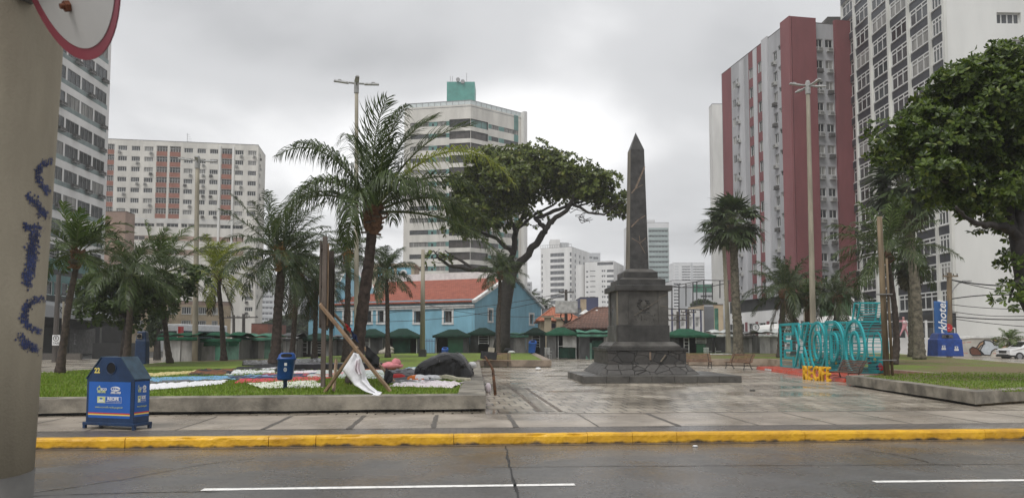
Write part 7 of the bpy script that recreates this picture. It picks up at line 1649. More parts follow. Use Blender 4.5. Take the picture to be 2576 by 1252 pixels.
    fb=F+ld*4.2; q0=F-gd*.3; q1=fb-gd*.3; q2=fb+gd*(Gw+.3); q3=F+gd*(Gw+.3); s.prism([(q0.x,q0.y),(q3.x,q3.y),(q2.x,q2.y),(q1.x,q1.y)][::-1],0,ze+.25,'wall_blue',name='facade_block'); bb=MB(); c=P(836,720,101); bb.lathe((c.x,c.y,c.z-2),[(.7,0),(.7,1),(.35,1.2),(.6,1.8),(.25,2.3),(.45,2.7),(.05,3.2)],'trim_white',10); bb.build('finial',s.t)
    Yt=108; a=P(935,700,Yt); q=P(1042,700,Yt); zt=Zat(668,Yt)
    Sx=lambda u:(u-935)/(1042-935)*(q.x-a.x)
    s.face((a.x,Yt),(q.x,Yt),6,zt,'stucco',[(Sx(964),Sx(980),4,Zat(686,Yt),dict(n=1,gm='wall_blue',dep=.3)),(Sx(1010),Sx(1020),4,Zat(686,Yt),dict(n=1,gm='glass_dark',dep=.5))],[(Sx(950),Sx(990),5,Zat(672,Yt),'wall_blue'),(Sx(998),Sx(1034),5,Zat(672,Yt),'wall_blue')])
    s.face((q.x,Yt),(q.x,Yt+6),6,zt,'stucco'); s.face((a.x,Yt+6),(a.x,Yt),6,zt,'stucco'); s.face((q.x,Yt+6),(a.x,Yt+6),6,zt,'stucco'); s.prism([(a.x-.2,Yt-.2),(q.x+.2,Yt-.2),(q.x+.2,Yt+6.2),(a.x-.2,Yt+6.2)],zt,zt+.3,'stucco',name='tower_roof')
    for u0,u1 in ((964,980),(1010,1020)):
        b=MB(); c=P((u0+u1)/2,688,Yt-.1); r_=(q.x-a.x)*(u1-u0)/107/2; b.tube([(c.x+(r_+.12)*math.cos(R(i*10)),Yt-.12,Zat(688,Yt)+(r_+.12)*math.sin(R(i*10))) for i in range(19)],.16,'trim_white',6); b.add([(c.x+(r_)*math.cos(R(i*10)),Yt-.03,Zat(687,Yt)+(r_)*math.sin(R(i*10))) for i in range(19)],[tuple(range(19))],'wall_blue' if u0<1000 else 'glass_dark'); b.build('arch',s.t)
    s.finish()
church()
# --- small houses with tiled roofs by the monument
def hip_house(label,u0,u1,vr,ve,Y,dep,wm,rm,rl,rr,windows=(),zbase=0):
    a=P(u0,800,Y);q=P(u1,800,Y); zr=Zat(vr,Y+dep/2); ze=Zat(ve,Y); s=Bld('tiled_house',label,'house',((a.x+q.x)/2,Y+dep/2,0))
    s.face((a.x,Y),(q.x,Y),0,ze,wm,[(P(w0,800,Y).x-a.x,P(w1,800,Y).x-a.x,Zat(w3,Y),Zat(w2,Y),dict(n=1,gm='wall_navy')) for w0,w1,w2,w3 in windows]); s.face((q.x,Y),(q.x,Y+dep),0,ze,wm); s.face((q.x,Y+dep),(a.x,Y+dep),0,ze,wm); s.face((a.x,Y+dep),(a.x,Y),0,ze,wm)
    b=MB(); o=.5; x0,x1,y0,y1=a.x-o,q.x+o,Y-o,Y+dep+o; xl=P(rl,800,Y+dep/2).x; xr=P(rr,800,Y+dep/2).x; ym=Y+dep/2; z=ze-.1
    b.quad((x0,y0,z),(x1,y0,z),(xr,ym,zr),(xl,ym,zr),rm); b.quad((x1,y1,z),(x0,y1,z),(xl,ym,zr),(xr,ym,zr),rm); b.tri((x1,y0,z),(x1,y1,z),(xr,ym,zr),rm); b.tri((x0,y1,z),(x0,y0,z),(xl,ym,zr),rm); r=b.build('roof',s.t); md=r.modifiers.new('thickness','SOLIDIFY'); md.thickness=.15
    b=MB()
    for p0,p1 in (((x0,y0,z),(xl,ym,zr)),((x1,y0,z),(xr,ym,zr)),((xl,ym,zr),(xr,ym,zr))): b.tube([p0,p1],.12,rm,6)
    b.build('ridge_tiles',s.t); return s
s=hip_house('small cream house with a bright red hipped roof beside the church','1',0,0,0,0,0,0,0,0,0) if False else hip_house('small cream house with a bright red hipped roof beside the church',1360,1452,774,803,82,9,'stucco','roof_tiles_far',1390,1404,[(1385,1398,812,826),(1436,1446,812,826)])
for u,v0,v1 in ((1378,796,830),(1408,800,830)): 
    c=P(u,v0,80.6); b=MB(); b.box((c.x,c.y,(c.z)/2),(.75,.5,c.z),'stucco'); b.box((c.x,c.y,c.z),(1.3,.9,.18),'stucco'); b.build('gate_pillar',s.t)
s.finish()
s=hip_house('old house with a wide weathered brown tile roof beside the monument pedestal',1424,1560,774,822,72,9,'wall_black','roof_tiles_old',1500,1540)
b=MB(); a=P(1452,824,70.4); q=P(1575,824,70.4); r0=P(1490,797,73.5); r1=P(1575,797,73.5); b.quad(a,q,r1,r0,'roof_tiles_old'); r=b.build('porch_roof',s.t); md=r.modifiers.new('thickness','SOLIDIFY'); md.thickness=.12
for u in (1473,1501): c=P(u,786,76); b=MB(); b.lathe((c.x,c.y,c.z-1.2),[(.3,0),(.3,1.0),(.7,1.05),(.1,1.5)],'trim_white',10); b.build('chimney_cap',s.t)
s.finish()
# --- low white building with black pillars right of the monument
Hh=[];Zz=[]
for u in (1688,1706,1724,1742,1760): Zz.append((u-2.2,u+2.2,774,850,'wall_navy'))
for u in (1690.5,1709,1727,1745): Hh.append((u+1,u+13,796,822,dict(n=4,tr=.55,gm=('glass_mid','glass_dark'),fm='frame_white',fw=.12)))
s,_,_=simple_bld('shop_building','low white shop building with dark pillars and grid windows right behind the monument','building',1672,1767,776,84,10,'wall_white_bright',Hh,Zz,skew=4); s.finish()
s,_,_=simple_bld('stained_wall_house','narrow house end with stained brown and pale blue painted wall','building',1768,1816,766,90,8,'wall_tan',(),[(1768,1793,770,850,'wall_far_dark'),(1794,1804,775,850,'tarp_green_pale'),(1769,1791,766,770,'wall_far_shade')]); s.finish()
# ---------------------------------------------------------------- lamp posts
def lamp_post(label,u0,v0,u1,v1,Y,span,r0,r1,m,rz,zb):
    a=P(u0,v0,Y); a.z=zb; tp=P(u1,v1,Y); t=thing('lamp_post',label,'street lamp',a,group='tall four-armed lamp posts')
    b=MB(); b.tube([a.lerp(tp,i/8) for i in range(9)],[r0+(r1-r0)*i/8 for i in range(9)],m,12); b.build('pole',t,smooth=True)
    b=MB(); b.tube([tp-Vector((0,0,.55)),tp+Vector((0,0,.12))],r1*1.35,'lamp_grey',10); b.sphere(tp+Vector((0,0,.15)),r1*1.2,'lamp_grey',8,6); b.build('collar',t)
    for k in range(4):
        an=rz+k*math.pi/2; d=Vector((math.cos(an),math.sin(an),0)); s=Vector((-d.y,d.x,0)); b=MB(); z=-.1 if k%2 else -.05
        b.tube([tp+Vector((0,0,z)),tp+d*span*.35+Vector((0,0,z+.02))],.05,'lamp_grey',6); ar=b.build('arm',t)
        b=MB(); c=tp+d*span*.68+Vector((0,0,z+.03)); L=span*.66; mt=Matrix((d,s,Vector((0,0,1)))).transposed()@Matrix.Rotation(R(-4),3,'Y'); b.box(c,(L,.20,.085),'lamp_grey',mt=mt,tx=.92,ty=.6); b.box(c+d*L*.1+Vector((0,0,.065)),(L*.22,.11,.07),'lamp_grey',mt=mt)
        b.box(c-Vector((0,0,.047)),(L*.6,.15,.01),'lamp_lens',mt=mt); b.build('lamp_head',t)
lamp_post('tall pale concrete lamp post with four arms rising behind the leaning palm',897,893,897,208,37,1.12,.13,.09,'lamp_pole_light',R(14),.5)
lamp_post('weathered lamp post with four arms standing before the long white apartment block',490,912,497,402,46,1.12,.18,.12,'lamp_pole',R(18),.4)
lamp_post('weathered lamp post with four arms rising behind the turquoise letters',2047,890,2032,214,43,1.18,.18,.11,'lamp_pole',R(12),.5)
a=P(1063,880,50); t=thing('plain_pole','plain slender grey pole in front of the blue church wall','pole',(a.x,50,.6)); tp=P(1064,628,50); b=MB(); b.tube([(a.x,50,.55),tp],[.19,.12],'lamp_pole',10); b.build('shaft',t,smooth=True); b=MB(); b.box((a.x,50,.8),(.5,.5,.5),'stone_dark'); b.build('base',t)
# ---------------------------------------------------------------- utility poles, signs
def util(label,u,vt,Y,cross=(),r=.14,box=False,m='util_pole',ub=None,zb=0):
    c=P(u,vt,Y); a=P(ub or u,880,Y); a.z=zb; t=thing('utility_pole',label,'utility pole',a,group='utility poles')
    b=MB(); b.tube([a,c],[r*1.25,r],m,8); b.build('shaft',t)
    for (dz,L) in cross:
        b=MB(); b.box((c.x,c.y-.15,c.z-dz),(L,.1,.12),m); 
        for q in (-.45,-.2,.2,.45): b.box((c.x+q*L,c.y-.15,c.z-dz+.14),(.06,.06,.16),'stone_dark')
        b.build('crossarm',t)
    if box:
        b=MB(); q=P(u,773,Y); b.box((q.x,q.y-.5,q.z),(2.3,.8,1.3),'ac_unit'); b.build('transformer',t,bevel=.05)
        b=MB(); q=P(u,795,Y); b.tube([q+Vector((.6*math.cos(i*.524),-.3,.6*math.sin(i*.524))) for i in range(13)],.06,'cable',5); b.build('cable_coil',t)
    return t
util('utility pole carrying a grey transformer box in front of the red hipped roof',1424,728,78,[(.3,1.6)],.15,True)
util('utility pole with two crossarms beside the old tan building',588,792,82,[(.3,3.2)],.15); util('utility pole with stacked crossarms in front of the tan building end',613,789,84,[(.4,3.4),(3.4,3.0)],.17)
util('dark utility pole with short crossarms right of the monument pedestal',1705,783,76,[(.4,2.6),(.9,2.2)],.14); util('dark utility pole beside the grid windows of the shop building',1731,778,77,[(.3,1.6)],.13)
tl=util('thick dark utility pole with cable coils behind the taxi sign',148,690,52,(),.15,ub=138)
b=MB(); 
for v,s_ in ((762,.34),(745,.2),(780,.22)):
    c=P(160,v,51.7); b.tube([c+Vector((s_*math.cos(i*.524),0,s_*math.sin(i*.524))) for i in range(13)],.03,'cable',5)
b.build('cable_coil',tl)
util('grey utility pole and streetlight arm at the podium of the red tower',2025,735,92,[(.4,2.4)],.17,m='lamp_pole')
pu=util('wooden utility pole with a curved lamp arm beside the blue hotel banner',2388,686,64,[(.3,1.3)],.20,m='wood_pole',zb=.2)
b=MB(); b.tube([P(2392,740,64),P(2400,725,64),P(2412,712,63.8),P(2428,708,63.6)],.05,'metal_grey',6); b.box(P(2432,707,63.5),(.7,.25,.14),'lamp_grey'); b.build('lamp_arm',pu)
util('grey pole in front of the turned shop windows at the street behind the letters',1996,760,80,(),.12,m='lamp_pole')
# taxi stand sign on a pipe
def taxi():
    Y=50.5; a=P(156,905,Y); t=thing('taxi_sign','white taxi stand sign with a circled E on a grey pipe','sign',(a.x,Y,.2))
    b=MB(); b.tube([(a.x,Y,.2),(P(160,758,Y))],.07,'lamp_pole',8); b.build('post',t)
    p0=P(135,842,Y); p1=P(150,868,Y); c=(p0+p1)/2; w,h=p1.x-p0.x+.1,p0.z-p1.z; b=MB(); b.box((c.x,Y-.06,c.z),(w,.02,h),'plastic_white'); pl=b.build('plate',t,bevel=.01)
    mw=lambda dx,dz:plane_mw((c.x+dx,Y-.075,c.z+dz),(1,0,0),(0,-1,0))
    b=MB(); r=w*.34; b.tube([Vector((c.x+r*math.cos(i*.2618),Y-.075,c.z+h*.18+r*math.sin(i*.2618))) for i in range(25)],.022,'txt_black',5,cap=False); b.build('ring',pl)
    text_local('E',w*.5,'txt_black',pl,mw(0,h*.18),1,0,.004,world=True); text_local('TAXI',w*.34,'txt_black',pl,mw(0,-h*.30),1,0,.004,world=True)
taxi()
def small_sign(label,u,v,Y,r,vb,m='plastic_white',ring='txt_black',ch=None,chm='txt_black',pole=True,zb=.2,du=0):
    c=P(u,v,Y); t=thing('traffic_sign',label,'sign',(c.x,Y,zb))
    if pole: b=MB(); q=P(u+du,v,Y); b.tube([(q.x,Y,zb),(q.x,Y,c.z+.5 if du else c.z-.05)],.045,'lamp_pole',6); b.build('post',t)
    b=MB(); b.tube([c+Vector((0,-.06,0)),c+Vector((0,-.09,0))],r,m,20); pl=b.build('plate',t)
    b=MB(); b.tube([c+Vector((r*.88*math.cos(i*.2618),-.095,r*.88*math.sin(i*.2618))) for i in range(25)],r*.09,ring,5,cap=False); b.build('ring',pl)
    if ch: text_local(ch,r*1.15,chm,pl,plane_mw(c+Vector((0,-.095,0)),(1,0,0),(0,-1,0)),1,0,.003,world=True)
    return t
small_sign('small round white sign on a post beside the bus',388,858,58,.30,0,ch='E',du=5)
small_sign('round white sign with a dark S-like mark in front of the red tower podium',1900,823,66,.36,0,ch='S')
small_sign('round red sign on the wooden pole by the hotel banner',2385,824,63.6,.34,0,m='stripe_red',ring='stripe_red',ch='-',chm='txt_white',pole=False)
# ---------------------------------------------------------------- bus
def bus():
    Y=84; a=P(400,880,Y); w=3.0; L=11; h=3.15; t=thing('city_bus','white and red city bus standing behind the grey covered stall','bus',(a.x+w/2,Y+L/2,0),rz=R(-6))
    b=MB(); b.box((0,0,.4+h/2),(w,L,h),'plastic_white'); b.build('body',t,local=True,bevel=.15)
    b=MB()
    for sx in(-1,1): b.box((sx*(w/2-.12),-L/2+.3,.4+h*.48),(.3,.7,h*.85),'bus_red')
    b.box((0,-L/2-.01,.7),(w*.96,.05,.5),'plastic_white'); b.build('rear_corner',t,local=True,bevel=.05)
    b=MB(); b.box((0,-L/2-.02,2.3),(w*.72,.05,.9),'glass_dark'); b.build('rear_window',t,local=True)
    b=MB(); b.box((w/2+.005,0,2.3),(.04,L*.9,.95),'glass_dark'); b.build('side_window',t,local=True)
    for sx in(-1,1):
        b=MB(); b.box((sx*(w/2-.2),-L/2-.06,1.35),(.16,.05,.6),'stripe_red'); b.build('tail_light',t,local=True)
        for sy in(-.3,.33): b=MB(); b.tube([(sx*(w/2-.3),L*sy,.5),(sx*(w/2+.01),L*sy,.5)],.5,'car_black',16); b.build('wheel',t,local=True)
bus()
# ---------------------------------------------------------------- igloo recycling containers
def igloo(label,u0,u1,vb,vt,Y,zb,m='igloo_blue',rz=0.0,marks=True):
    a=P(u0,vb,Y);q=P(u1,vb,Y); w=q.x-a.x; h=Zat(vt,Y)-zb; t=thing('igloo_container',label,'container',((a.x+q.x)/2,Y,zb),rz=rz)
    def sq(k,z,d): return [Vector((x*w/2*k,y*w*.36*d,z)) for x,y in ((-1,-1),(1,-1),(1,1),(-1,1))]
    b=MB(); rows=[sq(1,0,1),sq(.985,.06*h,1),sq(.93,.72*h,.92),sq(.86,.74*h,.85),sq(.74,.96*h,.7),sq(.66,h,.6)]
    vs=[p for r_ in rows for p in r_]; fs=[(i*4+j,i*4+(j+1)%4,(i+1)*4+(j+1)%4,(i+1)*4+j) for i in range(len(rows)-1) for j in range(4)]+[(3,2,1,0),tuple(len(vs)-4+i for i in range(4))]; b.add(vs,fs,m); b.build('body',t,local=True,bevel=.05)
    b=MB(); 
    y=-w*.36*.80; b.add([Vector((x,y-.06,z*h)) for x,z in ((-w*.30,.78),(w*.14,.78),(w*.12,.93),(-w*.28,.93))],((0,1,2,3),),'cloth_grey' if marks else 'cardboard'); b.build('opening_plate',t,local=True); b=MB(); b.tube([Vector((-w*.08,y-.09,.855*h)),Vector((-w*.08,y-.05,.855*h))],h*.06,'bin_black',14); b.build('opening',t,local=True)
    if marks:
        b=MB(); 
        for x,zz in ((-.26,.38),(.22,.34)): 
            yy=-w*.36*.965-.02; b.box((x*w,yy,zz*h+.06),(.22,.02,.16),'txt_white'); b.box((x*w,yy,zz*h-.10),(.3,.02,.12),'txt_white'); b.box((x*w,yy-.012,zz*h+.06),(.1,.02,.08),m)
        b.box((.18*w,-w*.36*.86-.03,.66*h),(.22,.02,.07),'tarp_green')
        b.build('logo',t,local=True)
    return t
igloo('bright blue igloo recycling container with white logos before the low white wall',2345,2411,893,837,52,.58)
igloo('dark blue igloo container half hidden behind the metal recycling container',342,372,905,832,40,.3,m='bin_navy',marks=False)
# ---------------------------------------------------------------- low walls, mural, fence
def wallthing(name,label,u0,u1,vt,Y,m,zb=0,th=.25,cap=None,Y2=None,cat='wall'):
    a=P(u0,600,Y); d=_ray(u1,600); Y2=Y2 or Y; q=Vector((d.x/d.y*Y2,Y2,0)); z=Zat(vt,Y); t=thing(name,label,cat,((a.x+q.x)/2,(Y+Y2)/2,zb)); b=MB(); A=Vector((a.x,Y,(zb+z)/2));B=Vector((q.x,Y2,(zb+z)/2)); b.beam(A,B,th,z-zb,m); b.build('wall',t)
    if cap: b=MB(); b.beam(A+Vector((0,0,(z-zb)/2+.05)),B+Vector((0,0,(z-zb)/2+.05)),th+.14,.12,cap); b.build('coping',t)
    return t,a,q,z
t,a,q,z=wallthing('low_wall','low plain white wall in front of the hotel with thin white posts on top',2150,2352,849,72,'white_wall_paint')
for u in (2232,2281,2331): 
    c=P(u,820,71.9); b=MB(); b.box((c.x,72,z+.85),(.2,.12,1.7),'frame_white'); b.build('post',t)
b=MB(); b.box(((a.x+q.x)/2,72.4,z+.5),(q.x-a.x,.04,1.0),'glass_mid'); b.build('glass_screen',t)
b=MB(); b.box(((a.x+q.x)/2,72,z+1.55),(q.x-a.x,.06,.08),'frame_white'); b.build('handrail',t)
def mural():
    Y=69; t=thing('mural_wall','painted garden wall with a mural of a masked man carrying a brown bag','wall',(P(2460,880,Y).x,Y,.1))
    x=lambda u:P(u,870,Y).x; zz=lambda v:Zat(v,Y); b=MB(); pr=[(x(2345),.05),(x(2620),.05),(x(2620),zz(849)),(x(2442),zz(849)),(x(2345),zz(861))]; n=len(pr)
    b.add([(p[0],Y,p[1]) for p in pr]+[(p[0],Y+.3,p[1]) for p in pr],[tuple(range(n)),tuple(range(2*n-1,n-1,-1))]+[(i,n+i,n+(i+1)%n,(i+1)%n) for i in range(n)],'mural_wall'); w=b.build('wall',t)
    b=MB(); b.beam((x(2342),Y+.15,zz(859)),(x(2442),Y+.15,zz(847)),.5,.2,'trim_white'); b.beam((x(2442),Y+.15,zz(847)),(x(2620),Y+.15,zz(847)),.5,.2,'trim_white'); b.build('coping',t)
    m=MB(); K=lambda pts:[(3500+p[0]/2.503)*.629 for p in pts],
    def px(p): return (3500+p[0]/2.503)*.62891,(1000+p[1]/2.503)*.62891
    def flat(pts,mm,d,outline=True):
        q=[px(p) for p in pts]; v=[(x(u),Y-d,zz(w_)) for u,w_ in q]; m.add(v,[tuple(range(len(v)))],mm)
        if outline: m.tube([Vector(p)+Vector((0,-.004,0)) for p in v+[v[0]]],.045,'mural_line',4,cap=False)
    flat([(945,990),(975,965),(1030,985),(1055,1020),(1060,1052),(975,1052),(950,1030)],'mural_bag',.010)
    flat([(1015,975),(1050,925),(1095,905),(1100,935),(1060,955),(1030,990)],'mural_skin',.014)
    flat([(1095,900),(1150,905),(1185,925),(1250,960),(1250,990),(1200,985),(1165,1010),(1150,1050),(1090,1045),(1050,1000),(1085,945)],'mural_shirt',.018)
    flat([(1250,965),(1330,945),(1345,960),(1320,985),(1252,990)],'mural_skin',.014)
    flat([(1175,895),(1200,885),(1235,900),(1232,925),(1200,915)],'mural_hair',.022); flat([(1185,910),(1228,920),(1222,950),(1195,950),(1180,930)],'plastic_white',.026)
    flat([(1060,1005),(1090,1045),(1150,1052),(1060,1052)],'mural_line',.012,False)
    for p in ((880,925),(940,920),(1200,1030),(1240,1028),(860,1020),(900,1030)): flat([(p[0]-26,p[1]),(p[0]+26,p[1]-5),(p[0]+22,p[1]+4),(p[0]-20,p[1]+6)],'mural_pink',.008,False)
    m.build('mural_painting',w)
mural()
wallthing('dark_wall','long low black stained wall behind the palms and the recycling container',244,372,862,64,'wall_black')
t,a,q,z=wallthing('plinth_kerb','low kerb wall with yellow paint along the far street corner',96,215,888,58,'slab_joint',zb=0)
b=MB(); b.beam((a.x,57.86,.25),(q.x-4,57.86,.25),.02,.2,'kerb_yellow'); b.build('painted_band',t)
b=MB()
for k in range(3): 
    p0=G(105,931-4*k+2,.02); p1=G(205,926-4*k+2,.02); b.beam(p0+Vector((0,0,.01)),p1+Vector((0,0,.01)),.28,.012,'road_paint')
tag(b.build('street_marking'),kind='structure')
# railing before the church
t=thing('iron_railing','dark blue iron railing in front of the blue church wall','railing',(P(1060,880,74).x,74,.1)); b=MB(); x0,x1=P(935,880,74).x,P(1125,880,74).x; n=int((x1-x0)/.16)
for i in range(n): b.box((x0+(x1-x0)*i/n,74,1.0),(.04,.04,1.7),'wall_navy')
b.build('bars',t); b=MB(); b.box(((x0+x1)/2,74,1.62),(x1-x0,.05,.06),'wall_navy'); b.box(((x0+x1)/2,74,.42),(x1-x0,.05,.06),'wall_navy'); b.build('rails',t); b=MB(); b.box(((x0+x1)/2,74,.12),(x1-x0,.3,.25),'trim_white'); b.build('footing',t)
# sports cage
def cage():
    Y=92; t=thing('sports_cage','tall thin steel fence of a rooftop sports court behind the monument','fence',(P(1750,760,Y).x,Y,4)); px=lambda x,y:((2600+x/2.503)*.62891,(1000+y/2.503)*.62891)
    posts=[(220,355,600),(290,350,600),(360,335,560),(430,320,560),(468,312,540),(538,300,560),(558,370,520),(625,330,500),(700,302,480),(780,305,480)]
    for (x,y0,y1) in posts:
        u,v=px(x,y0); u2,v2=px(x,y1); b=MB(); b.tube([P(u2,v2,Y),P(u,v,Y)],.075,'frame_dark',6); b.build('post',t)
    b=MB()
    for pa,pb in (((165,372),(538,300)),((538,300),(800,306)),((200,372),(560,372)),((560,372),(800,326))): b.tube([P(*px(*pa),Y),P(*px(*pb),Y)],.06,'frame_dark',5)
    b.build('rails',t)
    b=MB(); u,v=px(160,590); u2,v2=px(800,590); a=P(u,v,Y); q=P(u2,v2,Y); b.box(((a.x+q.x)/2,Y+5,(a.z+.1)/2),(q.x-a.x,10,a.z),'wall_far_shade'); b.build('court_block',t)
cage()
# green billboard, awning, banner
a=P(2060,738,86);q=P(2142,798,86); t=thing('green_billboard','plain green billboard panel behind the drooping palm and lamp post','billboard',((a.x+q.x)/2,86,0)); b=MB(); b.box(((a.x+q.x)/2,86,(a.z+q.z)/2),(q.x-a.x,.3,a.z-q.z),'billboard_green'); b.build('panel',t)
b=MB(); 
for u in (2056,2144): c=P(u,770,86); b.box((c.x,86,a.z/2),(.35,.35,a.z+.2),'trim_white'); b.build('post',t); b=MB()
a=P(2052,803,80);q=P(2150,793,80); b=MB(); b.add([(a.x,78,Zat(812,78)),(q.x,78,Zat(803,78)),(q.x,83,Zat(790,83)),(a.x,83,Zat(801,83))],((0,1,2,3),),'awning'); o=b.build('awning_roof'); md=o.modifiers.new('thickness','SOLIDIFY'); md.thickness=.3; tag(o,'pale sloping awning roof showing above the turquoise letters','awning')
a=P(1895,822,74);q=P(1935,815,74); b=MB(); b.add([(a.x,72.5,Zat(830,72)),(q.x+1.5,72.5,Zat(824,72)),(q.x+1.5,76,Zat(813,76)),(a.x+1.2,76,Zat(818,76))],((0,1,2,3),),'awning'); o=b.build('stall_awning'); md=o.modifiers.new('thickness','SOLIDIFY'); md.thickness=.2; tag(o,'pinkish white awning over the street between fan palm and letter E','awning')
def banner():
    Y=63; p0=P(2349,757,Y); p1=P(2381,757,Y); z0=Zat(757,Y); z1=Zat(846,Y); t=thing('hotel_banner','tall blue banner reading rkhotel upward, behind the bright blue igloo container','banner',((p0.x+p1.x)/2,Y,.5)); cx=(p0.x+p1.x)/2; w=p1.x-p0.x
    b=MB()
    b.grid(lambda u,v:Vector((p0.x+w*u,Y+.10*math.sin(v*5)*u+.05*math.sin(u*5),z1+(z0-z1)*v)),8,20,'banner_blue'); o=b.build('cloth',t,smooth=True); md=o.modifiers.new('thickness','SOLIDIFY'); md.thickness=.02
    b=MB(); b.tube([(p0.x-.05,Y+.05,.5),(p0.x-.05,Y+.05,z0+.1)],.035,'metal_grey',6); b.build('mast',t)
    mw=plane_mw((cx+.03,Y-.24,Zat(800,Y)),(0,0,1),(0,-1,0)); text_local('rkhotel',.98,'txt_white',t,mw,1,.25,.012,world=True)
banner()
# ---------------------------------------------------------------- car
def car():
    Y=61.5; a=P(2536,893,Y); t=thing('white_car','white sport utility car with dark grille entering from the edge of the photo','car',(a.x+2.35,Y+.9,.02),rz=0)
    L,w=4.4,1.8; b=MB(); pf=[(-2.2,.45),(-2.18,.72),(-2.05,.95),(-1.2,1.06),(-.45,1.56),(.3,1.66),(1.4,1.6),(2.05,1.1),(2.2,.95),(2.2,.42),(1.9,.30),(-1.9,.30)]
    n=len(pf); vs=[]
    for y,k in ((-w/2,.0),(w/2,.0)):
        for (x,z) in pf: vs.append((x,y*(1 if z<1.1 else .82),z))
    b.add(vs,[tuple(range(n-1,-1,-1)),tuple(range(n,2*n))]+[(i,(i+1)%n,n+(i+1)%n,n+i) for i in range(n)],'car_white'); b.build('body',t,local=True,bevel=.06)
    b=MB()
    for sy in(-1,1): b.add([(x,sy*.79,z) for x,z in ((-.95,1.12),(-.4,1.5),(.3,1.58),(1.3,1.5),(1.7,1.14))],((0,1,2,3,4),),'car_glass')
    b.quad((-1.12,-.68,1.12),(-1.12,.68,1.12),(-.5,.62,1.55),(-.5,-.62,1.55),'car_glass'); b.build('windows',t,local=True)
    b=MB(); b.box((-2.19,0,.72),(.08,.9,.22),'car_black'); b.box((-2.2,0,.42),(.06,1.4,.16),'car_black'); b.build('grille',t,local=True)
    b=MB(); b.box((0,0,.36),(4.42,1.84,.16),'car_black'); b.build('sill',t,local=True,bevel=.03)
    for sy in(-1,1):
        b=MB(); b.box((-2.1,sy*.68,.80),(.2,.34,.14),'car_light'); b.build('headlight',t,local=True)
        for x in(-1.4,1.35):
            b=MB(); b.tube([(x,sy*.72,.34),(x,sy*.93,.34)],.34,'car_black',20); wh=b.build('wheel',t,local=True); b=MB(); b.tube([(x,sy*.93,.34),(x,sy*.945,.34)],.21,'rim_alloy',12); b.build('rim',wh,local=True)
        b=MB(); b.sphere((-.75,sy*1.0,1.15),(.09,.13,.09),'car_white',8,6); b.build('mirror',t,local=True)
car()
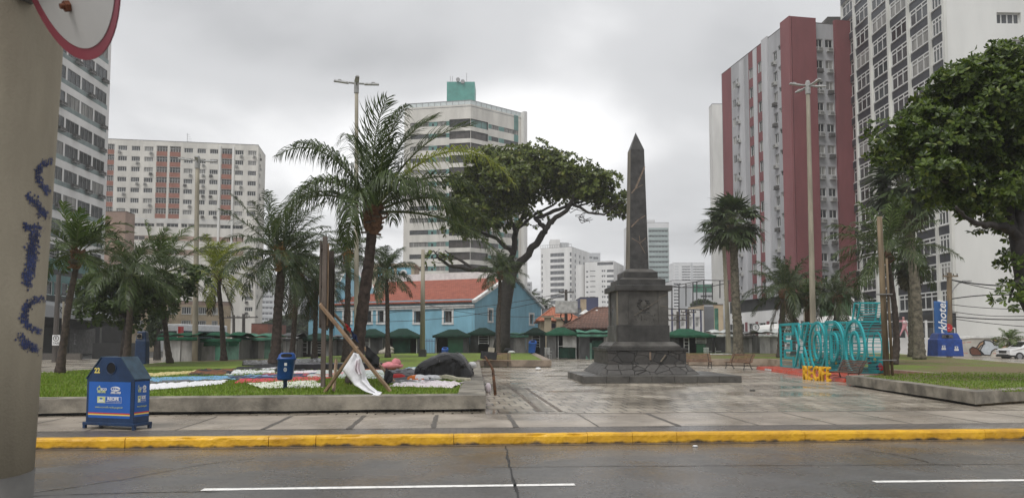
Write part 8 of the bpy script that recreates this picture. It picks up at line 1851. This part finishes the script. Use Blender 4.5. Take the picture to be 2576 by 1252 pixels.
# ---------------------------------------------------------------- pink walking figure on the wall
def figure():
    Y=71.2; a=P(2276,846,Y); h=49*Y/FPX; zb=Zat(849,72)+.1; t=thing('person','person in pink clothes and white bib striding with one arm outstretched behind the low wall','person',(a.x,Y,zb)); k=h/1.75
    J=dict(pel=(0,0,.93),che=(-.05,0,1.32),nek=(-.06,0,1.48),hd=(-.08,0,1.60),top=(-.08,0,1.73),ls=(-.20,0,1.40),le=(-.50,.0,1.40),lh=(-.80,0,1.44),rs=(.12,.05,1.40),re=(.26,.08,1.14),rh=(.22,.02,.92),lk=(-.26,-.05,.5),lf=(-.46,-.02,.06),lt=(-.58,-.02,.03),rk=(.2,.05,.5),rf=(.36,.08,.06),rt=(.24,.06,.03))
    names=list(J); ed=[('pel','che'),('che','nek'),('nek','hd'),('hd','top'),('che','ls'),('ls','le'),('le','lh'),('che','rs'),('rs','re'),('re','rh'),('pel','lk'),('lk','lf'),('lf','lt'),('pel','rk'),('rk','rf'),('rf','rt')]
    rad=dict(pel=.15,che=.16,nek=.06,hd=.10,top=.075,ls=.075,le=.05,lh=.04,rs=.075,re=.05,rh=.04,lk=.075,lf=.05,lt=.04,rk=.075,rf=.05,rt=.04)
    me=bpy.data.meshes.new('body'); me.from_pydata([tuple(c*k for c in J[n]) for n in names],[(names.index(p),names.index(q)) for p,q in ed],[]); o=bpy.data.objects.new('body',me); link(o); o.parent=t
    md=o.modifiers.new('skin','SKIN'); 
    for i,n in enumerate(names): me.skin_vertices[0].data[i].radius=(rad[n]*k,rad[n]*k)
    me.skin_vertices[0].data[0].use_root=True; s=o.modifiers.new('sub','SUBSURF'); s.levels=1; s.render_levels=2; me.materials.append(M['pink_paint'])
    b=MB(); b.sphere((-.05*k,-.06*k,1.28*k),(.15*k,.14*k,.16*k),'pink_white',12,8); b.build('bib',t,local=True); b=MB(); b.sphere((-.08*k,-.07*k,1.62*k),(.07*k,.06*k,.09*k),'skin',10,8); b.build('face',t,local=True); b=MB(); b.sphere((-.08*k,.0,1.72*k),(.10*k,.11*k,.06*k),'pink_paint',10,6); b.build('hair',t,local=True)
figure()
# ---------------------------------------------------------------- overhead cables
def cable(p0,p1,sag,label,r=.035,n=16,grp='overhead cables'):
    b=MB(); a=P(*p0); q=P(*p1); b.tube([a.lerp(q,i/n)-Vector((0,0,sag*4*(i/n)*(1-i/n))) for i in range(n+1)],r,'cable',5); tag(b.build('overhead_cable'),label,'cable',grp)
cable((770,800,78),(1424,742,78),1.3,'black cable across the blue church wall, sagging to the transformer pole',.028); cable((770,790,79),(1000,783,79),.4,'short black cable between billboard and pale lamp post',.028); cable((1000,783,79),(1424,735,78),.5,'black cable rising past the church windows to the transformer pole',.028)
cable((1040,757,76),(1424,790,78),.8,'black cable passing behind the almond trunk below the gable window',.025)
for i,(v0,v1,lab,s_,r) in enumerate(((703,712,'thick top cable across the blank white hotel wall',.35,.06),(703,745,'cable slanting down across the blank hotel wall from the wooden pole',.2,.035),(752,748,'cable in the middle of the bundle on the blank hotel wall',-.3,.05),(765,775,'slightly sagging cable under the middle bundle on the hotel wall',.2,.03),(782,790,'lower thin cable across the blank hotel wall',.3,.03),(795,802,'thick low cable above the mural wall',.15,.05),(800,825,'lowest cable slanting down toward the white car',.1,.03))): cable((2390,v0,64),(2640,v1,60),s_,lab,r)
# ---------------------------------------------------------------- rain haze over the whole place
def haze():
    b=MB(); b.box((0,575,34),(1900,1750,70),'plastic_white'); o=b.build('haze'); m=bpy.data.materials.new('haze'); m.use_nodes=True; nt=m.node_tree; nt.nodes.clear(); out=nt.nodes.new('ShaderNodeOutputMaterial'); v=nt.nodes.new('ShaderNodeVolumePrincipled'); v.inputs['Color'].default_value=(.93,.94,.95,1); v.inputs['Density'].default_value=HAZE; v.inputs['Anisotropy'].default_value=.0; nt.links.new(v.outputs[0],out.inputs['Volume']); o.data.materials.clear(); o.data.materials.append(m); tag(o,'thin grey rain haze hanging over the square','haze',kind='stuff')
HAZE=.00055
haze()
sc.cycles.volume_bounces=1; sc.cycles.volume_step_rate=4; sc.cycles.volume_max_steps=64
